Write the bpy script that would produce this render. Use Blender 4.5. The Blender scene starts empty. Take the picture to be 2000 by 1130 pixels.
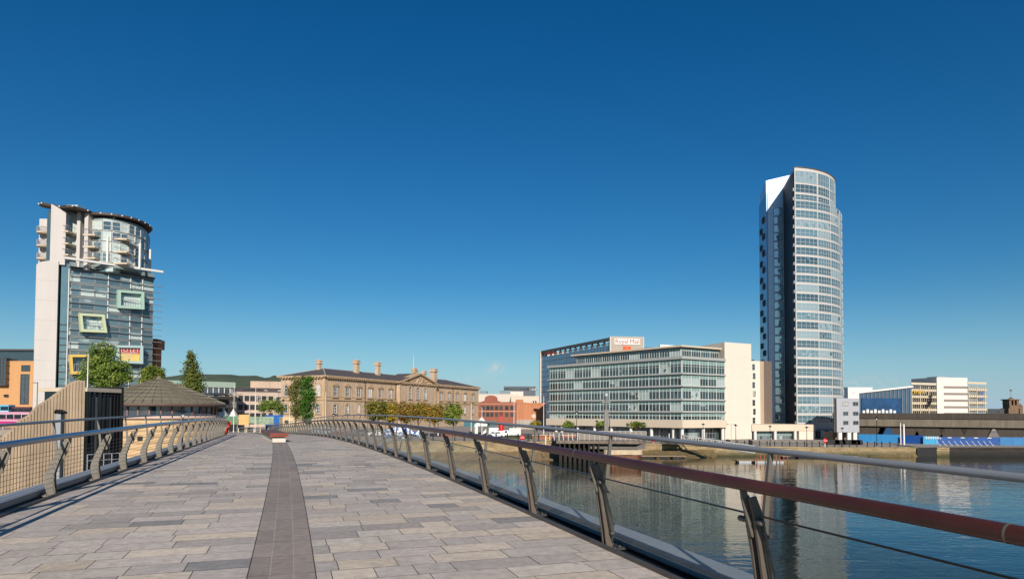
import bpy, math, random
from mathutils import Vector, Matrix
random.seed(7)
SC = bpy.context.scene
COL = SC.collection
PI = math.pi
# ------------------------------------------------------------------ camera model (a 2000 x 1130 picture)
F = 1300.0; TANP = 0.0325; ROLL = 0.004; H0 = 806.0; EYE = 1.6
CY = H0 - F * TANP
CAMR = Matrix.Rotation(PI/2 + math.atan(TANP), 3, 'X') @ Matrix.Rotation(ROLL, 3, 'Z')

def ray(px, py):
    v = CAMR @ Vector(((px-1000)/F, -(py-CY)/F, -1.0))
    return v / v.y
def PT(px, py, D):
    r = ray(px, py)
    return Vector((r.x*D, D, EYE + r.z*D))
def ZAT(px, py, D):
    return EYE + ray(px, py).z*D
def sm(t):
    t = max(0.0, min(1.0, t)); return t*t*(3-2*t)
def gz(x):
    return -3.8 - 1.4*sm(x/60.0)
WATER_Z = -7.0

class Wall:
    """A vertical plane through two image columns at known distances."""
    def __init__(s, px0, D0, px1, D1, py=760):
        a = PT(px0, py, D0); b = PT(px1, py, D1)
        s.a = Vector((a.x, a.y)); s.b = Vector((b.x, b.y)); s.setup()
    def setup(s):
        d = s.b - s.a; s.L = d.length; s.d = d/s.L
        s.n = Vector((s.d.y, -s.d.x))          # outward, towards the camera
        s.ang = math.atan2(s.d.y, s.d.x)
        s.R = Matrix.Translation((s.a.x, s.a.y, 0)) @ Matrix.Rotation(s.ang, 4, 'Z')
        return s
    @classmethod
    def xy(cls, a, b):
        s = cls.__new__(cls); s.a = Vector(a); s.b = Vector(b); return s.setup()
    def t(s, px, py=780):
        k = ray(px, py).x
        # a + t d = q (k, 1)
        den = s.d.x - k*s.d.y
        return (k*s.a.y - s.a.x)/den
    def Y(s, px, py=780):
        return s.a.y + s.t(px, py)*s.d.y
    def z(s, px, py):
        return ZAT(px, py, s.Y(px, py))
    def pt(s, t, out=0.0, z=0.0):
        p = s.a + s.d*t + s.n*out
        return Vector((p.x, p.y, z))

# ------------------------------------------------------------------ mesh builder
WL = {}
class MB:
    def __init__(s, X=None):
        s.v = []; s.f = []; s.m = []; s.s = []; s.X = X; s.c = None
    def add(s, vs, fs, mi=0, smooth=False):
        b = len(s.v)
        if s.X is not None: vs = [s.X @ Vector(v) for v in vs]
        s.v += [tuple(v) for v in vs]
        for f in fs:
            s.f.append([b+i for i in f]); s.m.append(mi); s.s.append(smooth)
        return s
    def box(s, x0, x1, y0, y1, z0, z1, mi=0):
        vs = [(x0,y0,z0),(x1,y0,z0),(x1,y1,z0),(x0,y1,z0),(x0,y0,z1),(x1,y0,z1),(x1,y1,z1),(x0,y1,z1)]
        return s.add(vs, [(0,3,2,1),(4,5,6,7),(0,1,5,4),(1,2,6,5),(2,3,7,6),(3,0,4,7)], mi)
    def cbox(s, c, sx, sy, sz, mi=0, rz=0.0):
        X = s.X
        s.X = (X or Matrix()) @ Matrix.Translation(c) @ Matrix.Rotation(rz, 4, 'Z')
        s.box(-sx/2, sx/2, -sy/2, sy/2, -sz/2, sz/2, mi); s.X = X
        return s
    def prism(s, poly, z0, z1, mi=0, capmi=None):
        n = len(poly)
        ar = sum(poly[i][0]*poly[(i+1)%n][1]-poly[(i+1)%n][0]*poly[i][1] for i in range(n))
        if ar < 0: poly = poly[::-1]
        z0f = z0 if callable(z0) else (lambda p: z0)
        z1f = z1 if callable(z1) else (lambda p: z1)
        vs = [(p[0],p[1],z0f(p)) for p in poly] + [(p[0],p[1],z1f(p)) for p in poly]
        s.add(vs, [(i,(i+1)%n,n+(i+1)%n,n+i) for i in range(n)], mi)
        s.add(vs, [tuple(range(n))[::-1], tuple(range(n,2*n))], mi if capmi is None else capmi)
        return s
    def extrude(s, poly, fn, c0, c1, mi=0):
        """poly of (a, b); fn(a, b, c) -> xyz"""
        n = len(poly)
        vs = [fn(a,b,c0) for a,b in poly] + [fn(a,b,c1) for a,b in poly]
        s.add(vs, [(i,(i+1)%n,n+(i+1)%n,n+i) for i in range(n)] + [tuple(range(n))[::-1], tuple(range(n,2*n))], mi)
        return s
    def tube(s, pts, r, n=8, mi=0, smooth=True, r1=None):
        pts = [Vector(p) for p in pts]; m = len(pts); vs = []; fs = []
        for i, p in enumerate(pts):
            d = (pts[min(i+1,m-1)] - pts[max(i-1,0)]).normalized()
            up = Vector((0,0,1)) if abs(d.z) < .95 else Vector((0,1,0))
            a = d.cross(up).normalized(); b = a.cross(d)
            rr = r if r1 is None else r + (r1-r)*i/(m-1)
            for k in range(n):
                t = 2*PI*k/n
                vs.append(p + a*math.cos(t)*rr + b*math.sin(t)*rr)
        for i in range(m-1):
            for k in range(n):
                fs.append((i*n+k, (i+1)*n+k, (i+1)*n+(k+1)%n, i*n+(k+1)%n))
        s.add(vs, fs, mi, smooth)
        s.add(vs[:n], [tuple(range(n))], mi); s.add(vs[-n:], [tuple(range(n))[::-1]], mi)
        return s
    def lathe(s, prof, n=12, c=(0,0,0), mi=0, smooth=True):
        vs = []; fs = []
        for r, z in prof:
            for k in range(n):
                t = 2*PI*k/n; vs.append((c[0]+r*math.cos(t), c[1]+r*math.sin(t), c[2]+z))
        for i in range(len(prof)-1):
            for k in range(n):
                fs.append((i*n+k, i*n+(k+1)%n, (i+1)*n+(k+1)%n, (i+1)*n+k))
        s.add(vs, fs, mi, smooth)
        if prof[0][0] > 1e-4: s.add(vs[:n], [tuple(range(n))[::-1]], mi)
        if prof[-1][0] > 1e-4: s.add(vs[-n:], [tuple(range(n))], mi)
        return s
    def beam(s, p, q, w, h, mi=0):
        p = Vector(p); q = Vector(q); d = (q-p).normalized()
        up = Vector((0,0,1)) if abs(d.z) < .95 else Vector((0,1,0))
        a = d.cross(up).normalized()*w/2; b = a.cross(d).normalized()*h/2
        vs = [p-a-b,p+a-b,p+a+b,p-a+b,q-a-b,q+a-b,q+a+b,q-a+b]
        return s.add(vs, [(0,1,2,3),(7,6,5,4),(0,4,5,1),(1,5,6,2),(2,6,7,3),(3,7,4,0)], mi)
    def mesh(s, name, mats, off=None):
        me = bpy.data.meshes.new(name)
        v = s.v if off is None else [(a-off[0], b-off[1], c-off[2]) for a,b,c in s.v]
        me.from_pydata(v, [], s.f)
        if not isinstance(mats, (list, tuple)): mats = [mats]
        for m in mats: me.materials.append(m)
        me.polygons.foreach_set('material_index', s.m)
        me.polygons.foreach_set('use_smooth', s.s)
        if s.c is not None:
            ca = me.color_attributes.new('Col', 'FLOAT_COLOR', 'POINT')
            ca.data.foreach_set('color', [x for c in s.c for x in (c[0],c[1],c[2],1.0)])
        me.update()
        return me
    def build(s, name, mats, parent=None):
        off = WL.get(parent)
        o = bpy.data.objects.new(name, s.mesh(name, mats, off)); COL.objects.link(o)
        if parent is not None:
            o.parent = parent; WL[o] = off
        return o

def tag(o, label=None, cat=None, group=None, kind=None):
    if label: o['label'] = label
    if cat: o['category'] = cat
    if group: o['group'] = group
    if kind: o['kind'] = kind
    return o
def thing(name, label, cat, loc=(0,0,0), group=None):
    o = bpy.data.objects.new(name, None); COL.objects.link(o)
    o.location = loc; o.empty_display_size = .5
    WL[o] = Vector(loc)
    return tag(o, label, cat, group)
def single(name, mb, mats, label, cat, group=None):
    """A thing that is one mesh: its origin goes to its own base."""
    xs = [v[0] for v in mb.v]; ys = [v[1] for v in mb.v]; zs = [v[2] for v in mb.v]
    c = Vector(((min(xs)+max(xs))/2, (min(ys)+max(ys))/2, min(zs)))
    o = bpy.data.objects.new(name, mb.mesh(name, mats, c)); COL.objects.link(o)
    o.location = c; WL[o] = c
    return tag(o, label, cat, group)
def struct(name, mb, mats, label=None):
    o = mb.build(name, mats); o['kind'] = 'structure'
    if label: o['label'] = label; o['category'] = name.replace('_', ' ')
    return o
def place(name, me, parent, wloc, rz=0.0, scale=None):
    """a repeated part sharing mesh data; wloc in world space (parents are never rotated)"""
    o = bpy.data.objects.new(name, me); COL.objects.link(o)
    o.parent = parent; o.location = Vector(wloc) - WL.get(parent, Vector()); o.rotation_euler = (0,0,rz)
    if scale: o.scale = scale
    return o
def kid(name, me, parent):
    o = bpy.data.objects.new(name, me); COL.objects.link(o); o.parent = parent
    return o
def kids(o): return [c for c in o.children]
def copy_tree(o, parent=None):
    c = o.copy(); COL.objects.link(c)
    if parent is not None: c.parent = parent
    for ch in list(o.children): copy_tree(ch, c)
    return c
def copy_thing(o, loc, rz=0.0, label=None, scale=None):
    c = copy_tree(o); c.location = loc; c.rotation_euler = (0,0,rz)
    if label: c['label'] = label
    if scale: c.scale = (scale,)*3
    return c

# ------------------------------------------------------------------ materials
def lin(r, g, b):
    f = lambda u: (u/255/12.92) if u/255 <= .04045 else ((u/255+.055)/1.055)**2.4
    return (f(r), f(g), f(b))
def N(nt, t, **k):
    n = nt.nodes.new(t)
    for a, v in k.items():
        if a in n.inputs: n.inputs[a].default_value = v
        else: setattr(n, a, v)
    return n
def mat(name, col, rough=.75, metal=0.0, var=.12, scale=1.5, bump=0.0, bscale=18.0, spec=.4, coat=0.0, rand=0.0, streak=0.0, attr=False, trans=0.0):
    m = bpy.data.materials.new(name); m.use_nodes = True
    nt = m.node_tree; bs = nt.nodes['Principled BSDF']; L = nt.links
    bs.inputs['Roughness'].default_value = rough; bs.inputs['Metallic'].default_value = metal
    bs.inputs['Specular IOR Level'].default_value = spec; bs.inputs['Coat Weight'].default_value = coat
    bs.inputs['Coat Roughness'].default_value = .08
    tc = N(nt, 'ShaderNodeTexCoord')
    co = tc.outputs['Object']
    n1 = N(nt, 'ShaderNodeTexNoise', Scale=scale, Detail=6.0, Roughness=.65); L.new(co, n1.inputs['Vector'])
    mr = N(nt, 'ShaderNodeMapRange'); mr.inputs['From Min'].default_value=.25; mr.inputs['From Max'].default_value=.75
    mr.inputs['To Min'].default_value = 1-var; mr.inputs['To Max'].default_value = 1+var
    L.new(n1.outputs['Fac'], mr.inputs['Value']); fac = mr.outputs['Result']
    def mul(a, b):
        x = N(nt, 'ShaderNodeMath', operation='MULTIPLY'); L.new(a, x.inputs[0]); L.new(b, x.inputs[1]); return x.outputs[0]
    if streak:
        mp = N(nt, 'ShaderNodeMapping'); mp.inputs['Scale'].default_value = (1.6,1.6,.09); L.new(co, mp.inputs['Vector'])
        n2 = N(nt, 'ShaderNodeTexNoise', Scale=1.0, Detail=5.0); L.new(mp.outputs[0], n2.inputs['Vector'])
        m2 = N(nt, 'ShaderNodeMapRange'); m2.inputs['From Min'].default_value=.35; m2.inputs['From Max'].default_value=.7
        m2.inputs['To Min'].default_value = 1.0; m2.inputs['To Max'].default_value = 1-streak
        L.new(n2.outputs['Fac'], m2.inputs['Value']); fac = mul(fac, m2.outputs['Result'])
    if rand:
        oi = N(nt, 'ShaderNodeObjectInfo')
        m3 = N(nt, 'ShaderNodeMapRange'); m3.inputs['To Min'].default_value = 1-rand; m3.inputs['To Max'].default_value = 1+rand
        L.new(oi.outputs['Random'], m3.inputs['Value']); fac = mul(fac, m3.outputs['Result'])
    sc = N(nt, 'ShaderNodeVectorMath', operation='SCALE')
    if attr:
        at = N(nt, 'ShaderNodeAttribute', attribute_name='Col'); L.new(at.outputs['Color'], sc.inputs[0])
    else: sc.inputs[0].default_value = col
    L.new(fac, sc.inputs['Scale']); L.new(sc.outputs[0], bs.inputs['Base Color'])
    if bump:
        n4 = N(nt, 'ShaderNodeTexNoise', Scale=bscale, Detail=4.0); L.new(co, n4.inputs['Vector'])
        bp = N(nt, 'ShaderNodeBump', Strength=bump, Distance=.05); L.new(n4.outputs['Fac'], bp.inputs['Height'])
        L.new(bp.outputs[0], bs.inputs['Normal'])
    if trans:
        tr = N(nt, 'ShaderNodeBsdfTranslucent'); L.new(sc.outputs[0], tr.inputs['Color'])
        mx = N(nt, 'ShaderNodeMixShader', Fac=trans); L.new(bs.outputs[0], mx.inputs[1]); L.new(tr.outputs[0], mx.inputs[2])
        L.new(mx.outputs[0], nt.nodes['Material Output'].inputs['Surface'])
    return m
def glass(name, dark, light=None, p=.85, rough=.04, spec=.6, metal=0.0, wob=.006):
    """window glass: mostly dark, some panes with pale blinds behind, by object"""
    m = bpy.data.materials.new(name); m.use_nodes = True
    nt = m.node_tree; bs = nt.nodes['Principled BSDF']; L = nt.links
    bs.inputs['Roughness'].default_value = rough; bs.inputs['Specular IOR Level'].default_value = spec; bs.inputs['Metallic'].default_value = metal; bs.inputs['IOR'].default_value = 1.9
    oi = N(nt, 'ShaderNodeObjectInfo'); cr = N(nt, 'ShaderNodeValToRGB'); cr.color_ramp.interpolation = 'LINEAR'
    e = cr.color_ramp.elements; e[0].color = (*[c*.55 for c in dark],1); e[1].position = p; e[1].color = (*[c*1.5 for c in dark],1)
    if light:
        x = e.new(min(.99,p+.03)); x.color = (*light,1)
    tc = N(nt, 'ShaderNodeTexCoord'); ns = N(nt, 'ShaderNodeTexNoise', Scale=.9, Detail=2.0)
    ad = N(nt, 'ShaderNodeVectorMath', operation='ADD'); L.new(tc.outputs['Object'], ad.inputs[0])
    sc = N(nt, 'ShaderNodeVectorMath', operation='SCALE'); sc.inputs[0].default_value=(31,17,23); L.new(oi.outputs['Random'], sc.inputs['Scale']); L.new(sc.outputs[0], ad.inputs[1])
    L.new(ad.outputs[0], ns.inputs['Vector'])
    mx = N(nt, 'ShaderNodeMath', operation='MULTIPLY_ADD'); mx.inputs[1].default_value=.35; L.new(ns.outputs['Fac'], mx.inputs[0])
    sb = N(nt, 'ShaderNodeMath', operation='SUBTRACT'); L.new(oi.outputs['Random'], sb.inputs[0]); sb.inputs[1].default_value=.17; L.new(sb.outputs[0], mx.inputs[2])
    L.new(mx.outputs[0], cr.inputs['Fac']); L.new(cr.outputs['Color'], bs.inputs['Base Color'])
    # slightly different tilt of every pane
    if wob:
        ge = N(nt, 'ShaderNodeNewGeometry'); n2 = N(nt, 'ShaderNodeTexNoise', Scale=.35, Detail=1.0); L.new(ad.outputs[0], n2.inputs['Vector'])
        s2 = N(nt, 'ShaderNodeVectorMath', operation='SUBTRACT'); L.new(n2.outputs['Color'], s2.inputs[0]); s2.inputs[1].default_value=(.5,.5,.5)
        s3 = N(nt, 'ShaderNodeVectorMath', operation='SCALE'); s3.inputs['Scale'].default_value = wob*12; L.new(s2.outputs[0], s3.inputs[0])
        a3 = N(nt, 'ShaderNodeVectorMath', operation='ADD'); L.new(ge.outputs['Normal'], a3.inputs[0]); L.new(s3.outputs[0], a3.inputs[1])
        L.new(a3.outputs[0], bs.inputs['Normal'])
    return m
def clear_glass(name, tint=(.80,.86,.84)):
    m = bpy.data.materials.new(name); m.use_nodes = True
    nt = m.node_tree; nt.nodes.clear(); L = nt.links
    out = N(nt, 'ShaderNodeOutputMaterial'); tr = N(nt, 'ShaderNodeBsdfTransparent'); tr.inputs['Color'].default_value=(*tint,1)
    gl = N(nt, 'ShaderNodeBsdfGlossy'); gl.inputs['Roughness'].default_value=.02; gl.inputs['Color'].default_value=(.9,.95,.95,1)
    df = N(nt, 'ShaderNodeBsdfDiffuse'); df.inputs['Color'].default_value=(.35,.38,.36,1)
    lw = N(nt, 'ShaderNodeLayerWeight', Blend=.5); pw = N(nt, 'ShaderNodeMath', operation='POWER'); pw.inputs[1].default_value = 4.5; L.new(lw.outputs['Facing'], pw.inputs[0])
    fr = N(nt, 'ShaderNodeMath', operation='MULTIPLY_ADD'); fr.inputs[1].default_value = .75; fr.inputs[2].default_value = .03; L.new(pw.outputs[0], fr.inputs[0])
    m1 = N(nt, 'ShaderNodeMixShader', Fac=.02); L.new(tr.outputs[0], m1.inputs[1]); L.new(df.outputs[0], m1.inputs[2])
    m2 = N(nt, 'ShaderNodeMixShader'); L.new(fr.outputs[0], m2.inputs[0]); L.new(m1.outputs[0], m2.inputs[1]); L.new(gl.outputs[0], m2.inputs[2])
    L.new(m2.outputs[0], out.inputs['Surface'])
    return m

# ------------------------------------------------------------------ camera, sun, sky
cam_d = bpy.data.cameras.new('camera'); cam = bpy.data.objects.new('camera', cam_d); COL.objects.link(cam)
cam_d.sensor_fit = 'HORIZONTAL'; cam_d.sensor_width = 36; cam_d.lens = F/2000*36
cam_d.shift_y = (CY-565)/2000; cam_d.clip_start = .1; cam_d.clip_end = 20000
cam.matrix_world = Matrix.Translation((0,0,EYE)) @ CAMR.to_4x4()
SC.camera = cam
SUN_EL = math.radians(26); SUN_AZ = math.radians(-7)     # light travels towards +Y, turned by SUN_AZ
sund = bpy.data.lights.new('sun', 'SUN'); sund.energy = 4.7; sund.angle = math.radians(.5); sund.color = (1.0,.92,.82)
sun = bpy.data.objects.new('sun', sund); COL.objects.link(sun)
ld = Vector((math.sin(SUN_AZ)*math.cos(SUN_EL), math.cos(SUN_AZ)*math.cos(SUN_EL), -math.sin(SUN_EL)))
sun.rotation_euler = ld.to_track_quat('-Z', 'Y').to_euler(); sun.location = (0,-30,60)
w = bpy.data.worlds.new('World'); SC.world = w; w.use_nodes = True
nt = w.node_tree; bg = nt.nodes['Background']
sky = N(nt, 'ShaderNodeTexSky', sky_type='NISHITA', sun_disc=False)
sky.sun_elevation = SUN_EL; sky.sun_rotation = math.atan2(-ld.x, -ld.y); sky.altitude = 0; sky.air_density = 1.0; sky.dust_density = .3; sky.ozone_density = 3.0
hs0 = N(nt, 'ShaderNodeHueSaturation', Saturation=1.38, Value=1.0); nt.links.new(sky.outputs[0], hs0.inputs['Color'])
hs = N(nt, 'ShaderNodeMixRGB', blend_type='MULTIPLY'); hs.inputs['Fac'].default_value = 1; hs.inputs['Color2'].default_value = (.56,.82,.89,1); nt.links.new(hs0.outputs[0], hs.inputs['Color1'])
# one faint wisp of cirrus far off over the town
tcw = N(nt, 'ShaderNodeTexCoord')
def wisp(px, py, size, sx, sz, amt):
    d = ray(px, py).normalized()
    sb = N(nt, 'ShaderNodeVectorMath', operation='SUBTRACT'); nt.links.new(tcw.outputs['Generated'], sb.inputs[0]); sb.inputs[1].default_value = d
    mp = N(nt, 'ShaderNodeMapping'); mp.inputs['Scale'].default_value = (sx/size, sx/size, sz/size); nt.links.new(sb.outputs[0], mp.inputs['Vector'])
    ln = N(nt, 'ShaderNodeVectorMath', operation='LENGTH'); nt.links.new(mp.outputs[0], ln.inputs[0])
    m = N(nt, 'ShaderNodeMapRange'); m.inputs['From Min'].default_value=1; m.inputs['From Max'].default_value=0; m.inputs['To Max'].default_value=amt; nt.links.new(ln.outputs['Value'], m.inputs['Value'])
    ns = N(nt, 'ShaderNodeTexNoise', Scale=60.0, Detail=5.0, Distortion=1.5); nt.links.new(tcw.outputs['Generated'], ns.inputs['Vector'])
    r = N(nt, 'ShaderNodeMapRange'); r.inputs['From Min'].default_value=.42; r.inputs['From Max'].default_value=.72; nt.links.new(ns.outputs['Fac'], r.inputs['Value'])
    k = N(nt, 'ShaderNodeMath', operation='MULTIPLY'); nt.links.new(m.outputs[0], k.inputs[0]); nt.links.new(r.outputs[0], k.inputs[1])
    return k.outputs[0]
ws = [wisp(966,718,.022,1,1.6,.9), wisp(1700,745,.05,1,4,.5), wisp(935,742,.05,1,5,.25)]
acc = ws[0]
for x in ws[1:]:
    a = N(nt, 'ShaderNodeMath', operation='ADD'); nt.links.new(acc, a.inputs[0]); nt.links.new(x, a.inputs[1]); acc = a.outputs[0]
mxc = N(nt, 'ShaderNodeMixRGB', blend_type='MIX'); mxc.inputs['Color2'].default_value = (7.5,7.3,7.0,1)
# pale band of haze low over the horizon
sxw = N(nt, 'ShaderNodeSeparateXYZ'); nt.links.new(tcw.outputs['Generated'], sxw.inputs[0])
hz1 = N(nt, 'ShaderNodeMapRange'); hz1.inputs['From Min'].default_value = .20; hz1.inputs['From Max'].default_value = -.02; nt.links.new(sxw.outputs['Z'], hz1.inputs['Value'])
hz2 = N(nt, 'ShaderNodeMath', operation='POWER'); hz2.inputs[1].default_value = 2.2; nt.links.new(hz1.outputs[0], hz2.inputs[0])
hzm = N(nt, 'ShaderNodeMixRGB'); hzm.inputs['Color2'].default_value = (4.5,6.2,8.6,1); nt.links.new(hz2.outputs[0], hzm.inputs['Fac']); nt.links.new(hs.outputs[0], hzm.inputs['Color1'])
nt.links.new(acc, mxc.inputs['Fac']); nt.links.new(hzm.outputs[0], mxc.inputs['Color1'])
nt.links.new(mxc.outputs[0], bg.inputs['Color']); bg.inputs['Strength'].default_value = .075
SC.view_settings.view_transform = 'Standard'; SC.view_settings.look = 'None'; SC.view_settings.exposure = .22; SC.view_settings.gamma = 1
SC.cycles.use_denoising = True
SC.cycles.max_bounces = 8; SC.cycles.transparent_max_bounces = 24; SC.cycles.caustics_reflective = False; SC.cycles.caustics_refractive = False

# ------------------------------------------------------------------ shared materials
M = {}
M['white'] = mat('white_render', lin(206,196,184), .8, var=.05, streak=.06)
M['cream'] = mat('cream_cladding', lin(200,184,162), .75, var=.05, streak=.08)
M['steel'] = mat('stainless_steel', lin(112,106,97), .5, metal=.35, var=.18, scale=6, bump=.05, bscale=60)
M['steel_dark'] = mat('weathered_steel', lin(96,90,84), .5, metal=.45, var=.22, scale=5)
M['alu'] = mat('grey_aluminium', lin(150,152,154), .45, metal=.3, var=.08)
M['black'] = mat('black_paint', lin(26,26,28), .5, var=.1)
M['dark'] = mat('dark_recess', lin(38,38,40), .8, var=.2)
M['grey'] = mat('grey_panel', lin(140,142,146), .6, var=.06)
M['galv'] = mat('galvanised_steel', lin(165,168,170), .5, metal=.4, var=.1)
M['red'] = mat('red_paint', lin(190,30,30), .45, var=.1)
M['orange'] = mat('orange_plastic', lin(206,62,26), .4, var=.1)
M['blue'] = mat('blue_paint', lin(20,95,170), .5, var=.12, streak=.1)
M['yellow'] = mat('yellow_paint', lin(225,185,50), .5, var=.08)
M['whitep'] = mat('white_paint', lin(212,209,202), .5, var=.05)
M['win'] = glass('window_glass', (.035,.05,.06), (.45,.44,.40), .82)
M['teal'] = glass('teal_glass', (.09,.14,.15), (.28,.34,.33), .9)
M['leaf'] = mat('leaves', (0,0,0), .55, var=.25, scale=.6, attr=True, trans=.3, spec=.3)
M['bark'] = mat('bark', lin(84,70,56), .9, var=.25, scale=4, bump=.3)
# ================================================================== THE SETTING
# water
wm = bpy.data.materials.new('river_water'); wm.use_nodes = True
nt = wm.node_tree; bs = nt.nodes['Principled BSDF']; L = nt.links
bs.inputs['Base Color'].default_value = (.012,.022,.018,1); bs.inputs['Roughness'].default_value = .012; bs.inputs['IOR'].default_value = 1.333
bs.inputs['Specular IOR Level'].default_value = .6
tc = N(nt, 'ShaderNodeTexCoord')
mp1 = N(nt, 'ShaderNodeMapping'); mp1.inputs['Rotation'].default_value = (0,0,.18); mp1.inputs['Scale'].default_value=(.55,1.25,1); L.new(tc.outputs['Object'], mp1.inputs['Vector'])
wn1 = N(nt, 'ShaderNodeTexNoise', Scale=1.25, Detail=2.5, Roughness=.5, Distortion=.9); L.new(mp1.outputs[0], wn1.inputs['Vector'])
wn2 = N(nt, 'ShaderNodeTexNoise', Scale=.16, Detail=2.0); L.new(mp1.outputs[0], wn2.inputs['Vector'])
b1 = N(nt, 'ShaderNodeBump', Strength=.26, Distance=.08); L.new(wn1.outputs['Fac'], b1.inputs['Height'])
b2 = N(nt, 'ShaderNodeBump', Strength=.16, Distance=.3); L.new(wn2.outputs['Fac'], b2.inputs['Height']); L.new(b1.outputs[0], b2.inputs['Normal'])
L.new(b2.outputs[0], bs.inputs['Normal'])
mb = MB(); mb.add([(-6000,-6000,WATER_Z),(6000,-6000,WATER_Z),(6000,6000,WATER_Z),(-6000,6000,WATER_Z)], [(0,1,2,3)])
struct('river_water', mb, wm)

# land beyond the quay line, out to the horizon
QUAY = [(-900,52),(-60,52),(-31,56),(-25,76),(-24,124),(-18,127),(9,128),(12,133),(40,136),(62,137),(78,138),(84,138.5),(160,139),(900,140)]
M['paving'] = mat('quay_paving', lin(150,140,128), .85, var=.16, scale=.25)
mb = MB()
xs = sorted(set([q[0] for q in QUAY] + [-400,-200,-100,0,20,30,50,70,110,240,400]))
def qy(x):
    for (a,b),(c,d) in zip(QUAY, QUAY[1:]):
        if a <= x <= c: return b + (d-b)*(x-a)/(c-a)
rows = [0,.6,6,20,60,140,400,1500,6000]
vs = []; fs = []
for x in xs:
    for r in rows:
        sp = 1 + (r/700)
        vs.append((x*sp, qy(x)+r, gz(x)))
n = len(rows)
for i in range(len(xs)-1):
    for j in range(n-1):
        fs.append((i*n+j, (i+1)*n+j, (i+1)*n+j+1, i*n+j+1))
mb.add(vs, fs)
struct('ground', mb, M['paving'])
# far bank behind the viewer (seen only as a reflection)
mb = MB(); mb.box(-2500,2500,-3000,-70,WATER_Z-1,-3.6); struct('ground_far_bank', mb, M['paving'])

# quay walls
def stone_wall_mat(name, c1, c2, algae, zlo, zhi):
    m = bpy.data.materials.new(name); m.use_nodes = True
    nt = m.node_tree; bs = nt.nodes['Principled BSDF']; L = nt.links
    bs.inputs['Roughness'].default_value = .85
    ge = N(nt, 'ShaderNodeNewGeometry'); sx = N(nt, 'ShaderNodeSeparateXYZ'); L.new(ge.outputs['Position'], sx.inputs[0])
    cb = N(nt, 'ShaderNodeCombineXYZ'); L.new(sx.outputs['X'], cb.inputs[0]); L.new(sx.outputs['Z'], cb.inputs[1])
    br = N(nt, 'ShaderNodeTexBrick'); br.inputs['Scale'].default_value=1.0; br.inputs['Brick Width'].default_value=1.3; br.inputs['Row Height'].default_value=.45; br.inputs['Mortar Size'].default_value=.02
    br.inputs['Color1'].default_value=(*c1,1); br.inputs['Color2'].default_value=(*c2,1); br.inputs['Mortar'].default_value=(*[c*.5 for c in c1],1); L.new(cb.outputs[0], br.inputs['Vector'])
    ns = N(nt, 'ShaderNodeTexNoise', Scale=.5, Detail=6.0, Roughness=.7); L.new(ge.outputs['Position'], ns.inputs['Vector'])
    mr = N(nt, 'ShaderNodeMapRange'); mr.inputs['From Min'].default_value=zhi; mr.inputs['From Max'].default_value=zlo; L.new(sx.outputs['Z'], mr.inputs['Value'])
    ad = N(nt, 'ShaderNodeMath', operation='ADD'); L.new(mr.outputs[0], ad.inputs[0])
    s2 = N(nt, 'ShaderNodeMath', operation='MULTIPLY_ADD'); s2.inputs[1].default_value=1.6; s2.inputs[2].default_value=-.8; L.new(ns.outputs['Fac'], s2.inputs[0]); L.new(s2.outputs[0], ad.inputs[1])
    cl = N(nt, 'ShaderNodeClamp'); L.new(ad.outputs[0], cl.inputs[0])
    mx = N(nt, 'ShaderNodeMixRGB'); L.new(cl.outputs[0], mx.inputs[0]); L.new(br.outputs['Color'], mx.inputs[1]); mx.inputs[2].default_value=(*algae,1)
    v = N(nt, 'ShaderNodeMapRange'); v.inputs['From Min'].default_value=.3; v.inputs['From Max'].default_value=.7; v.inputs['To Min'].default_value=.6; v.inputs['To Max'].default_value=1.25; L.new(ns.outputs['Fac'], v.inputs['Value'])
    sc = N(nt, 'ShaderNodeVectorMath', operation='SCALE'); L.new(mx.outputs[0], sc.inputs[0]); L.new(v.outputs[0], sc.inputs['Scale'])
    L.new(sc.outputs[0], bs.inputs['Base Color'])
    bp = N(nt, 'ShaderNodeBump', Strength=.5, Distance=.08); L.new(ns.outputs['Fac'], bp.inputs['Height']); L.new(bp.outputs[0], bs.inputs['Normal'])
    return m
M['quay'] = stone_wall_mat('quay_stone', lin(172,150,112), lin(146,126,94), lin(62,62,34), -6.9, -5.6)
M['quay_shade'] = stone_wall_mat('shaded_quay_stone', lin(62,54,46), lin(48,42,36), lin(22,22,18), -6.9, -5.4)  # shade on the right quay wall is put into this darker stone colour
def quay_run(name, pts, m, label, cap=True):
    t = thing(name, label, 'quay wall', (pts[0][0], pts[0][1], WATER_Z-.5))
    mb = MB()
    for (a,b),(c,d) in zip(pts, pts[1:]):
        dx, dy = c-a, d-b; l = math.hypot(dx,dy); nx, ny = dy/l, -dx/l
        if ny > 0 and abs(dy) < abs(dx): nx, ny = -nx, -ny
        mb.prism([(a+nx*.5,b+ny*.5),(c+nx*.5,d+ny*.5),(c-nx*.3,d-ny*.3),(a-nx*.3,b-ny*.3)], WATER_Z-.6, lambda p: gz(p[0])-.22)
    mb.build('wall_face', m, t)
    if cap:
        mb = MB()
        for (a,b),(c,d) in zip(pts, pts[1:]):
            dx, dy = c-a, d-b; l = math.hypot(dx,dy); nx, ny = dy/l, -dx/l
            if ny > 0 and abs(dy) < abs(dx): nx, ny = -nx, -ny
            mb.prism([(a+nx*.62,b+ny*.62),(c+nx*.62,d+ny*.62),(c-nx*.5,d-ny*.5),(a-nx*.5,b-ny*.5)], lambda p: gz(p[0])-.215, lambda p: gz(p[0])+.06)
        mb.build('coping', m, t)
    return t
quay_run('quay_wall', QUAY[1:7], M['quay'], 'sandy stone bank wall below the plaza and the line of bollards')
quay_run('quay_wall', QUAY[6:12], M['quay'], 'pale stone quay wall below the riverside promenade and curved tower')
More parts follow.
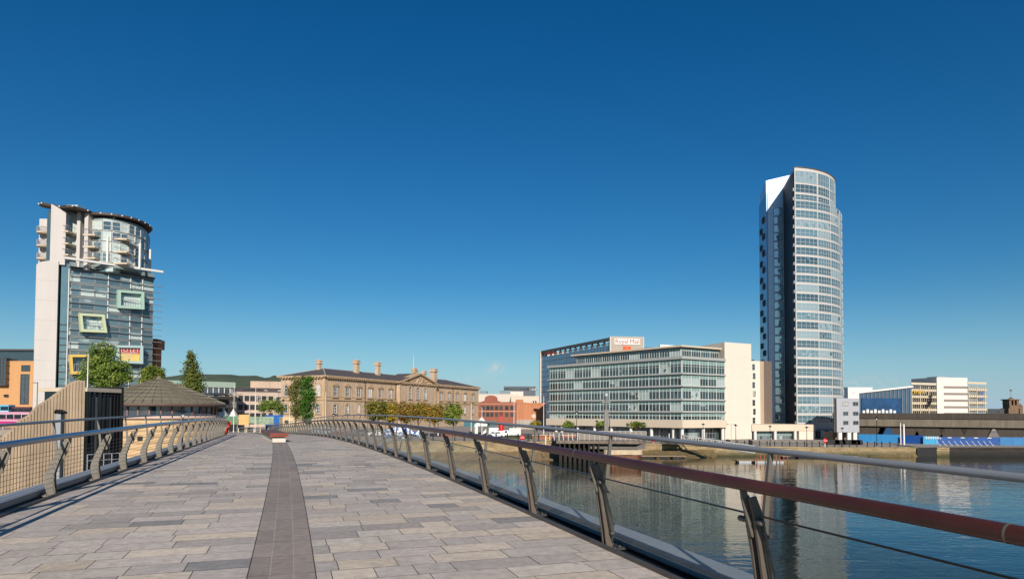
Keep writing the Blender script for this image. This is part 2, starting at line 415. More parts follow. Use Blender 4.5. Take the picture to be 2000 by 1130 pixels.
quay_run('quay_wall', [(84,138.5),(86.5,150)], M['quay_shade'], 'dark side of the slipway opening in the right quay')
quay_run('quay_wall', [(90,138.2),(160,139),(300,139.5)], M['quay_shade'], 'shade toned quay wall below the blue hoarding and viaduct')
quay_run('quay_wall', [(87.6,138.0),(90.2,138.0)], M['quay'], 'short pale stone pier beside the dark slipway opening')
mb = MB(); mb.box(83.6,88,137.6,141,WATER_Z-.5,-5.25)
single('culvert', mb, M['dark'], 'black culvert mouth in the quay wall under the light blue banner', 'culvert')
# foreshore: mud, stones and weed at low water below the central bank
M['mud'] = mat('foreshore_mud', lin(128,108,78), .9, var=.45, scale=.9, bump=.7, bscale=3)
M['weed'] = mat('weed', lin(108,92,60), .95, var=.5, scale=1.2, bump=.8, bscale=4)
def shore(name, x0, x1, yb, wdt, zt, m, seed):
    rnd = random.Random(seed); mb = MB(); nx = 46; ny = 7; vs = []; fs = []
    for i in range(nx+1):
        u = i/nx; x = x0+(x1-x0)*u; ed = min(1,u*6,(1-u)*6); wl = wdt*(.75+.4*rnd.random())*(.3+.7*ed)
        for j in range(ny+1):
            v = j/ny; z = zt + (WATER_Z-.35-zt)*v**.8 + rnd.uniform(-.14,.14)*(1 if 0<j<ny else .3)
            vs.append((x+rnd.uniform(-.2,.2), yb-wl*v, z))
    for i in range(nx):
        for j in range(ny): fs.append((i*(ny+1)+j, i*(ny+1)+j+1, (i+1)*(ny+1)+j+1, (i+1)*(ny+1)+j))
    mb.add(vs, fs, 0, True); return struct(name, mb, m)
shore('foreshore_mud', -25, 12, 128, 8, -5.3, M['mud'], 1)
shore('foreshore_weed', 12, 41, 134.5, 7, -5.6, M['weed'], 2)
shore('foreshore_ground', 40, 84, 138, 2.2, -6.4, M['weed'], 3)

# lawns and road
M['lawn'] = mat('lawn_grass', lin(92,104,40), .95, var=.3, scale=1.5, bump=.6, bscale=9)
M['asphalt'] = mat('asphalt', lin(98,94,92), .9, var=.15, scale=.6)
def patch(px0, px1, D0, D1, up):
    a,b,c,d = PT(px0,840,D0),PT(px1,840,D0),PT(px1,840,D1),PT(px0,840,D1)
    mb = MB(); n = 16; vs=[]; fs=[]
    for i in range(n+1):
        u = i/n
        for p,q in ((a,b),(d,c)):
            s = p.lerp(q,u); vs.append((s.x,s.y,gz(s.x)+up))
    for i in range(n): fs.append((2*i,2*i+2,2*i+3,2*i+1))
    return mb.add(vs,fs)
struct('road', patch(560,1060,150,176,.012), M['asphalt'])
struct('lawn', patch(880,966,168,186,.03), M['lawn'])
struct('lawn_strip', patch(985,1100,140.5,152,.03), M['lawn'])

# far hill
M['hill'] = mat('heather_hill', lin(74,84,62), .95, var=.35, scale=.006)
mb = MB(); vs=[]; fs=[]; prof = [(100,806),(250,760),(320,734),(380,731),(440,731),(520,737),(560,734),(590,731),(620,736),(700,752),(800,772),(900,800),(1100,812)]
nx=60
for i in range(nx+1):
    px = 100+1000*i/nx
    for (a,b),(c,d) in zip(prof,prof[1:]):
        if a<=px<=c: py=b+(d-b)*(px-a)/(c-a)
    rr = random.uniform(-1.2,1.2)
    for D,k in ((1700,0),(2000,.25),(2300,.6),(2700,.9),(3000,1),(3600,.8)):
        zt = ZAT(px,py+rr,3000); vs.append((ray(px,780).x*D, D, -4+(zt+4)*k*(1+random.uniform(-.05,.05)*(k<1))))
for i in range(nx):
    for j in range(5): fs.append((i*6+j,(i+1)*6+j,(i+1)*6+j+1,i*6+j+1))
mb.add(vs,fs,0,True); struct('hill', mb, M['hill'])

# ================================================================== THE FOOTBRIDGE
A_, B_ = .025, .00055
def dz(y):
    if y < 47: return A_*y - B_*y*y
    z47 = A_*47-B_*47*47
    if y < 92: return z47 - .0267*(y-47)
    return max(z47 - .0267*45 - .0267*(y-92) - .004*(y-92)**2, -3.72)
def XR(y): return 1.06 - .3643*(y-7.2) - .0007*(y-7.2)*(y-27.1)
def XL(y): return -7.58 - .325*(y-11.08) - (.0015 if y > 11 else .0004)*(y-11.08)*(y-28.2)
def hit(px, py):
    k = ray(px,py).z; b = k - A_
    Y = (-b - math.sqrt(max(0,b*b-4*B_*EYE)))/(2*B_)
    return ray(px,py).x*Y, Y
class Curve:
    """an edge of the deck, by arc length"""
    def __init__(s, fx, y0, y1, inward):
        s.p = []; s.s = [0]; n = 400
        for i in range(n+1):
            y = y0+(y1-y0)*i/n; s.p.append(Vector((fx(y), y)))
            if i: s.s.append(s.s[-1]+(s.p[-1]-s.p[-2]).length)
        s.L = s.s[-1]; s.inw = inward
    def at(s, a):
        import bisect
        i = max(1, min(len(s.s)-1, bisect.bisect_left(s.s, a)))
        t = (a-s.s[i-1])/(s.s[i]-s.s[i-1]); p = s.p[i-1].lerp(s.p[i], t); d = (s.p[i]-s.p[i-1]).normalized()
        nrm = Vector((d.y,-d.x))*s.inw
        return p, d, nrm
    def find(s, y):
        return min(range(len(s.p)), key=lambda i: abs(s.p[i].y-y)) and s.s[min(range(len(s.p)), key=lambda i: abs(s.p[i].y-y))]
    def w(s, a, u, z):
        """world point: arc length a, inward offset u, height z above the deck"""
        p, d, nrm = s.at(a); q = p + nrm*u
        return Vector((q.x, q.y, dz(p.y)+z))
CR = Curve(XR, -14, 91, -1); CL = Curve(XL, -14, 48, 1)

# --- paving
slab_mat = mat('granite_slabs', (0,0,0), .62, var=.24, scale=11, bump=.25, bscale=90, attr=True, spec=.16)
PAL = [(lin(203,187,168),5),(lin(194,182,168),6),(lin(191,178,166),7),(lin(185,174,163),7),(lin(171,161,151),4.5),(lin(147,142,136),1.7),(lin(201,184,163),2),(lin(184,170,158),2)]
def pick():
    r = random.random()*sum(p[1] for p in PAL)
    for c,wt in PAL:
        r -= wt
        if r <= 0: break
    k = random.uniform(.93,1.07); return tuple(x*k for x in c)
def XC(y): return (XR(y)+XL(y))/2
strip_pts = [hit(*p) for p in ((550,1130),(552.5,1060),(556.5,1000),(555,920),(551,880),(546.5,866))]
def XS(y):
    n=len(strip_pts)
    if y <= strip_pts[0][1]: i=0
    else:
        i = n-2
        for k in range(n-1):
            if strip_pts[k][1] <= y <= strip_pts[k+1][1]: i=k; break
    (x0,y0),(x1,y1)=strip_pts[i],strip_pts[i+1]
    return x0+(x1-x0)*(y-y0)/(y1-y0)
# smooth the strip with a least squares parabola
def parab(pts):
    import itertools
    S=[[0]*4 for _ in range(3)]
    for x,y in pts:
        r=[1,y,y*y]
        for i in range(3):
            for j in range(3): S[i][j]+=r[i]*r[j]
            S[i][3]+=r[i]*x
    for i in range(3):
        p=S[i][i]; S[i]=[v/p for v in S[i]]
        for k in range(3):
            if k!=i: f=S[k][i]; S[k]=[a-f*b for a,b in zip(S[k],S[i])]
    return [S[i][3] for i in range(3)]
pa,pb,pc = parab(strip_pts)
def XS(y): return pa+pb*y+pc*y*y
STRIP_HW = .31
mbs = MB(); mbs.c = []
def quad3(p, q, r, s_, col, up=0.0):
    vs = [(v[0],v[1],dz(v[1])+up) for v in (p,q,r,s_)]
    mbs.add(vs, [(0,1,2,3)]); mbs.c += [col]*4
GAP = .004
def row_ends(yc):
    d = Vector((XC(yc+.5)-XC(yc-.5), 1)).normalized(); nrm = Vector((d.y,-d.x)); c = Vector((XC(yc),yc))
    def edge(fx, off):
        t = 0
        for _ in range(8):
            p = c+nrm*t; t += (fx(p.y)+off-p.x)/max(.3,nrm.x)
        return t
    return c, nrm, edge(XL,.06), edge(XR,-.07), edge(XS,-STRIP_HW), edge(XS,STRIP_HW)
rows_y = []; y = -13.0
while y < 92:
    rows_y.append(y); y += .37/math.hypot(1, XC(y+.5)-XC(y-.5))
RE = [row_ends(v) for v in rows_y]
def fill(i, k0, k1, lens, pal):
    c0,n0 = RE[i][0],RE[i][1]; c1,n1 = RE[i+1][0],RE[i+1][1]
    a0,b0 = RE[i][k0],RE[i][k1]; a1,b1 = RE[i+1][k0],RE[i+1][k1]
    W = b0-a0; t = -random.random()*lens[0]/W
    while t < 1:
        tn = t + random.uniform(*lens)/W
        if 1-tn < .3/W: tn = 1.0
        u0,u1 = max(0,t)+GAP/W, min(1,tn)-GAP/W
        if u1-u0 > .02:
            d0 = (c1-c0).normalized()*GAP
            P = lambda c,n,a,b,u: c+n*(a+(b-a)*u)
            quad3(P(c0,n0,a0,b0,u0)+d0, P(c0,n0,a0,b0,u1)+d0, P(c1,n1,a1,b1,u1)-d0, P(c1,n1,a1,b1,u0)-d0, pal(), random.uniform(0,.0015))
        t = tn
for i in range(len(RE)-1):
    if rows_y[i] > 90: continue
    fill(i, 2, 4, (.34,.82), pick); fill(i, 5, 3, (.34,.82), pick)
g = lin(151,138,127)
def strip_col():
    k = random.uniform(.9,1.1); return tuple(x*k for x in g)
for i in range(0, len(RE)-2, 2):
    if rows_y[i] > 30: break
    c0,n0,a0,b0 = RE[i][0],RE[i][1],RE[i][4],RE[i][5]; c1,n1,a1,b1 = RE[i+2][0],RE[i+2][1],RE[i+2][4],RE[i+2][5]
    for u0,u1 in ((.01,.32),(.33,.67),(.68,.99)):
        d0 = (c1-c0).normalized()*GAP
        quad3(c0+n0*(a0+(b0-a0)*u0)+d0, c0+n0*(a0+(b0-a0)*u1)+d0, c1+n1*(a1+(b1-a1)*u1)-d0, c1+n1*(a1+(b1-a1)*u0)-d0, strip_col(), .001)
    for u in (.325,.675):
        quad3(c0+n0*(a0+(b0-a0)*(u-.006)), c0+n0*(a0+(b0-a0)*(u+.006)), c1+n1*(a1+(b1-a1)*(u+.006)), c1+n1*(a1+(b1-a1)*(u-.006)), lin(176,164,146), .002)
# gum spots, drips and soiling on the stone
nt = slab_mat.node_tree; bs = nt.nodes['Principled BSDF']; src = bs.inputs['Base Color'].links[0].from_socket; tc = N(nt,'ShaderNodeTexCoord')
vo = N(nt,'ShaderNodeTexVoronoi',Scale=1.15); nt.links.new(tc.outputs['Object'],vo.inputs['Vector'])
wn = N(nt,'ShaderNodeTexNoise',Scale=14.0,Detail=3.0); nt.links.new(tc.outputs['Object'],wn.inputs['Vector'])
ad = N(nt,'ShaderNodeMath',operation='MULTIPLY_ADD'); ad.inputs[1].default_value=.06; nt.links.new(wn.outputs['Fac'],ad.inputs[0]); nt.links.new(vo.outputs['Distance'],ad.inputs[2])
sm_ = N(nt,'ShaderNodeMapRange'); sm_.inputs['From Min'].default_value=.055; sm_.inputs['From Max'].default_value=.085; sm_.inputs['To Min'].default_value=.5; sm_.inputs['To Max'].default_value=1.0; nt.links.new(ad.outputs[0],sm_.inputs['Value'])
big = N(nt,'ShaderNodeTexNoise',Scale=.45,Detail=5.0,Roughness=.7); nt.links.new(tc.outputs['Object'],big.inputs['Vector'])
bm_ = N(nt,'ShaderNodeMapRange'); bm_.inputs['From Min'].default_value=.3; bm_.inputs['From Max'].default_value=.7; bm_.inputs['To Min'].default_value=.90; bm_.inputs['To Max'].default_value=1.12; nt.links.new(big.outputs['Fac'],bm_.inputs['Value'])
ml = N(nt,'ShaderNodeMath',operation='MULTIPLY'); nt.links.new(sm_.outputs[0],ml.inputs[0]); nt.links.new(bm_.outputs[0],ml.inputs[1])
sk = N(nt,'ShaderNodeVectorMath',operation='SCALE'); nt.links.new(src,sk.inputs[0]); nt.links.new(ml.outputs[0],sk.inputs['Scale']); nt.links.new(sk.outputs[0],bs.inputs['Base Color'])
struct('footbridge_paving', mbs, slab_mat)
# joint bed under the slabs, and the deck box below it
def ribbon(rowlist, prof_fn, mbx, mi=0):
    vs=[]; fs=[]; n=None
    for a in rowlist:
        pr = prof_fn(a); n=len(pr); vs += pr
    for i in range(len(rowlist)-1):
        for j in range(n-1): fs.append((i*n+j,i*n+j+1,(i+1)*n+j+1,(i+1)*n+j))
    mbx.add(vs,fs,mi)
ys = [-13+i*1.0 for i in range(0,142)]
mb = MB()
def bed(yy):
    y2=min(yy,92); zz=dz(yy)-.004
    xl = XL(y2)+(yy-y2)*-.36; xr = XR(y2)+(yy-y2)*-.5
    return [(xl-.02,yy,zz-.02),(xl+.03,yy,zz),(xr-.03,yy,zz),(xr+.02,yy,zz-.02)]
ribbon(ys, bed, mb)
struct('footbridge_joints', mb, mat('dark_joints', lin(52,47,44), .95, var=.2))
mb = MB()
def under(yy):
    y2=min(yy,92); zz=dz(yy)-.03
    xl = XL(y2)+(yy-y2)*-.36; xr = XR(y2)+(yy-y2)*-.5
    return [(xl-.02,yy,zz-.03),(xl-.5,yy,zz-.06),(xl-.45,yy,zz-.30),(xl+2.4,yy,zz-1.0),(xr-2.4,yy,zz-1.0),(xr+.45,yy,zz-.30),(xr+.5,yy,zz-.06),(xr+.02,yy,zz-.03)]
ribbon(ys, under, mb)
struct('footbridge_deck', mb, M['steel_dark'])
# pale expansion joint strip across the deck
mb = MB(); c,nrm,a,b,s0,s1 = row_ends(hit(528,877.3)[1]+.05)
for lo,hi in ((a,s0),(s1,b)):
    pts=[c+nrm*(lo+(hi-lo)*i/8) for i in range(9)]
    for p,q in zip(pts,pts[1:]):
        d=(q-p).normalized(); e=Vector((-d.y,d.x))*.05
        mb.add([(v.x,v.y,dz(v.y)+.006) for v in (p-e,q-e,q+e,p+e)],[(0,1,2,3)])
struct('footbridge_expansion_joint', mb, M['whitep'])

# --- railings
SP = 2.15
M['rail_wood'] = mat('varnished_rail', lin(74,38,28), .42, var=.35, scale=1.6, spec=.35, coat=.22)
M['rail_left'] = mat('sky_tinted_rail', lin(80,88,112), .3, metal=.25, var=.12, scale=2, spec=.6, coat=.6)  # blue of the reflected sky is mixed into the rail's base colour
M['glasspanel'] = clear_glass('balustrade_glass')
M['glassedge'] = mat('glass_edge', lin(40,36,32), .2, var=.05)
M['beam'] = mat('grey_edge_beam', lin(150,156,162), .5, metal=.25, var=.08, scale=2)
FRONT = [(.03,0),(.0,.22),(.0,.36),(.06,.56),(.15,.80),(.18,.885)]
BACK = [(.125,.90),(.05,.78),(-.07,.52),(-.13,.36),(-.15,.26),(-.14,.17),(-.095,0)]
BLADE = FRONT + BACK
BLADE_G = [(.03,0),(.055,.2),(.10,.5),(.145,.76),(.185,.885),(.125,.90),(.065,.76),(.015,.52),(-.035,.34),(-.055,.22),(-.055,.14),(-.035,0)]
M['post_steel'] = mat('brown_grey_steel', lin(108,98,88), .45, metal=.3, var=.2, scale=6)
def post_meshes(twin, mname, gap=.040, th=.024):
    # local frame: x inward, y along the rail, z up
    fn = lambda a,b,c: (a,c,b)
    blade = MB()
    for sgn in (-1,1): blade.extrude(BLADE_G if twin else BLADE, fn, sgn*gap-th/2, sgn*gap+th/2)
    for u,z in ((-.06,.25),(.0,.6),(.1,.82)): blade.box(u-.012,u+.012,-gap,gap,z-.012,z+.012)
    base = MB(); base.box(-.2,.06,-.11,.11,-.015,.012)
    for x in (-.17,-.11):
        for y in (-.08,.08): base.lathe([(.016,.012),(.016,.03),(0,.034)],6,(x,y,0))
    fin = MB(); fin.extrude([(.075,.60),(.13,.60),(.205,.84),(.225,.945),(.175,.945),(.15,.86)], fn, -.009,.009)
    strut = MB(); strut.extrude([(-.01,.60),(.035,.60),(.02,.80),(-.03,1.20),(-.062,1.20),(-.02,.80)], fn, -.014,.014)
    return (blade.mesh('post', M['post_steel'] if twin else M['steel']), base.mesh('base_plate', M['steel']), fin.mesh('fin', M['steel']), strut.mesh('strut', M['steel']))
clampm = MB(); clampm.X = Matrix.Rotation(PI/2,4,'X')
clampm.lathe([(.012,-.03),(.012,0),(.022,0),(.022,.05),(.016,.056),(0,.056)],10)
clamp_me = clampm.mesh('clamp', M['steel'])
def railing(name, label, C, a0, a1, hrail_mat, glassy, ys_):
    r0 = C.w(a0, 0, 0); t = thing(name, label, 'railing', r0)
    n = int((a1-a0)/SP)
    bl, ba, fi, st = post_meshes(glassy, name)
    arcs = [C.find(y) for y in ys_]; n = len(arcs)-1
    for k,a in enumerate(arcs):
        p,d,nrm = C.at(a); rz = math.atan2(nrm.y, nrm.x)
        q = C.w(a,0,0)
        po = place('post', bl, t, q, rz)
        for me,nm in ((ba,'base_plate'),(fi,'fin'),(st,'strut')): kid(nm, me, po)
        if glassy:
            for sy in (-1,1):
                for u,z in ((-.02,.17),(.12,.72)):
                    o = kid('clamp', clamp_me, po); o.location = (u+.012, sy*.075, z); o.rotation_euler = (0,0,0 if sy<0 else PI)
    fine = [a0-1.0 + i*(a1-a0+2.0)/240 for i in range(241)]
    mb = MB(); mb.tube([C.w(a,.205,.985) for a in fine], .047, 16); hr = mb.build('handrail', hrail_mat, t)
    jm = MB()
    for a in arcs[::2]:
        a += .35; jm.tube([C.w(a-.006,.205,.985), C.w(a+.006,.205,.985)], .0482, 16)
    jm.build('joint_ring', M['steel'], hr)
    mb = MB(); mb.tube([C.w(a,-.045,1.22) for a in fine], .023, 10); mb.build('outer_rail', M['alu'], t)
    # edge beam outside the posts, kerb and drain
    mb = MB()
    def bprof(a):
        return [tuple(C.w(a,u,z)) for u,z in ((-.20,.0),(-.18,.10),(-.22,.125),(-.42,.125),(-.45,.02),(-.42,-.02),(-.20,.0))]
    ribbon(fine, bprof, mb); mb.build('edge_beam', M['beam'], t)
    mb = MB()
    ribbon(fine, lambda a: [tuple(C.w(a,u,z)) for u,z in ((.022,-.02),(.022,.03),(.032,.04),(.062,.04),(.072,.03),(.072,-.02))], mb)
    mb.build('kerb', M['steel_dark'], t)
    mb = MB()
    ribbon(fine, lambda a: [tuple(C.w(a,u,z)) for u,z in ((-.5,-.05),(.022,-.02))], mb)
    mb.build('drain_channel', mat(name+'_channel', lin(150,136,120) if not glassy else lin(40,42,46), .8, var=.2), t)  # right channel darker: shade in the gap behind the kerb is coloured in
    if glassy:
        for a,b in zip(arcs, arcs[1:]):
            mb = MB(); e0,e1 = a+.085, b-.085
            g = lambda s,u,z,o: C.w(s, u-o, z)
            lo, hi = (.0,.135), (.125,.765)
            vs = [g(e0,*lo,0),g(e1,*lo,0),g(e1,*hi,0),g(e0,*hi,0),g(e0,*lo,.012),g(e1,*lo,.012),g(e1,*hi,.012),g(e0,*hi,.012)]
            mb.add(vs,[(0,1,2,3)],0); mb.add(vs,[(7,6,5,4)],2)
            mb.add(vs,[(0,4,5,1),(1,5,6,2),(2,6,7,3),(3,7,4,0)],1)
            gp = mb.build('glass_panel', [M['glasspanel'],M['glassedge'],M['clear2']], t)
            rm = MB(); q_ = [g(e0,*lo,.006),g(e0,*hi,.006),g(e1,*hi,.006),g(e1,*lo,.006)]
            for p_,r_ in zip(q_,q_[1:]): rm.beam(p_,r_,.013,.013)
            rm.build('rim', M['glassedge'], gp)
    else:
        for j in range(9):
            z = .14+.078*j; u = -.02 if z < .4 else -.02+(z-.4)*.33
            mb = MB(); mb.tube([C.w(a,u,z) for a in fine[::2]], .0034, 5); mb.build('wire', M['steel'], t)
    return t
c2 = bpy.data.materials.new('glass_back'); c2.use_nodes = True; c2.node_tree.nodes.clear()
_o = c2.node_tree.nodes.new('ShaderNodeOutputMaterial'); _t = c2.node_tree.nodes.new('ShaderNodeBsdfTransparent'); c2.node_tree.links.new(_t.outputs[0], _o.inputs[0]); M['clear2'] = c2
aR = CR.find(7.2); aL = CL.find(11.08)
railing('bridge_railing', 'right bridge railing with dark red round handrail and glass panels over the river', CR, aR-SP*6, CR.L-.4, M['rail_wood'], True, [-6.6,-4.1,-1.7,.55,2.75,5.0,7.2,9.42,11.58,13.65,15.65,17.65,19.6,21.5,23.35,25.2]+[27.1+1.96*k for k in range(33)])
railing('bridge_railing', 'left bridge railing with sky tinted handrail and thin horizontal wires beside the ribbed concrete wall', CL, aL-SP*6, CL.L-.3, M['rail_left'], False, [-3.6,-1.2,1.3,3.8,6.3,8.72,11.08,13.42,15.47,17.45,19.3,21.15,22.9,24.6,26.4]+[28.2+1.96*k for k in range(10)]+[47.4])

# bench on the crest of the bridge
hx,hy = hit(545,863); bx = XS(hy)
t = thing('bridge_bench', 'long bench with red brown slats on a pale base, standing on the bridge', 'bench', (bx,hy,dz(hy)))
dirv = Vector((-2.9,6.5)).normalized(); th = math.atan2(dirv.y,dirv.x)
Xb = Matrix.Translation((bx,hy,dz(hy))) @ Matrix.Rotation(th-PI/2,4,'Z')
mb = MB(Xb); mb.prism([(-.28,.02),(.28,.02),(.3,6.6),(-.3,6.6)],-.12,.22); mb.build('base', M['white'], t)
wood = mat('red_slats', lin(142,62,44), .55, var=.2, scale=5)
for i in range(6):
    x0 = -.375+i*.126; mb = MB(Xb); mb.box(x0,x0+.115,-.1,6.8,.25,.40); mb.build('slat', mat('weathered_slats', lin(112,84,74), .6, var=.2, scale=5) if i == 0 else bpy.data.materials['weathered_slats'], t)
mb = MB(Xb); mb.box(-.385,.385,-.135,-.103,.345,.40); mb.box(-.385,.385,-.135,-.103,.25,.305); mb.build('end_board', wood, t)
# orange lifebelt case at the end of the left railing
p,d,nrm = CL.at(CL.L-1.3); q = CL.w(CL.L-1.3, .12, .05)
t = thing('lifebelt_case', 'orange lifebelt case leaning on the far end of the left bridge railing', 'lifebelt case', q)
mb = MB(Matrix.Translation(q)@Matrix.Rotation(math.atan2(nrm.y,nrm.x),4,'Z')@Matrix.Rotation(.32,4,'Y'))
mb.extrude([(.36*math.cos(k*PI/10), .48+.44*math.sin(k*PI/10)) if True else 0 for k in range(20)], lambda a,b,c:(c,a,b), -.12,.06); mb.build('case', M['orange'], t)
mb2 = MB(mb.X); mb2.box(.06,.085,-.28,.28,.44,.50); mb2.build('lid_rim', M['red'], t)
mb2 = MB(mb.X); mb2.beam((-.14,0,.0),(-.14,0,.95),.06,.04); mb2.build('bracket', M['steel_dark'], t)
# flared steel end of the left railing
q = CL.w(CL.L-.25, 0, 0); p,d,nrm = CL.at(CL.L-.25)
mb = MB(Matrix.Translation(q)@Matrix.Rotation(math.atan2(d.y,d.x),4,'Z')); mb.prism([(0,-.12),(1.0,-.1),(1.0,.1),(0,.12)],0,lambda p:.95-.55*p[0]); 
single('railing_end_plate', mb, M['galv'], 'sloping grey steel plate closing the far end of the left railing', 'end plate')
# ================================================================== BUILDING HELPERS
WC = {}
def win_mesh(w, h, nx, nz, fm, gm, fw=.09, d=.10, arch=False, split=None, spm=None):
    """window: a frame mesh with bars and a pane mesh (local x along, z up from the sill, front at -y)"""
    k = (round(w,2), round(h,2), nx, nz, fm.name, gm.name, fw, d, arch, split)
    if k in WC: return WC[k]
    f = MB(); p = MB()
    if arch:
        r = w/2; zc = h-r; out = []; inn = []
        for i in range(9):
            a = PI*i/8; out.append((r*math.cos(a), zc+r*math.sin(a))); inn.append(((r-fw)*math.cos(a), zc+(r-fw)*math.sin(a)))
        for i in range(8):
            f.extrude([out[i],out[i+1],inn[i+1],inn[i]], lambda a,b,c:(a,c,b), -d, .02)
        f.box(-w/2,-w/2+fw,-d,.02,0,zc); f.box(w/2-fw,w/2,-d,.02,0,zc); f.box(-w/2+fw,w/2-fw,-d,.02,0,fw)
        p.extrude([(-r+.02,.02),(r-.02,.02)]+[((r-.02)*math.cos(PI*i/8), zc+(r-.02)*math.sin(PI*i/8)) for i in range(9)], lambda a,b,c:(a,c,b), -d*.45, -.012)
        hz = zc
    else:
        f.box(-w/2,-w/2+fw,-d,.02,0,h); f.box(w/2-fw,w/2,-d,.02,0,h)
        f.box(-w/2+fw,w/2-fw,-d,.02,0,fw); f.box(-w/2+fw,w/2-fw,-d,.02,h-fw,h)
        p.box(-w/2+.02,w/2-.02,-d*.45,-.012,.02,(h if split is None else h*split)-.02)
        hz = h-fw
    b = fw*.7
    for i in range(1,nx):
        x = -w/2+w*i/nx; f.box(x-b/2,x+b/2,-d*.9,-d*.45-.002,fw,hz)
    for j in range(1,nz):
        z = h*j/nz
        for i in range(nx):
            x0 = -w/2+w*i/nx+b/2+.001; x1 = -w/2+w*(i+1)/nx-b/2-.001
            f.box(x0,x1,-d*.88,-d*.45-.002,z-b/2,z+b/2)
    sp = None
    if split is not None:
        f.box(-w/2+fw,w/2-fw,-d*.8,-d*.45-.002,h*split-b/2,h*split+b/2)
        s = MB(); s.box(-w/2+.02,w/2-.02,-d*.45,-.012,h*split+.02,h-.02); sp = s.mesh('spandrel', spm)
    WC[k] = (f.mesh('window', fm), p.mesh('pane', gm), sp)
    return WC[k]
def window(parent, loc, rz, w, h, nx=1, nz=1, fm=None, gm=None, **kw):
    a, b, c = win_mesh(w, h, nx, nz, fm or M['whitep'], gm or M['win'], **kw)
    o = place('window', a, parent, loc, rz); kid('pane', b, o)
    if c: kid('spandrel', c, o)
    return o
def on(W, t, z, out=0.0): return W.pt(t, out, z)
def wallbox(mb, W, t0, t1, z0, z1, back, front=0.0, mi=0):
    """box along a wall, from `front` metres before the wall plane to `back` behind it"""
    X = mb.X; mb.X = W.R; mb.box(t0, t1, -front, back, z0, z1, mi); mb.X = X
    return mb
def base(W, z=None):
    return (W.a.x, W.a.y, gz(W.a.x) if z is None else z)
def facade(name, label, cat, px0, D0, px1, D1, ytop, depth, m, pyref=None, roof=None, par=.35, zb=None):
    W = Wall(px0, D0, px1, D1); t = thing(name, label, cat, base(W))
    z0 = (gz(W.a.x) if zb is None else zb)-.3; z1 = W.z(px0, ytop) if pyref is None else W.z(pyref, ytop)
    wallbox(MB(), W, 0, W.L, z0, z1, depth).build('wall', m, t)
    mb = MB()
    wallbox(mb, W, -.08, W.L+.08, z1+.004, z1+par, .25, .08); wallbox(mb, W, -.08, W.L+.08, z1+.004, z1+par, depth+.08, -depth+.2)
    wallbox(mb, W, -.08, .2, z1+.004, z1+par-.01, depth-.21, -.26); wallbox(mb, W, W.L-.2, W.L+.08, z1+.004, z1+par-.01, depth-.21, -.26)
    mb.build('parapet', roof or m, t)
    return W, t, z0+.3, z1
def raybox(mb, W, t0, t1, z0, z1, depth, front=0.0, mi=0):
    """box on a wall whose ends run straight away from the viewer"""
    a, b = W.a+W.d*t0, W.a+W.d*t1
    return mb.prism([tuple(a+W.n*front), tuple(b+W.n*front), (b.x+b.x/b.y*depth, b.y+depth), (a.x+a.x/a.y*depth, a.y+depth)], z0, z1, mi)
def wrow(t, W, pxs, y0, y1, w, nx=1, nz=1, fm=None, gm=None, sill=None, surround=None, **kw):
    """windows centred on the given picture columns, between picture rows y0 (top) and y1 (at the first column)"""
    zt = W.z(pxs[0], y0); zb = W.z(pxs[0], y1)
    for px in pxs:
        o = window(t, on(W, W.t(px), zb, .01), W.ang, w, zt-zb, nx, nz, fm, gm, **kw)
        if sill: o2 = kid('sill', sill, o)

# text made into mesh
def text_mb(mb, s, size, X, depth=.04, mi=0, fat=0.0):
    cu = bpy.data.curves.new('t', 'FONT'); cu.body = s; cu.size = size; cu.extrude = depth; cu.align_x = 'CENTER'; cu.align_y = 'CENTER'; cu.resolution_u = 3; cu.offset = fat
    o = bpy.data.objects.new('t', cu); COL.objects.link(o)
    dg = bpy.context.evaluated_depsgraph_get(); me = bpy.data.meshes.new_from_object(o.evaluated_get(dg))
    old = mb.X; mb.X = X
    mb.add([v.co.copy() for v in me.vertices], [tuple(p.vertices) for p in me.polygons], mi); mb.X = old
    bpy.data.objects.remove(o); bpy.data.meshes.remove(me); bpy.data.curves.remove(cu)
    return mb
def sign_X(W, t, z, out):
    return W.R @ Matrix.Translation((t, -out, z)) @ Matrix.Rotation(PI/2, 4, 'X')

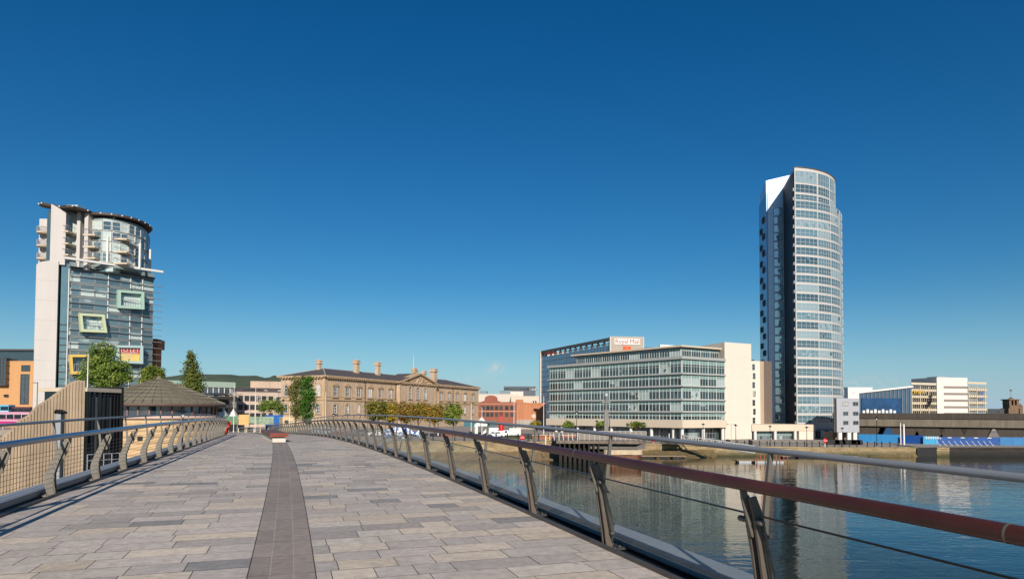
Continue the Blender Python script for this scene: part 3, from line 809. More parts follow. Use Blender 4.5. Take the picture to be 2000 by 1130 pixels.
# ------------------------------------------------------------------ trees
def tree(name, label, px, D, ytop, ybot, blobs, cols, leaf=.35, n=2600, trunk=.22, group=None, seed=0, X=None):
    """blobs: crown volumes in the picture (px, py, rx, ry); ybot: row of the trunk's foot (None: on the ground)"""
    rnd = random.Random(seed+int(px)); x0 = ray(px,790).x*D; zg = gz(x0)
    s = D/F
    t = thing(name, label, 'tree', (x0, D, zg), group)
    B = [(Vector((ray(a,b).x*D, D+rnd.uniform(-.25,.25)*c*s, ZAT(a,b,D))), c*s*1.08, d*s*1.06) for a,b,c,d in blobs]; n = int(n*1.5)
    mb = MB(); zc = sum(b[0].z for b in B)/len(B); ztop = max(b[0].z+b[2]*.6 for b in B)
    pts = [Vector((x0,D,zg-.1))]
    for k in range(1,6): pts.append(Vector((x0+rnd.uniform(-.15,.15)*k*.4, D+rnd.uniform(-.1,.1), zg+(ztop-zg)*k/5)))
    mb.tube(pts, trunk, 8, r1=trunk*.2)
    for p,rx,rz in B:
        for k in range(3):
            q = p+Vector((rnd.uniform(-.7,.7)*rx, rnd.uniform(-.7,.7)*rx, rnd.uniform(-.5,.6)*rz))
            zs = max(zg+.9, min(q.z-.6, zg+(ztop-zg)*rnd.uniform(.25,.7))); st = Vector((x0,D,zs))
            mb.tube([st, st.lerp(q,.5)+Vector((0,0,.15)), q], trunk*.42, 5, r1=.03)
    mb.build('trunk', M['bark'], t)
    mb = MB(); mb.c = []
    vol = [b[1]*b[1]*b[2] for b in B]; tot = sum(v**.75 for v in vol)
    for (p,rx,rz),v in zip(B,vol):
        nn = int(n*v**.75/tot); nc = max(6, nn//22)
        for c in range(nc):
            # clump centre towards the surface of the volume
            d = Vector((rnd.gauss(0,1),rnd.gauss(0,1),rnd.gauss(0,1))).normalized(); r = rnd.random()**.45*rnd.uniform(.78,1.12)
            cc = p+Vector((d.x*rx*r,d.y*rx*r,d.z*rz*r)); kq = .75+.5*rnd.random(); cr = rnd.uniform(.16,.34)*min(rx,rz)+leaf*.5
            base_c = rnd.choice(cols); kk = rnd.uniform(.7,1.25)
            for l in range(nn//nc):
                e = Vector((rnd.gauss(0,1),rnd.gauss(0,1),rnd.gauss(0,.8)))*cr*.55; q = cc+e
                nrm = (d+Vector((rnd.gauss(0,1),rnd.gauss(0,1),rnd.gauss(0,1)))*.8+Vector((0,0,.35))).normalized()
                a = nrm.orthogonal().normalized(); a = Matrix.Rotation(rnd.uniform(0,2*PI),3,nrm) @ a; b = nrm.cross(a)
                w_, h_ = leaf*rnd.uniform(.35,.6), leaf*rnd.uniform(.6,1.0)
                mb.add([q-a*w_*.5, q+b*h_*.55-nrm*.04, q+a*w_*.5, q-b*h_*.55-nrm*.04],[(0,1,2,3)])
                k2 = kk*rnd.uniform(.8,1.2); col = tuple(min(.9,x*k2) for x in base_c); mb.c += [col]*4
    mb.build('crown', M['leaf'], t)
    return t
G1 = [lin(112,134,54), lin(94,120,48), lin(132,148,66)]
G2 = [lin(110,130,46), lin(136,146,58), lin(90,114,42)]
AUT = [lin(172,140,44), lin(150,130,46), lin(150,112,48), lin(128,130,50)]
RUS = [lin(152,112,56), lin(158,126,54), lin(134,124,52)]
YEL = [lin(180,152,44), lin(162,146,48), lin(140,132,48)]

# ================================================================== CUSTOM HOUSE (sandstone palace)
stone = mat('sandstone', lin(196,171,144), .85, var=.16, scale=.55, bump=.25, bscale=5, streak=.22)
stone_d = mat('carved_sandstone', lin(192,164,130), .85, var=.2, scale=1.0, streak=.25)
slate = mat('slate_roof', lin(88,80,78), .7, var=.16, scale=.5, bump=.2, bscale=3)
lead = mat('lead_flashing', lin(168,164,160), .6, var=.1)
W = Wall(634,200,934,293); CH = W
ch = thing('sandstone_palace', 'long sandstone palace with slate hipped roof, chimneys and a carved pediment, behind the autumn trees', 'building', base(W))
zg = gz(W.a.x); ze = W.z(636,733); zs = W.z(636,780); zp = W.z(636,816); DEP = 17.0
wallbox(MB(), W, 0, W.L, zg-.3, ze, DEP).build('wall', stone, ch)
mb = MB(); wallbox(mb, W, -.25, W.L+.25, zg-.3, zp, DEP+.25, .25); mb.build('plinth', stone, ch)
mb = MB()
for z,h,o in ((zs-.15,.45,.28),(zs+.9,.2,.14),(zp+.004,.18,.30)): wallbox(mb, W, -o, W.L+o, z, z+h, DEP+o, o)
mb.build('string_course', stone_d, ch)
mb = MB()
wallbox(mb, W, -.45, W.L+.45, ze-.75, ze-.35, DEP+.45, .45); wallbox(mb, W, -.95, W.L+.95, ze-.348, ze+.1, DEP+.95, .95)
n = int(W.L/1.1)
for i in range(n): wallbox(mb, W, .3+i*1.1, .75+i*1.1, ze-.73, ze-.35, 0, .88)
for i in range(14):
    X = mb.X; mb.X = W.R; mb.box(-.88,0,.4+i*1.15,.85+i*1.15,ze-.73,ze-.35); mb.X = X
mb.build('cornice', stone_d, ch)
# quoins at the corners
mb = MB()
for t0 in (-.12, W.L-1.0): wallbox(mb, W, t0, t0+1.12, zp+.19, zs-.16, 1.0, .12); wallbox(mb, W, t0, t0+1.12, zs+.31, ze-.76, 1.0, .12)
mb.build('corner_pilaster', stone_d, ch)
zr = W.z(656,716)
def roofz(name, poly_e, ridge, m, parent, X):
    mb = MB(X); v = [(*p,ze+.1) for p in poly_e]+[(*p,zr) for p in ridge]
    mb.add(v, [(0,1,5,4),(1,2,5),(2,3,4,5),(3,0,4),(3,2,1,0)]); return mb.build(name, m, parent)
rf = roofz('roof', [(-.9,-.9),(W.L+.9,-.9),(W.L+.9,DEP+.9),(-.9,DEP+.9)], [(9.5,DEP/2),(W.L-13,DEP/2)], slate, ch, W.R)
mb = MB(W.R)
for p,q in (((-.9,-.9,ze+.13),(9.5,DEP/2,zr+.03)),((9.5,DEP/2,zr+.03),(W.L-13,DEP/2,zr+.03)),((W.L-13,DEP/2,zr+.03),(W.L+.9,-.9,ze+.13)),((9.5,DEP/2,zr+.03),(-.9,DEP+.9,ze+.13))): mb.beam(p,q,.28,.12)
mb.build('ridge_flashing', lead, rf)
# chimneys
for px,yt,wid,off in ((623.5,703,1.9,13.5),(696,703,2.5,10.5),(738,707,2.3,10.5),(847,720,3.4,9.5),(828,724,2.2,9)):
    D = W.Y(px)+off; c = PT(px,yt,D); mb = MB(Matrix.Translation((c.x,c.y,0))@Matrix.Rotation(W.ang,4,'Z')); z = c.z; hw = wid/2*.76
    mb.box(-hw*.8,hw*.8,-hw*.8,hw*.8,ze,z-1.15); mb.box(-hw*1.1,hw*1.1,-hw*1.1,hw*1.1,z-1.15,z-.8); mb.box(-hw*.95,hw*.95,-hw*.95,hw*.95,z-.8,z-.25); mb.box(-hw*1.05,hw*1.05,-hw*1.05,hw*1.05,z-.25,z-.05)
    for i in range(3):
        mb.lathe([(.17,z-.05),(.14,z+.28),(0,z+.28)],6,((i-1)*hw*.6,0,0))
    mb.build('chimney', stone, rf)
# windows
stonew = mat('window_surround', lin(178,150,118), .8, var=.12, streak=.1)
chg = glass('sash_glass', (.06,.07,.08), (.55,.54,.50), .6)
def hood_me():
    mb = MB()
    for s in (-1,1): mb.box(s*1.22-.16,s*1.22+.16,-.22,0,-.25,3.05)
    mb.box(-1.5,1.5,-.42,0,3.05,3.3)
    mb.extrude([(-1.6,3.301),(1.6,3.301),(1.6,3.42),(0,4.15),(-1.6,3.42)], lambda a,b,c:(a,c,b), -.45, 0)
    mb.box(-1.45,1.45,-.38,0,-.5,-.25)
    for x in (-.75,0,.75): mb.box(x-.1,x+.1,-.06,0,5.0,5.75)
    return mb.mesh('surround', stonew)
def arch_me(w, h):
    mb = MB(); r = w/2
    for s in (-1,1): mb.box(s*(r+.18)-.17,s*(r+.18)+.17,-.2,0,-.2,h-r)
    for i in range(8):
        a,b = PI*i/8, PI*(i+1)/8
        mb.extrude([((r+.02)*math.cos(a),h-r+(r+.02)*math.sin(a)),((r+.4)*math.cos(a),h-r+(r+.4)*math.sin(a)),((r+.4)*math.cos(b),h-r+(r+.4)*math.sin(b)),((r+.02)*math.cos(b),h-r+(r+.02)*math.sin(b))], lambda a,b,c:(a,c,b), -.22, 0)
    mb.box(-r-.5,r+.5,-.3,0,-.42,-.2)
    return mb.mesh('surround', stonew)
hood = hood_me(); arch = arch_me(1.7,3.3); archb = arch_me(1.7,4.6)
up = [468,587,698,809,909,1006,1418,1498,1580,1658,1735,1812]
zu0, zu1 = W.z(653,773), W.z(653,754.5); zl0, zl1 = W.z(653,806.5), W.z(653,788)
for u in up:
    px = 560+u/5
    o = window(ch, on(W, W.t(px), zu0, .02), W.ang, 1.9, zu1-zu0, 2, 2, M['whitep'], chg, fw=.16, d=.16)
    k = kid('surround', hood, o)
    o = window(ch, on(W, W.t(px), zl0, .02), W.ang, 1.7, zl1-zl0, 2, 3, M['whitep'], chg, fw=.16, d=.16, arch=True)
    k = kid('surround', arch, o); k.scale = (1,1,(zl1-zl0)/3.3)
# end wall (left face)
We = Wall.xy((W.a - W.n*DEP)[:], W.a[:])
for tt in (2.2,5.0,8.5,12.0,14.8):
    for z0,z1 in ((zu0,zu1+.6),(zl0,zl1)):
        o = window(ch, on(We, tt, z0, .02), We.ang, 1.5, z1-z0, 2, 3, M['whitep'], chg, fw=.14, d=.16, arch=True)
        k = kid('surround', arch, o); k.scale = (.9,1,(z1-z0)/3.3)
# downpipes
pipe = mat('brown_downpipe', lin(86,62,50), .6)
for px in (712,772,884,839):
    mb = MB(); p = on(W, W.t(px), 0, .2 if px not in (839,) else .3); mb.tube([(p.x,p.y,zp),(p.x,p.y,ze-.8)], .13, 6); mb.build('downpipe', pipe, ch)
# pediment bay
t0,t1 = W.t(775), W.t(846); PB = 1.3
mb = MB(); wallbox(mb, W, t0, t1, zg-.3, ze-.3, -.01, PB); mb.build('pediment_bay', stone, ch)
za = W.z(811,728); tm = (t0+t1)/2
fnp = lambda a,b,c: tuple(W.R @ Vector((a,-c,b)))
mb = MB(); mb.extrude([(t0-.3,ze-.3),(t1+.3,ze-.3),(tm,za-.5)], fnp, .3, PB+.02); tym = mb.build('tympanum', mat('pale_carving', lin(206,184,158), .85, var=.2, scale=1.2), ch)
mb = MB()
rnd = random.Random(3)
for i in range(46):
    u = rnd.uniform(t0+1.5,t1-1.5); hmax = (1-abs(u-tm)/((t1-t0)/2))*(za-ze)-.9
    if hmax < .5: continue
    z = ze+.1+rnd.uniform(.2,hmax); mb.extrude([(u+.35*math.cos(k*PI/4)*rnd.uniform(.5,1.2), z+.4*math.sin(k*PI/4)) for k in range(8)], fnp, PB+.02, PB+.3)
mb.build('carved_figures', stonew, tym)
mb = MB()
for s,e in ((t0-1.2,ze-.1),(t1+1.2,ze-.1)):
    mb.extrude([(s,e),(tm,za),(tm,za-.55),(s,e-.5)], fnp, -1.0, PB+.9)
mb.extrude([(t0-1.2,ze-.62),(t1+1.2,ze-.62),(t1+1.2,ze-.12),(t0-1.2,ze-.12)], fnp, 0, PB+.75)
for i in range(14): 
    a = t0+.3+i*(t1-t0-1)/13; mb.extrude([(a,ze-.95),(a+.5,ze-.95),(a+.5,ze-.62),(a,ze-.62)], fnp, PB-.01, PB+.7)
mb.build('pediment_cornice', stone_d, ch)
mb = MB(); v = [fnp(t0-1.0,ze+.05,PB+.6), fnp(tm,za-.1,PB+.6), fnp(t1+1.0,ze+.05,PB+.6), fnp(t0-1.0,ze+.05,-6), fnp(tm,za-.1,-8), fnp(t1+1.0,ze+.05,-6)]
mb.add(v,[(0,1,4,3),(1,2,5,4)]); mb.build('pediment_roof', slate, rf)
mb = MB(); c = W.R @ Vector((tm,.6,0)); mb.cbox((c.x,c.y,za+.5),2.0,1.5,1.0,0,W.ang); mb.cbox((c.x,c.y,za+1.1),2.4,1.9,.25,0,W.ang); mb.cbox((c.x,c.y,za+1.6),1.5,1.1,.75,0,W.ang); mb.build('finial_block', stone_d, rf)
for u in (1173,1248,1322):
    px = 560+u/5
    o = window(ch, on(W, W.t(px), W.z(795,778), PB+.02), W.ang, 2.0, W.z(795,753.5)-W.z(795,778), 2, 4, M['whitep'], chg, fw=.2, d=.16, arch=True)
    k = kid('surround', archb, o); k.scale = (1.15,1,(W.z(795,753.5)-W.z(795,778))/4.6)
for px in (775.8,845):
    mb = MB(); wallbox(mb, W, W.t(px)-.6, W.t(px)+.6, zp+.19, ze-1.0, -PB, PB+.15); mb.build('corner_pilaster', stone_d, ch)
c = PT(807.6,700,W.Y(808)+2); single('flagpole', MB().lathe([(.13,za+1.8),(.07,c.z+1.3),(.12,c.z+1.4),(0,c.z+1.6)],6,(c.x,c.y,0)), M['whitep'], 'thin white flagpole on the roof peak above the carved pediment', 'flagpole')

# ================================================================== far left: orange brick flats
obrick = mat('orange_brick', lin(196,146,98), .85, var=.08, scale=1.2, streak=.05)
W,t,z0,z1 = facade('apartment_block', 'orange brick apartment block with tall dark windows at the far left edge', 'building', -60,225,64,225,706,16,obrick)
mb = MB(); zt = W.z(30,684); wallbox(mb, W, 0, W.L-.6, z1+.36, zt, 14, -.8); mb.build('attic_storey', M['win'], t)
mb = MB(); wallbox(mb, W, -.5, W.L+.3, zt+.003, zt+.5, 15, .2); mb.build('roof_slab', M['steel_dark'], t)
frm = mat('dark_window_frame', lin(70,68,68), .6)
def wat(px, ya, yb, wpx, nx, nz, **kw):
    za_, zb_ = W.z(px,ya), W.z(px,yb); wd = abs(W.t(px+wpx/2)-W.t(px-wpx/2))
    return window(t, on(W, W.t(px), zb_, .01), W.ang, wd, za_-zb_, nx, nz, kw.pop('fm',frm), kw.pop('gm',M['win']), fw=.22, d=.2, **kw)
wat(49,712.5,724.5,17,2,1); wat(48,730,789,17,2,6); wat(12,782-12,775-1,9,1,1)
wat(13,770,775.5,8,2,1); wat(-20,712,724,16,2,1); wat(-20,730,789,16,2,6)
mb = MB(); wallbox(mb, W, W.t(0), W.t(17), W.z(10,752), W.z(10,700), -.01, 1.6); ob = mb.build('bay_window', M['win'], t)
mb = MB()
for y in (700,714,728,740,752): wallbox(mb, W, W.t(0)-.1, W.t(17)+.1, W.z(10,y)-.12, W.z(10,y)+.12, -.01, 1.75)
for px in (0,5.5,11,17): wallbox(mb, W, W.t(px)-.12, W.t(px)+.12, W.z(10,751)+.13, W.z(10,700.5)-.13, -1.6, 1.72)
mb.build('bay_frame', frm, ob)

# ================================================================== the curved glass tower with coloured frames (left)
btw = mat('pale_pink_cladding', lin(194,187,181), .75, var=.03, scale=.4, streak=.05)
brown = mat('brown_canopy', lin(70,58,50), .6, var=.15)
bgrey = mat('grey_green_band', lin(132,146,146), .5, metal=.2, var=.08)
btg = glass('tower_glass', (.075,.13,.15), (.50,.57,.52), .62)
D0=124.0
bt = thing('glass_tower', 'curved glass tower with pale pink side wall, brown roof canopies and coloured balcony frames', 'tower', (PT(180,800,D0).x, D0+6, gz(-80)))
zg = gz(-80); zgt = WL[bt]
ARC = [(133,124.2),(147,125),(190,127.2),(230,129.5),(262,131.8),(299,134.8)]
apts = [PT(px-1.5,640,D) for px,D in ARC]
# smooth arc by resampling a Catmull-Rom through the points
def crom(P, n):
    out=[]; m=len(P)
    for k in range(n+1):
        u=(m-1)*k/n; i=min(int(u),m-2); f=u-i
        p0,p1,p2,p3=P[max(i-1,0)],P[i],P[i+1],P[min(i+2,m-1)]
        out.append(.5*((2*p1)+(p2-p0)*f+(2*p0-5*p1+4*p2-p3)*f*f+(3*p1-p0-3*p2+p3)*f**3))
    return out
arc = [Vector((p.x,p.y)) for p in crom([Vector((p.x,p.y,0)) for p in apts], 24)]
def arc_off(o, ext=0.0):
    out=[]
    for i,p in enumerate(arc):
        d=(arc[min(i+1,24)]-arc[max(i-1,0)]).normalized(); nn=Vector((d.y,-d.x)); q=p+nn*o
        if i==0: q-=d*ext*0
        if i==24: q+=d*ext
        out.append((q.x,q.y))
    return out
backp = [(arc[-1].x-7.2, arc[-1].y+11),(arc[0].x-4,arc[0].y+18)]
zt_low = ZAT(147,527,125); zt_band = ZAT(147,513,125)
mb = MB(); mb.prism([tuple(p) for p in arc]+backp, zg-.3, zt_low); mb.build('tower_core', bgrey, bt)
mb = MB(); mb.prism(arc_off(.35)+backp, zt_low+.004, zt_band); mb.build('grey_band', bgrey, bt)
mb = MB(); mb.prism(arc_off(.75)+[(p[0],p[1]) for p in arc_off(.37)[::-1]], zt_low+.25, zt_low+.5); mb.build('brown_rail', brown, bt)  # brown rail standing out round the foot of the grey band
NF = 9; zb0 = ZAT(147,762,125); fh = (zt_low-zb0)/NF; NBAY = 8
for f in range(NF):
    for b in range(NBAY):
        i0 = b*3; p,q = arc[i0],arc[i0+3]; wd=(q-p).length; ang=math.atan2((q-p).y,(q-p).x)
        c=(p+q)/2; nn=Vector(((q-p).y,-(q-p).x)).normalized(); c+=nn*.16
        window(bt,(c.x,c.y,zb0+f*fh+.25),ang,wd-.04,fh-.5,1,3,M['alu'],btg,fw=.07,d=.12,split=.66,spm=M['teal'])
mb = MB()
for f in range(NF):
    for z in (zb0+f*fh+.05, zb0+f*fh+fh*.52): mb.prism(arc_off(.72,1.7)+arc_off(.40,1.7)[::-1], z, z+.07)
mb.build('sun_louvre', M['grey'], bt)
mb = MB()
for i in (0,12,18,21):
    d=(arc[min(i+1,24)]-arc[max(i-1,0)]).normalized(); nn=Vector((d.y,-d.x)); c=arc[i]+nn*.3; mb.box(c.x-.07,c.x+.07,c.y-.07,c.y+.07,zg,zt_low)
mb.build('facade_post', M['whitep'], bt)
# pale side wall
WA = Wall(66,121.5,109.5,123,py=700); zt_w = ZAT(90,508,122)
mb = MB(); mb.X = WA.R
mb.extrude([(0,zg-.3),(WA.L,zg-.3),(WA.L,zt_w+.1),(WA.L*.55,zt_w),(WA.L*.18,zt_w-.35),(0,zt_w-.9)], lambda a,b,c:(a,c,b), 0, 9)
mb.build('side_wall', btw, bt)
mb = MB()
for k in range(1,9): wallbox(mb, WA, 0, WA.L, zg+k*(zt_w-zg)/9-.03, zg+k*(zt_w-zg)/9+.0, -.002, .012)
mb.build('panel_joint', M['grey'], bt)
# recessed glazed slot between wall and curve
WS = Wall.xy((WA.b.x,WA.b.y+.8),(arc[0].x,arc[0].y+.3)); mb = MB(); wallbox(mb, WS, 0, WS.L, zg, zt_band-.3, 3); mb.build('stair_glazing', btg, bt)
mb = MB()
for k in range(18): z=zg+k*fh/2; wallbox(mb, WS, 0, WS.L, z, z+.16, -.01, .12)
mb.build('transom', frm, bt)
# upper storeys
zu = zt_band
def pb(name, pxa, pxb, D, ya, yb, dep, m, front=0, pyref=470):
    w_ = Wall(pxa,D,pxb,D,py=pyref); mbx=MB(); wallbox(mbx,w_,0,w_.L,ZAT(pxa,yb,D),ZAT(pxa,ya,D),dep,front); return mbx.build(name,m,bt), w_
zc = lambda px,py,D: ZAT(px,py,D)
w1 = Wall(98.5,122.6,128,123.6,py=460); mb=MB(); mb.X=w1.R
mb.extrude([(0,zt_w-.5),(w1.L,zt_w-.5),(w1.L,zc(127,413,123.6)),(0,zc(99,398,122.6))], lambda a,b,c:(a,c,b),0,1.0); mb.build('blade_wall', btw, bt)
pb('rear_block',76,99,126,427,515,6,btw)
pb('stair_glazing',91,98.5,124.6,412,512,3,M['teal'])
pb('pier',149.5,156,124.8,411,522,2.5,btw); pb('pier',156.2,164,126.2,414,522,2.5,M['cream']); pb('pier',164.2,171.5,124.9,416,526,2.5,btw)
pb('apartment_glazing',128,150,126,400,520,4,btg)
pb('apartment_glazing',171.5,222,126.8,424,530,5,btg)
# curved upper drum
darc = [Vector((p.x,p.y)) for p in crom([Vector((PT(px,480,D).x,D,0)) for px,D in ((171,126.5),(200,126.2),(235,127.6),(262,130),(281,133.4),(290,138))],20)]
ztd = zc(230,431,128); 
mb=MB(); mb.prism([tuple(p) for p in darc]+[(darc[-1].x-4,darc[-1].y+6),(darc[0].x+1,darc[0].y+12)], zu-.5, ztd); mb.build('drum_core', bgrey, bt)
for f in range(4):
    zf = zu+.5+f*(ztd-zu-.8)/4; hh=(ztd-zu-.8)/4
    for b in range(10):
        p,q=darc[b*2],darc[b*2+2]; c=(p+q)/2; d=(q-p).normalized(); nn=Vector((d.y,-d.x)); c+=nn*.1
        window(bt,(c.x,c.y,zf),math.atan2(d.y,d.x),(q-p).length-.05,hh-.25,1,2,M['whitep'],btg,fw=.08,d=.14)
def canopy(pts, z0, z1, hgt, mname):
    mb=MB(); zf=lambda p: z0+(z1-z0)*((p[0]-pts[0][0])/(pts[-1][0]-pts[0][0]+1e-6)) if z0!=z1 else z0
    n=len(pts); pl=pts
    mb.prism(pl, lambda p: min(max(zf(p),min(z0,z1)),max(z0,z1)), lambda p: min(max(zf(p),min(z0,z1)),max(z0,z1))+hgt)
    o=mb.build('canopy',brown,bt)
    mb=MB()
    for p in pl[::2]: mb.cbox((p[0],p[1],min(max(zf(p),min(z0,z1)),max(z0,z1))+hgt*.6),.24,.24,.2)
    mb.build('bracket_light',M['whitep'],o)
# drum canopy: offset arc
off=[]
for i,p in enumerate(darc):
    d=(darc[min(i+1,20)]-darc[max(i-1,0)]).normalized(); off.append(tuple(p+Vector((d.y,-d.x))*1.0))
canopy(off[:-2]+[(darc[-1].x-1,darc[-1].y+1.5),(darc[0].x+3,darc[0].y+5)], zc(171,421,126)+.0, zc(171,421,126)+.001, .42, 'c')
# left swooping canopy: rounded at the left end
cx,cy=PT(88,405,124).x,124.6
lp=[(cx+1.15*math.cos(a)-.0, cy+1.5*math.sin(a)) for a in [PI/2+PI*k/8 for k in range(9)]]
x2=PT(134,410,123).x
canopy(lp+[(x2,cy-1.6),(x2+.3,cy+3)], zc(80,402,124), zc(134,413,124), .42, 'c')
lp=[(PT(px,410,D).x,D) for px,D in ((116,122.8),(128,121.6),(142,121.6),(152,122.6),(172,124.3))]
canopy(lp+[(lp[-1][0],128),(lp[0][0],128)], zc(120,406,123), zc(172,414,124.5), .4, 'c')
# balconies
def balcony(pxa,pxb,D,y,depth,rnd_=False):
    a=PT(pxa,y,D); b=PT(pxb,y,D); z=a.z
    X=Matrix.Translation(((a.x+b.x)/2,D,z)); w_=b.x-a.x
    if rnd_: poly=[(w_/2*math.cos(PI+PI*k/8), depth*math.sin(PI+PI*k/8)) for k in range(9)]
    else: poly=[(-w_/2,0),(-w_/2+.1,-depth),(w_/2-.1,-depth),(w_/2,0)]
    mb=MB(X); mb.prism(poly,-.28,0); o=mb.build('balcony',M['cream'],bt)
    mb=MB(X)
    for p,q in zip(poly,poly[1:]):
        mb.beam((*p,.95),(*q,.95),.06,.06)
        for k in range(4): 
            c=(p[0]+(q[0]-p[0])*k/4,p[1]+(q[1]-p[1])*k/4); mb.beam((*c,0),(*c,.95),.035,.035)
    mb.build('railing',M['alu'],o)
for y in (455,481,506): balcony(77,97,125.9,y,1.7,True)
for y in (456,479,501): balcony(122,149,125.6,y,2.2)
for y in (461,484,506): balcony(171,197,126.4,y,1.6)
for y in (469,494,516): balcony(230,258,128.4,y,1.6)
# long white fin and white frames
a=PT(126,503,121.2); b=PT(318,531,133.5); mb=MB(); mb.beam(a,b,.55,.42); mb.build('white_fin',M['whitep'],bt)
for px,ya,yb,D in ((211,463,512,126.3),(274,475,524,130.2),(294,487,540,135)):
    p=PT(px,ya,D); q=PT(px,yb,D); mb=MB(); mb.beam(p,(p.x,p.y,q.z),.35,.35); mb.beam((p.x,p.y+.2,p.z-.18),(p.x-1.4,p.y+1.6,p.z-.18),.34,.34); mb.build('white_frame',M['whitep'],bt)
# coloured balcony frames
Wc = Wall(131.5,124.0,297.5,134.6,py=640)
def cframe(quad, m, inner, out=.75):
    pts=[(Wc.t(px,py),Wc.z(px,py)) for px,py in quad]; c=(sum(p[0] for p in pts)/4,sum(p[1] for p in pts)/4)
    inn=[(c[0]+(p[0]-c[0])*.79,c[1]+(p[1]-c[1])*.74) for p in pts]
    fn=lambda a,b,k: tuple(Wc.R@Vector((a,-k,b)))
    mb=MB()
    for i in range(4):
        j=(i+1)%4; mb.extrude([pts[i],pts[j],inn[j],inn[i]],fn,.9,out+1.3)
    o=mb.build('balcony_frame',m,bt)
    mb=MB(); mb.extrude(inn,fn,1.0,1.05); mb.build('pane',btg if inner!='sign' else M['dark'],o)
    if inner=='rail':
        mb=MB(); x0,x1=min(p[0] for p in inn),max(p[0] for p in inn); z0=min(p[1] for p in inn); h=(max(p[1] for p in inn)-z0)*.48
        for k in range(9): x=x0+.1+(x1-x0-.2)*k/8; mb.add([fn(x-.03,z0+.02,out+1.0),fn(x+.03,z0+.02,out+1.0),fn(x+.03,z0+h,out+1.0),fn(x-.03,z0+h,out+1.0)],[(0,1,2,3)])
        mb.X=Wc.R; mb.box(x0,x1,-out-1.05,-out-.95,z0+h,z0+h+.1); mb.box(x0,x1,-out-1.05,-out-.95,z0+.02,z0+.14); mb.build('railing',M['galv'],o)
    return o,inn
cframe([(224.5,568),(275,572),(275.5,606),(224.5,603)],mat('mint_frame',lin(160,188,174),.6,var=.04),'rail')
cframe([(149.5,613),(198,616),(203.5,651),(153,649)],mat('lime_frame',lin(192,200,164),.6,var=.04),'rail')
cframe([(131,693),(173,693),(174,731),(134,731)],mat('yellow_frame',lin(216,182,92),.6,var=.04),'rail')
o,inn=cframe([(221,675),(273,676),(273,711),(222,709)],mat('pale_aqua_frame',lin(168,190,190),.6,var=.04),'sign')
x0,x1=min(p[0] for p in inn)+.08,max(p[0] for p in inn)-.08; z0,z1=min(p[1] for p in inn)+.08,max(p[1] for p in inn)-.08; zm=z0+(z1-z0)*.55
mb=MB(); wallbox(mb,Wc,x0,x1,z0,zm,-1.1,1.6,0); wallbox(mb,Wc,x0,x1,zm+.003,z1,-1.1,1.6,1)
text_mb(mb,'TO LET',1.05,sign_X(Wc,(x0+x1)/2,zm+(z1-zm)*.58,1.64),.02,2)
for k in range(3): wallbox(mb,Wc,x0+.5,x1-1.2,z0+.35+k*.42,z0+.5+k*.42,-1.59,1.62,3)
wallbox(mb,Wc,x0+.2,x1-.2,zm+.12,zm+.2,-1.59,1.62,2)
mb.build('letting_board',[mat('board_yellow',lin(222,190,104),.6),mat('board_red',lin(176,66,64),.6),M['whitep'],M['cream']],o)

# distant brick chimney stack beside the tower
c=PT(301,700,150); mb=MB(); mb.box(c.x-.9,c.x+.9,149,151.4,gz(-80),ZAT(301,662,150)); mb.box(c.x-1.1,c.x+1.5,148.8,151.6,ZAT(301,682,150),ZAT(301,664,150))
single('brick_stack',mb,mat('red_sandstone',lin(186,122,84),.85,var=.15,streak=.2),'narrow brick stack with a dark top just right of the glass tower','stack')

# ================================================================== ribbed concrete stair wall with glazed end, and conical pavilion
rib = mat('ribbed_concrete', lin(170,150,126), .9, var=.14, scale=1.0, bump=.3, bscale=20, streak=.35)
DW=45.0; Wr=Wall(-60,42.5,166.5,DW,py=800)
sw=thing('ribbed_stair_wall','tan ribbed concrete wedge wall with a dark glazed end, left of the bridge','stair tower',(Wr.b.x-3,DW,WATER_Z-.3))
OUT=[(166.5,743.8),(153,741.4),(138.6,745.4),(118,759.7),(95.6,776.5),(70,792.4),(54,810),(33.5,821),(20.7,838.6),(0,854.5),(-58,899)]
op=[(Wr.t(px,py),Wr.z(px,py)) for px,py in OUT]
mb=MB(); mb.X=Wr.R; mb.extrude([(op[0][0],WATER_Z-.3)]+op+[(op[-1][0],WATER_Z-.3)],lambda a,b,c:(a,c,b),0,.55); mb.build('wall',rib,sw)
mb=MB(); mb.X=Wr.R
def ztop(t):
    for (a,b),(c,d) in zip(op,op[1:]):
        if c<=t<=a: return b+(d-b)*(t-a)/(c-a)
    return WATER_Z
t_=.06
while t_<Wr.L-.1:
    z=min(ztop(t_),ztop(t_+.1))-.08
    if z>WATER_Z: mb.add([(t_,0,WATER_Z-.3),(t_+.03,-.07,WATER_Z-.3),(t_+.08,-.07,WATER_Z-.3),(t_+.11,0,WATER_Z-.3),(t_,0,z),(t_+.03,-.07,z),(t_+.08,-.07,z),(t_+.11,0,z)],[(0,1,5,4),(1,2,6,5),(2,3,7,6),(4,5,6,7)])
    t_+=.175
mb.build('concrete_ribs',rib,sw)
Wg=Wall(168,DW+.1,234,48.2,py=800); zgt=Wg.z(170,757)
mb=MB(); wallbox(mb,Wg,0,Wg.L,WATER_Z-.3,zgt-.25,3.2); mb.build('glazed_shaft',mat('dark_shaft_glass',lin(28,42,46),.12,var=.3,scale=.6,spec=.6),sw)
mb=MB()
k=0
for u in (0.02,.17,.32,.48,.60,.70,.80,.90,.985): wallbox(mb,Wg,u*Wg.L-.035,u*Wg.L+.035,WATER_Z-.3,zgt-.25,-.01,.10)
for z in (zgt-.5,zgt-3.0,zgt-5.6): wallbox(mb,Wg,0,Wg.L,z,z+.08,-.01,.09)
mb.build('mullion',M['black'],sw)
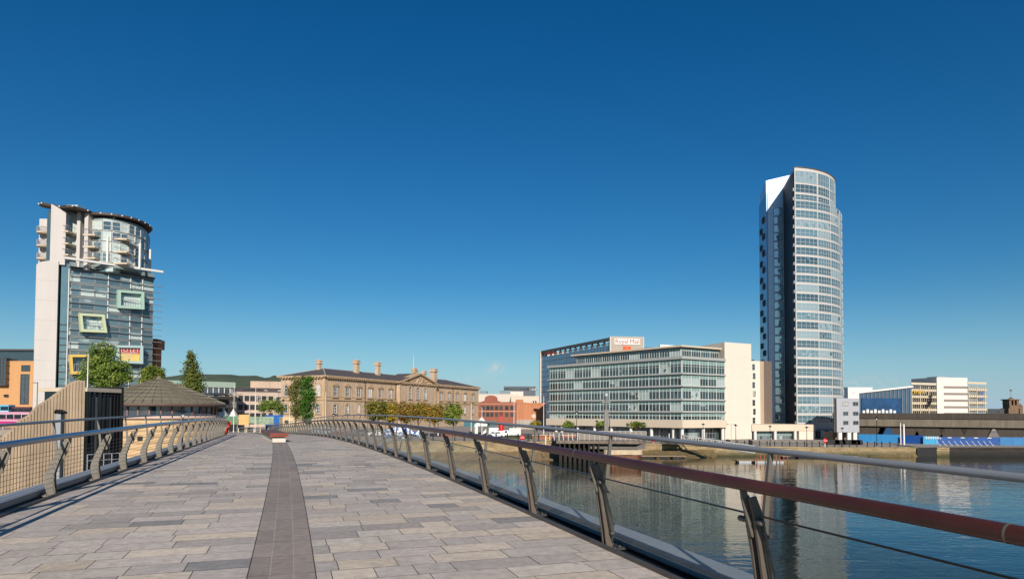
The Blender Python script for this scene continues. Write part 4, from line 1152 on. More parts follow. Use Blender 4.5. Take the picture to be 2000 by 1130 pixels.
mb=MB(); wallbox(mb,Wg,.18*Wg.L,.3*Wg.L,WATER_Z,zgt-.6,-.02,.05); wallbox(mb,Wg,.62*Wg.L,.69*Wg.L,WATER_Z,zgt-.6,-.02,.05); mb.build('grey_panel',mat('dull_panel',lin(92,92,90),.7,var=.2),sw)
mb=MB(); wallbox(mb,Wg,-.1,Wg.L+.1,zgt-.246,zgt+.02,3.6,.15); mb.build('roof_slab',M['cream'],sw)
mb=MB(); wallbox(mb,Wg,Wg.L-.06,Wg.L+.12,WATER_Z-.3,zgt+.18,3.4,.2); mb.build('corner_post',M['black'],sw)

# conical pavilion
PX,PD=310,74.0; pc=PT(PX,780,PD); PZ=lambda y:ZAT(PX,y,PD-6.9)
pav=thing('round_pavilion','round riverside pavilion with stepped conical grey roof and glazed band','pavilion',(pc.x,pc.y,WATER_Z-.3))
roofm=mat('lead_clad_roof',lin(114,107,90),.7,var=.18,scale=1.2,streak=.12)
C0=(pc.x,pc.y,0); RE_=6.85; ze_=ZAT(PX,792,PD-7.2); za_=ZAT(PX,741,PD)
prof=[]; NS=7
for k in range(NS):
    r0=RE_*(1-k/NS*.93); r1=RE_*(1-(k+1)/NS*.93); 
    h=lambda r: ze_+.25+(za_-ze_-.25)*((1-r/RE_)/.93)**.92
    prof+=[(r0,h(r0)+(0 if k==0 else .09)),(r1,h(r1))]
prof+=[(.3,za_+.2),(0,za_+.5)]
mb=MB(); mb.lathe(prof,48,C0,smooth=False); rf=mb.build('roof',roofm,pav)
mb=MB()
for k in range(48):
    a=2*PI*k/48; ca,sa=math.cos(a),math.sin(a)
    for r0,r1 in [(RE_*(1-i/NS*.93)-.02,RE_*(1-(i+1)/NS*.93)+.02) for i in range(NS if k%2==0 else 5)]:
        mb.beam((pc.x+r0*ca,pc.y+r0*sa,h(r0)+.10),(pc.x+r1*ca,pc.y+r1*sa,h(r1)+.03),.05,.07)
mb.build('roof_seam',roofm,rf)
mb=MB(); mb.lathe([(RE_-.5,ze_-.05),(RE_+.06,ze_-.02),(RE_+.06,ze_+.24),(RE_-.05,ze_+.26)],48,C0); mb.build('eaves',mat('brown_fascia',lin(92,72,62),.6),rf)
zsil=ZAT(PX,812,PD-6.6)
mb=MB(); mb.lathe([(5.95,zsil),(5.95,ze_-.02)],48,C0); mb.build('glazing',M['win'],pav)
mb=MB()
for k in range(36):
    a=2*PI*k/36; mb.cbox((pc.x+6.0*math.cos(a),pc.y+6.0*math.sin(a),(zsil+ze_)/2),.10,.16,ze_-zsil-.03,0,a)
mb.build('mullion',mat('pinkish_mullion',lin(120,92,88),.6),pav)
mb=MB(); mb.lathe([(5.9,zsil-.32),(6.32,zsil-.32),(6.32,zsil-.002),(5.9,zsil)],48,C0); mb.build('sill_band',mat('pale_pink_sill',lin(196,170,156),.7),pav)
ochre=mat('ochre_panels',lin(196,166,126),.85,var=.1,scale=.8,streak=.1)
mb=MB(); z=WATER_Z-.3
while z<zsil-.35:
    z1=min(z+.62,zsil-.325); mb.lathe([(6.05,z),(6.1,z+.03),(6.1,z1-.03),(6.05,z1)],48,C0); z=z1
mb.build('drum_wall',ochre,pav)
mb=MB()
for a in (-.9,): mb.cbox((pc.x+6.1*math.cos(a-.45),pc.y+6.1*math.sin(a-.45),zsil-2.3),.5,.06,.45,0,a-.45+PI/2)
mb.build('wall_vent',M['dark'],pav)
# floodlight column beside the wall
c=PT(116,860,31); mb=MB(); t=thing('floodlight_column','grey square column with black floodlights on top, before the ribbed wall','column',(c.x,31,WATER_Z-.3))
mb.cbox((c.x,31,(WATER_Z+ZAT(116,808,31))/2),.22,.22,ZAT(116,808,31)-WATER_Z); mb.build('column',M['galv'],t)
mb=MB(); mb.tube([(c.x+.17,31,WATER_Z),(c.x+.17,31,ZAT(116,806,31))],.045,8); mb.build('pole',M['black'],t)
for k in range(4):
    mb=MB(Matrix.Translation((c.x-.12+k*.11,30.95+.05*(k%2),ZAT(116,804,31)))@Matrix.Rotation(.5+k*.3,4,'X')@Matrix.Rotation(k*.7-1,4,'Z')); mb.box(-.05,.05,-.1,.1,-.05,.05); mb.lathe([(.05,.05),(.07,.1),(0,.1)],8); mb.build('floodlight',M['black'],t)
# jetty rail below
mb=MB(); a=PT(171,887,43.2); b=PT(234,885,45); z0=a.z
for dz_ in (0,-.4): mb.beam((a.x,a.y,z0+dz_),(b.x,b.y,z0+dz_),.05,.05)
for k in range(5): p=a.lerp(b,k/4); mb.beam((p.x,p.y,z0),(p.x,p.y,z0-1.3),.05,.05)
mb.box(a.x-.2,b.x+.3,a.y-.8,b.y+.8,z0-1.45,z0-1.25)
single('jetty_rail',mb,M['galv'],'white steel guard rail on a jetty below the dark glazed stair','guard rail')
c=PT(171,745,46.5); single('slim_flagpole',MB().lathe([(.05,ZAT(171,760,46.5)),(.025,ZAT(170,691,46.5)),(0,ZAT(170,690,46.5))],6,(c.x,46.5,0)),M['whitep'],'slim white pole rising above the ribbed concrete wedge','pole')
# ================================================================== behind the plaza, left of the palace
pinkw = mat('pink_white_render', lin(200,180,164), .8, var=.06, streak=.12)
W,t,z0,z1 = facade('office_block','pale pink three storey office block with square dark windows and a dark mansard roof','building',463,235,559,245,766,14,pinkw)
W8=W
for row in ((772,782.5),(789.5,799.5),(806,815)):
    for px in (470,482,493,504.5,515.6,529): 
        zt,zb=W.z(470,row[0]),W.z(470,row[1]); window(t,on(W,W.t(px),zb,.01),W.ang,1.55,zt-zb,2,1,frm,M['win'],fw=.14)
for row in ((775,786),(792,804)):
    zt,zb=W.z(548,row[0]),W.z(548,row[1]); window(t,on(W,W.t(548.5),zb,.01),W.ang,3.4,zt-zb,3,1,frm,M['win'],fw=.14)
mb=MB(); mb.X=W.R; zr1=W.z(480,756); mb.add([(.4,-.2,z1+.36),(W.L,-.2,z1+.36),(W.L,14,z1+.36),(.4,14,z1+.36),(2.2,1.6,zr1),(W.L,1.6,zr1),(W.L,12,zr1),(2.2,12,zr1)],[(0,1,5,4),(1,2,6,5),(2,3,7,6),(3,0,4,7),(4,5,6,7)])
r_=mb.build('roof',mat('brown_mansard',lin(86,74,72),.7,var=.12),t)
for px in (478,486,494,507,520,546): zt,zb=W.z(478,758.5),W.z(478,764); window(r_,on(W,W.t(px),zb,-.35),W.ang,1.5,zt-zb,1,1,frm,M['win'])
def plainblock(name,label,px0,D0,px1,D1,yt,dep,m,rows=(),roofm=None,cat='building',wins=None):
    W,t,z0,z1=facade(name,label,cat,px0,D0,px1,D1,yt,dep,m,roof=roofm)
    if wins:
        for ya,yb,pxs,wd,nx,nz in wins:
            zt,zb=W.z(pxs[0],ya),W.z(pxs[0],yb)
            for px in pxs: window(t,on(W,W.t(px),zb,.01),W.ang,wd,zt-zb,nx,nz,frm,M['win'],fw=.13)
    return W,t
plainblock('rooftop_hall','large beige flat roofed hall rising behind the pale pink office block',489,300,556,305,745,14,mat('beige_panels',lin(196,170,148),.85,var=.1,streak=.25))
# green-grey glass office with pale green roof band
grn=mat('pale_green_band',lin(150,166,152),.7,var=.06)
W,t,z0,z1=facade('college_block','low glass office with pale green roof band behind the conical pavilion','building',392,215,455,222,756,14,M['grey'])
mb=MB(); wallbox(mb,W,-.6,W.L+.6,W.z(420,756),W.z(420,745),14.6,.6); mb.build('roof_band',grn,t)
for ya,yb in ((757.5,767),(768,777),(780,792)):
    for px in (399,410,421,432,443): zt,zb=W.z(399,ya),W.z(399,yb); window(t,on(W,W.t(px),zb,.05),W.ang,1.7,zt-zb,2,1,M['galv'],M['win'])
mb=MB(); 
for px in (393.5,404.5,415.5,426.5,437.5,448.5): wallbox(mb,W,W.t(px)-.12,W.t(px)+.12,z0,z1,-.02,.35)
mb.build('facade_column',M['whitep'],t)
W,t=plainblock('glass_office','pale green glass office showing left of the tall pointed tree',322,225,372,228,744,14,mat('green_glass_wall',lin(132,156,146),.3,var=.08),wins=[(748,756,(332,342,352,362),1.5,2,1),(758,768,(332,342,352,362),1.5,2,1)])
# cream wing with a flat canopy
W,t=plainblock('cream_pavilion','cream building with flat projecting canopies right of the pavilion roof',424,190,462,196,775,9,M['cream'],wins=[(779,789,(432,442,452),2.0,2,1),(796,804,(430,445,456),1.6,2,1)])
mb=MB(); wallbox(mb,W,-1.8,W.L+.4,W.z(440,771),W.z(440,767.5),8,2.2); mb.build('canopy',M['cream'],t)

# plaza clutter
gm_=mat('green_banner',lin(96,128,100),.8,var=.4,scale=1.3)
def panel(name,label,cat,px0,px1,D,y0,y1,m,th=.12,posts=True,group=None,D1=None):
    W=Wall(px0,D,px1,D1 or D,py=820); t=thing(name,label,cat,base(W),group); zt=W.z(px0,y0); zb=max(W.z(px0,y1),gz(W.a.x)); mb=MB(); wallbox(mb,W,0,W.L,zb,zt,th); mb.build('panel',m,t)
    if posts:
        mb=MB(); n=max(1,int(W.L/2.2))
        for k in range(n+1): wallbox(mb,W,W.L*k/n-.05,W.L*k/n+.05,gz(W.a.x)-.05,zt+.12,.06,.08)
        mb.build('post',M['galv'],t)
    return t
panel('banner_fence','green mesh banner fence beside the white tents','fence',431,464,182,812,828,gm_)
panel('banner_fence','green and white banner fence between yellow panels and blue container','fence',487,534,185,813,828,mat('green_white_banner',lin(132,150,128),.8,var=.5,scale=.9))
panel('poster_hoarding','yellow hoarding panels with pale posters','hoarding',466,486,180,809,829,mat('ochre_hoarding',lin(206,168,108),.8,var=.2,scale=1.5),posts=False)
# blue container
W=Wall(519,190,553,192,py=820); t=thing('container','bright blue steel container on the plaza','container',base(W))
zt=W.z(520,810.5); mb=MB(); wallbox(mb,W,0,W.L,gz(W.a.x)+.12,zt,2.5)
mb.build('box',M['blue'],t)
mb=MB()
for k in range(int(W.L/.35)): wallbox(mb,W,.1+k*.35,.25+k*.35,gz(W.a.x)+.25,zt-.12,-.005,.05)
mb.build('corrugation',M['blue'],t); mb=MB(); wallbox(mb,W,0,W.L,zt+.003,zt+.1,2.5,.08); wallbox(mb,W,0,W.L,gz(W.a.x)-.05,gz(W.a.x)+.117,2.5,.06); mb.build('rail',M['blue'],t)
# cream gate lodge
W,t=plainblock('gate_lodge','small cream walled kiosk at the foot of the two tall trees',553,186,582,188,817,5,mat('lodge_cream',lin(214,190,150),.8,var=.08,streak=.15),wins=[(820,826,(560,),1.0,2,1)])
# white tents
def tent(label,px,D,w_,ytop,legs=True):
    c=PT(px,820,D); zg=gz(c.x); zt=ZAT(px,ytop,D); t=thing('event_tent',label,'tent',(c.x,D,zg),'white event tents'); h=w_/2; ze=zg+2.3
    mb=MB(); mb.add([(c.x-h,D-h,ze),(c.x+h,D-h,ze),(c.x+h,D+h,ze),(c.x-h,D+h,ze),(c.x,D,zt),(c.x-h,D-h,ze-.3),(c.x+h,D-h,ze-.3),(c.x+h,D+h,ze-.3),(c.x-h,D+h,ze-.3)],[(0,1,4),(1,2,4),(2,3,4),(3,0,4),(5,6,1,0),(6,7,2,1),(7,8,3,2),(8,5,0,3)]); mb.build('roof',M['whitep'],t)
    for sx in (-1,1):
        for sy in (-1,1): mb=MB(); mb.box(c.x+sx*h-.05,c.x+sx*h+.05,D+sy*h-.05,D+sy*h+.05,zg,ze-.3); mb.build('leg',M['galv'],t)
    mb=MB(); mb.box(c.x-h*.9,c.x-h*.5,D-h*.98,D-h*.94,zg+.1,ze-.32); mb.build('side_sheet',M['whitep'],t)
tent('white peaked tent beside the pavilion eaves',438,184,3.4,798); tent('white peaked tent partly behind the banner fence, right one of its pair',456,184.5,3.6,797)
tent('white marquee before the red brick warehouse and teal hoarding',941,172,3.6,813)
panel('hoarding','long teal hoarding under the end of the palace','hoarding',906,966,178,821,833,mat('teal_hoarding',lin(62,104,112),.7,var=.12),posts=False)
# crowd barriers and pale posts
def post_row(name,label,cat,pts,r,h,m,group,cap=0.0):
    first=None
    for px,D in pts:
        x=ray(px,830).x*D
        if first is None:
            mb=MB(); mb.lathe([(r*1.3,0),(r*1.3,.05),(r,.07),(r,h*.86),(r*1.25,h*.88),(r*1.25,h*.93),(r*.8,h*.97),(0,h)],10); me=mb.mesh(name,m)
        o=bpy.data.objects.new(name,me); COL.objects.link(o); o.location=(x,D,gz(x)); tag(o,label,cat,group); first=o
post_row('timber_bollard','pale timber bollard in the row before the banners at the bridge landing','bollard',[(466,170),(479,170),(482,172),(496,171),(508.5,170),(524,171),(509,176)],.12,1.25,mat('pale_timber',lin(206,190,160),.8),'pale bollards at the bridge landing')
# autumn trees before the palace, and the others
tree('street_tree','round green tree, leftmost of the row before the palace',738,150,780,None,[(728,800,15,18),(742,797,14,16),(735,812,16,10)],[lin(110,112,44),lin(86,100,40),lin(130,120,46)],.5,2600,.16,'trees before the palace')
tree('street_tree','yellow green tree in the row before the palace, second from left',760,152,782,None,[(757,802,14,17),(770,800,13,15),(763,814,16,9)],YEL,.5,2400,.16,'trees before the palace')
tree('street_tree','russet tree below the pediment in the row before the palace',794,152,780,None,[(786,802,15,18),(801,800,14,17),(794,814,16,9)],RUS,.5,2600,.16,'trees before the palace')
tree('street_tree','olive and amber tree below the pediment columns, before the palace',818,154,782,None,[(812,804,14,16),(826,801,13,16)],AUT,.5,2200,.16,'trees before the palace')
tree('street_tree','rusty brown tree, second from right in the row before the palace',850,154,786,None,[(840,806,15,16),(856,804,14,16),(848,815,16,9)],RUS+AUT[:1],.5,2600,.16,'trees before the palace')
tree('street_tree','lime green tree, rightmost of the row before the palace',887,148,785,None,[(880,805,13,17),(893,803,12,15),(886,818,15,9)],G2,.5,2200,.16,'trees before the palace')
tree('broad_tree','big round leafy tree before the glass tower, behind the ribbed wall',203,100,670,None,[(203,690,25,20),(190,715,28,24),(222,720,30,22),(205,740,40,18),(170,735,14,14),(242,735,14,16)],G1,.42,6500,.3)
tree('small_tree','small yellow green tree peeking over the left slope of the conical roof',287,96,716,None,[(283,730,10,12),(296,724,12,10),(290,742,14,12)],G2,.36,1300,.14)
tree('small_tree','small olive tree just left of the pavilion roof peak',316,104,720,None,[(314,730,9,10),(305,736,8,10)],AUT[3:]+G2[:1],.36,900,.12)
tree('pointed_tree','tall pointed green tree standing behind the pavilion roof',375,112,683,None,[(374,694,7,12),(374,712,12,15),(375,732,17,16),(376,750,20,16),(378,764,18,10)],[lin(112,122,54),lin(88,108,46),lin(124,126,66)],.4,4200,.22)
tree('columnar_tree','olive columnar tree, left one of the pair by the palace corner',578,172,735,None,[(578,748,13,14),(576,768,13,18),(580,790,12,18),(577,808,10,14)],[lin(120,122,64),lin(104,112,50),lin(132,124,70)],.5,2600,.18,'columnar trees at the palace corner')
tree('columnar_tree','bright green columnar tree, right one of the pair by the palace corner',600,170,733,None,[(599,747,14,15),(601,766,15,18),(600,788,15,18),(599,808,12,16),(600,820,8,8)],[lin(72,112,34),lin(60,98,32),lin(92,126,44)],.5,3600,.18,'columnar trees at the palace corner')
tree('street_tree','dark green tree before the pale pink office block',528,205,778,None,[(515,794,12,12),(530,790,14,14),(546,796,10,12)],G1,.5,2200,.16)
tree('street_tree','dark bush like tree left of the pale pink office block',445,200,782,None,[(442,790,8,7),(450,792,7,6)],G1,.45,800,.1)
for px,D,ca,lb in ((1046,140,YEL,'thin yellowing tree beside the orange brick wall'),(1111,143,G2,'low round tree left of the tall mast, before the office podium'),(1176,146,G2,'low round tree right behind the tall mast'),(1243,147,G2,'spreading low tree before the office podium entrance')):
    w_ = 1.0 if px!=1243 else 1.5
    tree('plaza_tree',lb,px,D,820,None,[(px-5*w_,829,7*w_,5),(px+5*w_,828,7*w_,5),(px,826,6,4)],ca,.4,700,.07,'low plaza trees')

# ================================================================== between palace and offices
rbrick=mat('red_brick',lin(150,92,74),.85,var=.12,scale=1.0,streak=.12)
W,t=plainblock('red_brick_warehouse','red brick warehouse with a curved gable and rows of pale windows','building' and 933,305,1010,300,786,18,rbrick,roofm=rbrick,
  wins=[(792,800,(944,953,961,970,979,990,1000),1.6,2,2),(805,813,(944,953,961,970,979,990,1000),1.5,2,2)])
zt=W.z(958,786); mb=MB(); mb.X=W.R; ta,tb_=W.t(939),W.t(978); tc_=(ta+tb_)/2; hw=(tb_-ta)/2
mb.extrude([(ta,zt+.355),(tb_,zt+.355)]+[(tc_+hw*.62*math.cos(PI*k/10), zt+.355+(W.z(958,773)-zt)*(.45+.55*math.sin(PI*k/10)) if 0<k<10 else zt+1.0) for k in range(11)],lambda a,b,c:(a,c,b),-.05,1.0); mb.build('gable',rbrick,t)
mb=MB()
for y in (788,802.5): wallbox(mb,W,-.1,W.L+.1,W.z(960,y)-.15,W.z(960,y)+.15,-.01,.16)
mb.build('string_course',mat('pale_brick_trim',lin(196,150,124),.8),t)
ob2=mat('orange_red_brick',lin(186,124,88),.85,var=.1,scale=.8,streak=.2)
W,t=plainblock('brick_gable_block','orange brick windowless block beside the blue glass slab','b' and 1009,226,1066,226,788,8,ob2,roofm=ob2)
mb=MB(); wallbox(mb,W,0,W.L,gz(W.a.x)-.2,W.z(1020,819),-.004,.12); mb.build('render_base',mat('grey_render',lin(170,158,146),.85,var=.1,streak=.2),t)
mb=MB(); wallbox(mb,W,-.2,W.t(1022),W.z(1012,787.9)+.36,W.z(1012,779.5),8,-.01); mb.build('stair_head',ob2,t)
mb=MB(); mb.X=W.R; c_=(W.t(1042.5),W.z(1042,812)); mb.extrude([(c_[0]+.75*math.cos(k*PI/8),c_[1]+.75*math.sin(k*PI/8)) for k in range(16)],lambda a,b,c:(a,c,b),-.06,-.005); mb.build('wall_disc',M['cream'],t)
plainblock('white_block','long low white building behind the red warehouse gable',932,345,1012,345,770,20,mat('white_sheet',lin(200,188,174),.7,var=.05,streak=.06))
plainblock('white_theatre','tall white building behind the orange brick block','b' and 998,335,1066,335,774,20,mat('white_stucco',lin(204,188,170),.7,var=.05,streak=.08),wins=[(782,789,(1042,1046.5),.7,1,1)])
W,t=plainblock('rooftop_plant','white plant room on the skyline left of the blue glass slab','b' and 997,350,1022,350,765,14,M['white'])
plainblock('dark_grey_block','dark grey flat block on the skyline behind the white buildings','b' and 984,400,1046,400,755,20,mat('dark_grey_cladding',lin(84,90,98),.6,var=.08),wins=[(757,762,(992,1002,1012,1022,1032,1041),4.5,3,1)])
plainblock('grey_glass_block','low grey glass block below the dark skyline block','b' and 976,390,998,390,763,18,mat('grey_glass_wall',lin(120,134,140),.35,var=.08))
plainblock('skyline_block','small blue grey block above the palace end','b' and 937,390,951,390,764,10,mat('blue_grey_wall',lin(118,134,144),.6))
c=PT(1124,700,1); 
# flag poles and lamps
FP=[(566,173,750),(636,168,765),(457,178,752),(856,158,782),(920.5,160,787),(941.5,165,795),(1004,160,778),(1062,150,773),(499,182,756)]
FL=['white flagpole beside the olive columnar tree','white flagpole before the left corner of the palace','thin white mast beside the cream canopy building','white flagpole rising behind the russet tree row','white flagpole before the right end of the palace','white flagpole beside the white marquee','white flagpole right of the red buoy','tall white flagpole before the blue glass slab','thin white mast before the pale pink office block']
for (px,D,y),lb in zip(FP,FL):
    x=ray(px,790).x*D; z=gz(x); mb=MB(); mb.lathe([(.16,z),(.14,z+.4),(.09,z+.5),(.05,ZAT(px,y,D)),(0,ZAT(px,y,D)+.05)],7,(x,D,0)); single('flagpole',mb,M['whitep'],lb,'flagpole','white flagpoles on the plaza')
# lanterns
lamp_gl=mat('lamp_glass',lin(190,190,180),.2)
def lamp_proto(h):
    t=thing('street_lamp','','street lamp',(0,0,0),'black lantern lamps')
    mb=MB(); mb.lathe([(.16,0),(.16,.5),(.10,.6),(.075,1.0),(.05,h-.75),(.09,h-.72),(.04,h-.66),(.04,h-.5)],8); mb.build('post',M['black'],t)
    mb=MB(); mb.lathe([(.10,h-.5),(.18,h-.05),(.10,h-.04)],8); l=mb.build('lantern',lamp_gl,t)
    mb=MB(); mb.lathe([(.12,h-.52),(.13,h-.49)],8); mb.lathe([(.46,h-.05),(.42,h+.0),(.12,h+.12),(.03,h+.25),(0,h+.3)],12); mb.build('hood',M['black'],l)
    return t
LP=[(651.6,168,808,'black lantern lamp before the left palace windows'),(1126,148,804,'tall black lantern lamp before the left half of the office podium'),(1165.6,148,822,'short black lantern lamp left of the tall mast'),(1373.5,141,828,'black lantern lamp above the upper end of the gangway'),(1437,141,830,'black lantern lamp before the pale end wall of the office'),(1504,141,832,'black lantern lamp before the glazed podium under the tower'),(1575.5,141,834,'black lantern lamp at the right end of the podium'),(1645,142,836,'black lantern lamp before the small grey block'),(357,60,804,'black lamp on the river edge before the pavilion drum'),(1258,147,826,'black lantern lamp beside the spreading low tree'),(543.5,200,760,'tall black lantern lamp before the pale pink office block'),(1712,146,815,'dark lamp post before the left end of the blue hoarding')]
pr=None
for px,D,y,lb in LP:
    x=ray(px,830).x*D; z=gz(x) if D>80 else -3.9; h=ZAT(px,y,D)-z
    t=lamp_proto(h); t['label']=lb
    t.location=(x,D,z)
# twin head lamp
x=ray(1428,830).x*142; z=gz(x); h=ZAT(1428,827,142)-z; t=thing('twin_lamp','slim grey lamp post with two small heads before the pale end wall','street lamp',(x,142,z))
mb=MB(); mb.tube([(x,142,z),(x,142,z+h)],.05,6); mb.tube([(x-.7,142,z+h-.15),(x+.7,142,z+h-.15)],.03,6); mb.build('post',M['galv'],t)
for s in (-.75,.75): mb=MB(); mb.lathe([(.05,0),(.2,.08),(.16,.2),(0,.24)],8,(x+s,142,z+h-.2)); mb.build('lamp_head',M['galv'],t)
# bollards with chains along the quay
bme=None
BM=mat('bollard_black',lin(34,34,34),.5)
def bollard_line(pxs,Df,h,label,group):
    global bme
    if bme is None:
        mb=MB(); mb.lathe([(.15,0),(.15,.12),(.10,.16),(.085,.75),(.12,.80),(.12,.86),(.08,.9),(.11,.97),(.08,1.05),(0,1.08)],8); bme=mb.mesh('bollard',BM)
    pr=None
    for i,px in enumerate(pxs):
        D=Df(px); x=ray(px,850).x*D; o=bpy.data.objects.new('bollard',bme); COL.objects.link(o); o.location=(x,D,gz(x)); o.scale=(h,)*3; tag(o,label,'bollard',group)
        p=Vector((x,D,gz(x)+.82*h))
        if pr is not None and (p-pr).length<5:
            ln=[pr.lerp(p,k/8)+Vector((0,0,-.22*(1-(k/4-1)**2))) for k in range(9)]; mb=MB(); mb.tube(ln,.03,4); single('chain',mb,BM,label.replace('bollard','chain sagging between bollards'),'chain',group.replace('bollards','chains'))
        pr=p
bollard_line([803,824,846,868,888,907,926,947,969,991,1012,1032,1052,1072],lambda p:128.6,1.35,'black bollard in the chained row along the plaza quay edge','bollards on the plaza quay')
bollard_line([1292,1306,1320,1334,1348,1362]+[1396+14.6*k for k in range(20)],lambda p:137.6+(p-1290)*.003,1.1,'black bollard in the row along the riverside promenade','bollards on the promenade')
bollard_line([1694,1708,1722,1738,1754],lambda p:139.6,1.1,'black bollard in the short row before the left end of blue hoarding','bollards before the hoarding')
# litter bins
for px,D,lb in ((957,129.5,'black litter bin by the chained bollards on the plaza'),(1421,140.5,'black litter bin before the podium glass'),(918.5,150,'black litter bin beside the low brick planter'),(1465,140.5,'black bin beside the podium doors')):
    x=ray(px,850).x*D; z=gz(x); t=thing('litter_bin',lb,'litter bin',(x,D,z)); mb=MB(); mb.lathe([(.3,0),(.34,.9),(.34,.95)],10,(x,D,z)); mb.build('body',M['black'],t); mb=MB(); mb.lathe([(.37,.955),(.37,1.05),(.2,1.25),(0,1.28)],10,(x,D,z)); mb.build('lid',M['black'],t)
# lifebuoy posts
for px,D,y,lb in ((1020,128.2,854,'red lifebuoy station among the plaza bollards'),(1276,137.2,858,'red lifebuoy station at the right end of the platform'),(1611,137.9,860,'red lifebuoy station on the quay below the tower')):
    x=ray(px,855).x*D; z=gz(x); zc=ZAT(px,y,D); t=thing('lifebuoy_station',lb,'lifebuoy',(x,D,z)); mb=MB(); mb.box(x-.06,x+.06,D-.06,D+.06,z-.4,zc); mb.build('post',M['whitep'],t)
    mb=MB(); mb.X=Matrix.Translation((x,D-.1,zc))@Matrix.Rotation(PI/2,4,'X'); mb.lathe([(.46,-.06),(.5,0),(.48,.1),(.3,.12),(0,.12)],16); b=mb.build('case',M['red'],t)
    mb=MB(); mb.box(x-.4,x+.4,D-.235,D-.225,zc-.04,zc+.05); mb.build('stripe',M['whitep'],b)
# yellow ladder with pole at the quay edge
x=ray(1070,860).x*127.6; z=gz(x); t=thing('quay_ladder','yellow steel ladder top on the quay edge','ladder',(x,127.6,z-1.5))
for s in (-.22,.22): mb=MB(); mb.beam((x+s,127.6,z-2.6),(x+s,127.6,z+1.15),.07,.07); mb.build('rail',M['yellow'],t)
for k in range(9): mb=MB(); mb.beam((x-.19,127.6,z-2.5+k*.4),(x+.19,127.6,z-2.5+k*.4),.05,.05); mb.build('rung',M['yellow'],t)
x=ray(1065.5,860).x*127.2; single('mooring_pole',MB().lathe([(.1,WATER_Z-.3),(.1,z+1.1),(0,z+1.15)],8,(x,127.2,0)),M['whitep'],'white mooring pole beside the yellow quay ladder','pole')

# red buoy
bx_=ray(979,820).x*156; zb=gz(bx_); t=thing('channel_buoy','tall red channel buoy standing on the plaza behind the vans','buoy',(bx_,156,zb))
mb=MB(Matrix.Translation((bx_,156,zb))); mb.lathe([(.9,0),(1.45,.7),(1.5,1.0),(1.15,1.25),(.62,1.45)],16); mb.build('float',M['red'],t)
mb=MB(Matrix.Translation((bx_,156,zb))); mb.lathe([(.62,1.45),(.6,2.9),(.55,3.0)],14); mb.build('drum',M['red'],t)
mb=MB(Matrix.Translation((bx_,156,zb)))
for a in range(4):
    c,s=math.cos(a*PI/2+.7),math.sin(a*PI/2+.7); mb.beam((c*.5,s*.5,3),(c*.22,s*.22,4.7),.12,.12)
for z in (3.5,4.1): mb.lathe([(.42-(z-3.5)*.12,z),(.42-(z-3.5)*.12,z+.1)],10)
mb.lathe([(.3,4.7),(.32,4.8),(.15,4.85),(.15,5.2),(0,5.3)],10); mb.build('cage',M['red'],t)
# planters
for px0,px1,D,lb in ((1040,1082,140,'low red brick planter beneath the thin yellowing tree'),(1097,1125,142,'low red brick planter under the round tree before the podium'),(862,918,150,'long low brick planter by the lawn edge')):
    a=PT(px0,845,D); b=PT(px1,845,D); z=min(gz(a.x),gz(b.x)); t=thing('brick_planter',lb,'planter',((a.x+b.x)/2,D,z)); mb=MB(); mb.box(a.x,b.x,D,D+2.2,z-.1,z+.85); mb.build('wall',rbrick,t); mb=MB(); mb.box(a.x-.06,b.x+.06,D-.06,D+2.26,z+.853,z+.95); mb.build('coping',M['cream'],t)
# big tiled fish sculpture
fx=ray(783,830).x*140; zf=gz(fx)
mos=bpy.data.materials.new('blue_white_tiles'); mos.use_nodes=True; nt=mos.node_tree; bs=nt.nodes['Principled BSDF']; bs.inputs['Roughness'].default_value=.25
tc=N(nt,'ShaderNodeTexCoord'); vo=N(nt,'ShaderNodeTexVoronoi',Scale=2.6); nt.links.new(tc.outputs['Object'],vo.inputs['Vector']); cr=N(nt,'ShaderNodeValToRGB'); cr.color_ramp.interpolation='CONSTANT'
e=cr.color_ramp.elements; e[0].color=(*lin(232,236,240),1); e[1].position=.55; e[1].color=(*lin(120,150,200),1); x_=e.new(.3); x_.color=(*lin(200,214,232),1); x_=e.new(.78); x_.color=(*lin(60,90,160),1)
sp_=N(nt,'ShaderNodeSeparateColor'); nt.links.new(vo.outputs['Color'],sp_.inputs[0]); nt.links.new(sp_.outputs[0],cr.inputs['Fac']); nt.links.new(cr.outputs[0],bs.inputs['Base Color'])
t=thing('fish_sculpture','large fish sculpture clad in blue and white printed tiles on the plaza','sculpture',(fx,140,zf))
secs=[(-3.6,.12,.9,1.0),(-3.0,.35,.75,1.05),(-2.0,.75,.95,1.2),(-.8,1.0,1.15,1.35),(.5,.95,1.1,1.35),(1.7,.65,.8,1.25),(2.6,.32,.45,1.1),(3.0,.2,.35,1.1)]
mb=MB(Matrix.Translation((fx,140,zf))); vs=[];fs=[]
for x_,ry,rz_,zc_ in secs:
    for k in range(16): a=2*PI*k/16; vs.append((x_,ry*math.cos(a),zc_+rz_*math.sin(a)))
for i in range(len(secs)-1):
    for k in range(16): fs.append((i*16+k,i*16+(k+1)%16,(i+1)*16+(k+1)%16,(i+1)*16+k))
fs+=[tuple(range(16)),tuple(range((len(secs)-1)*16,len(secs)*16))[::-1]]
mb.add(vs,fs,0,True); mb.build('body',mos,t)
fn=lambda a,b,c:(a,c,b)
for nm,pl in (('tail_fin',[(2.9,1.0),(4.2,2.1),(3.8,1.1),(4.2,.1)]),('dorsal_fin',[(-1.2,2.45),(.2,3.0),(1.3,2.6),(1.5,2.0),(-.8,2.3)]),('belly_fin',[(-.2,.3),(.5,-.02),(.9,-.02),(.6,.35)])):
    mb=MB(Matrix.Translation((fx,140,zf))); mb.extrude(pl,fn,-.08,.08); mb.build(nm,mos,t)
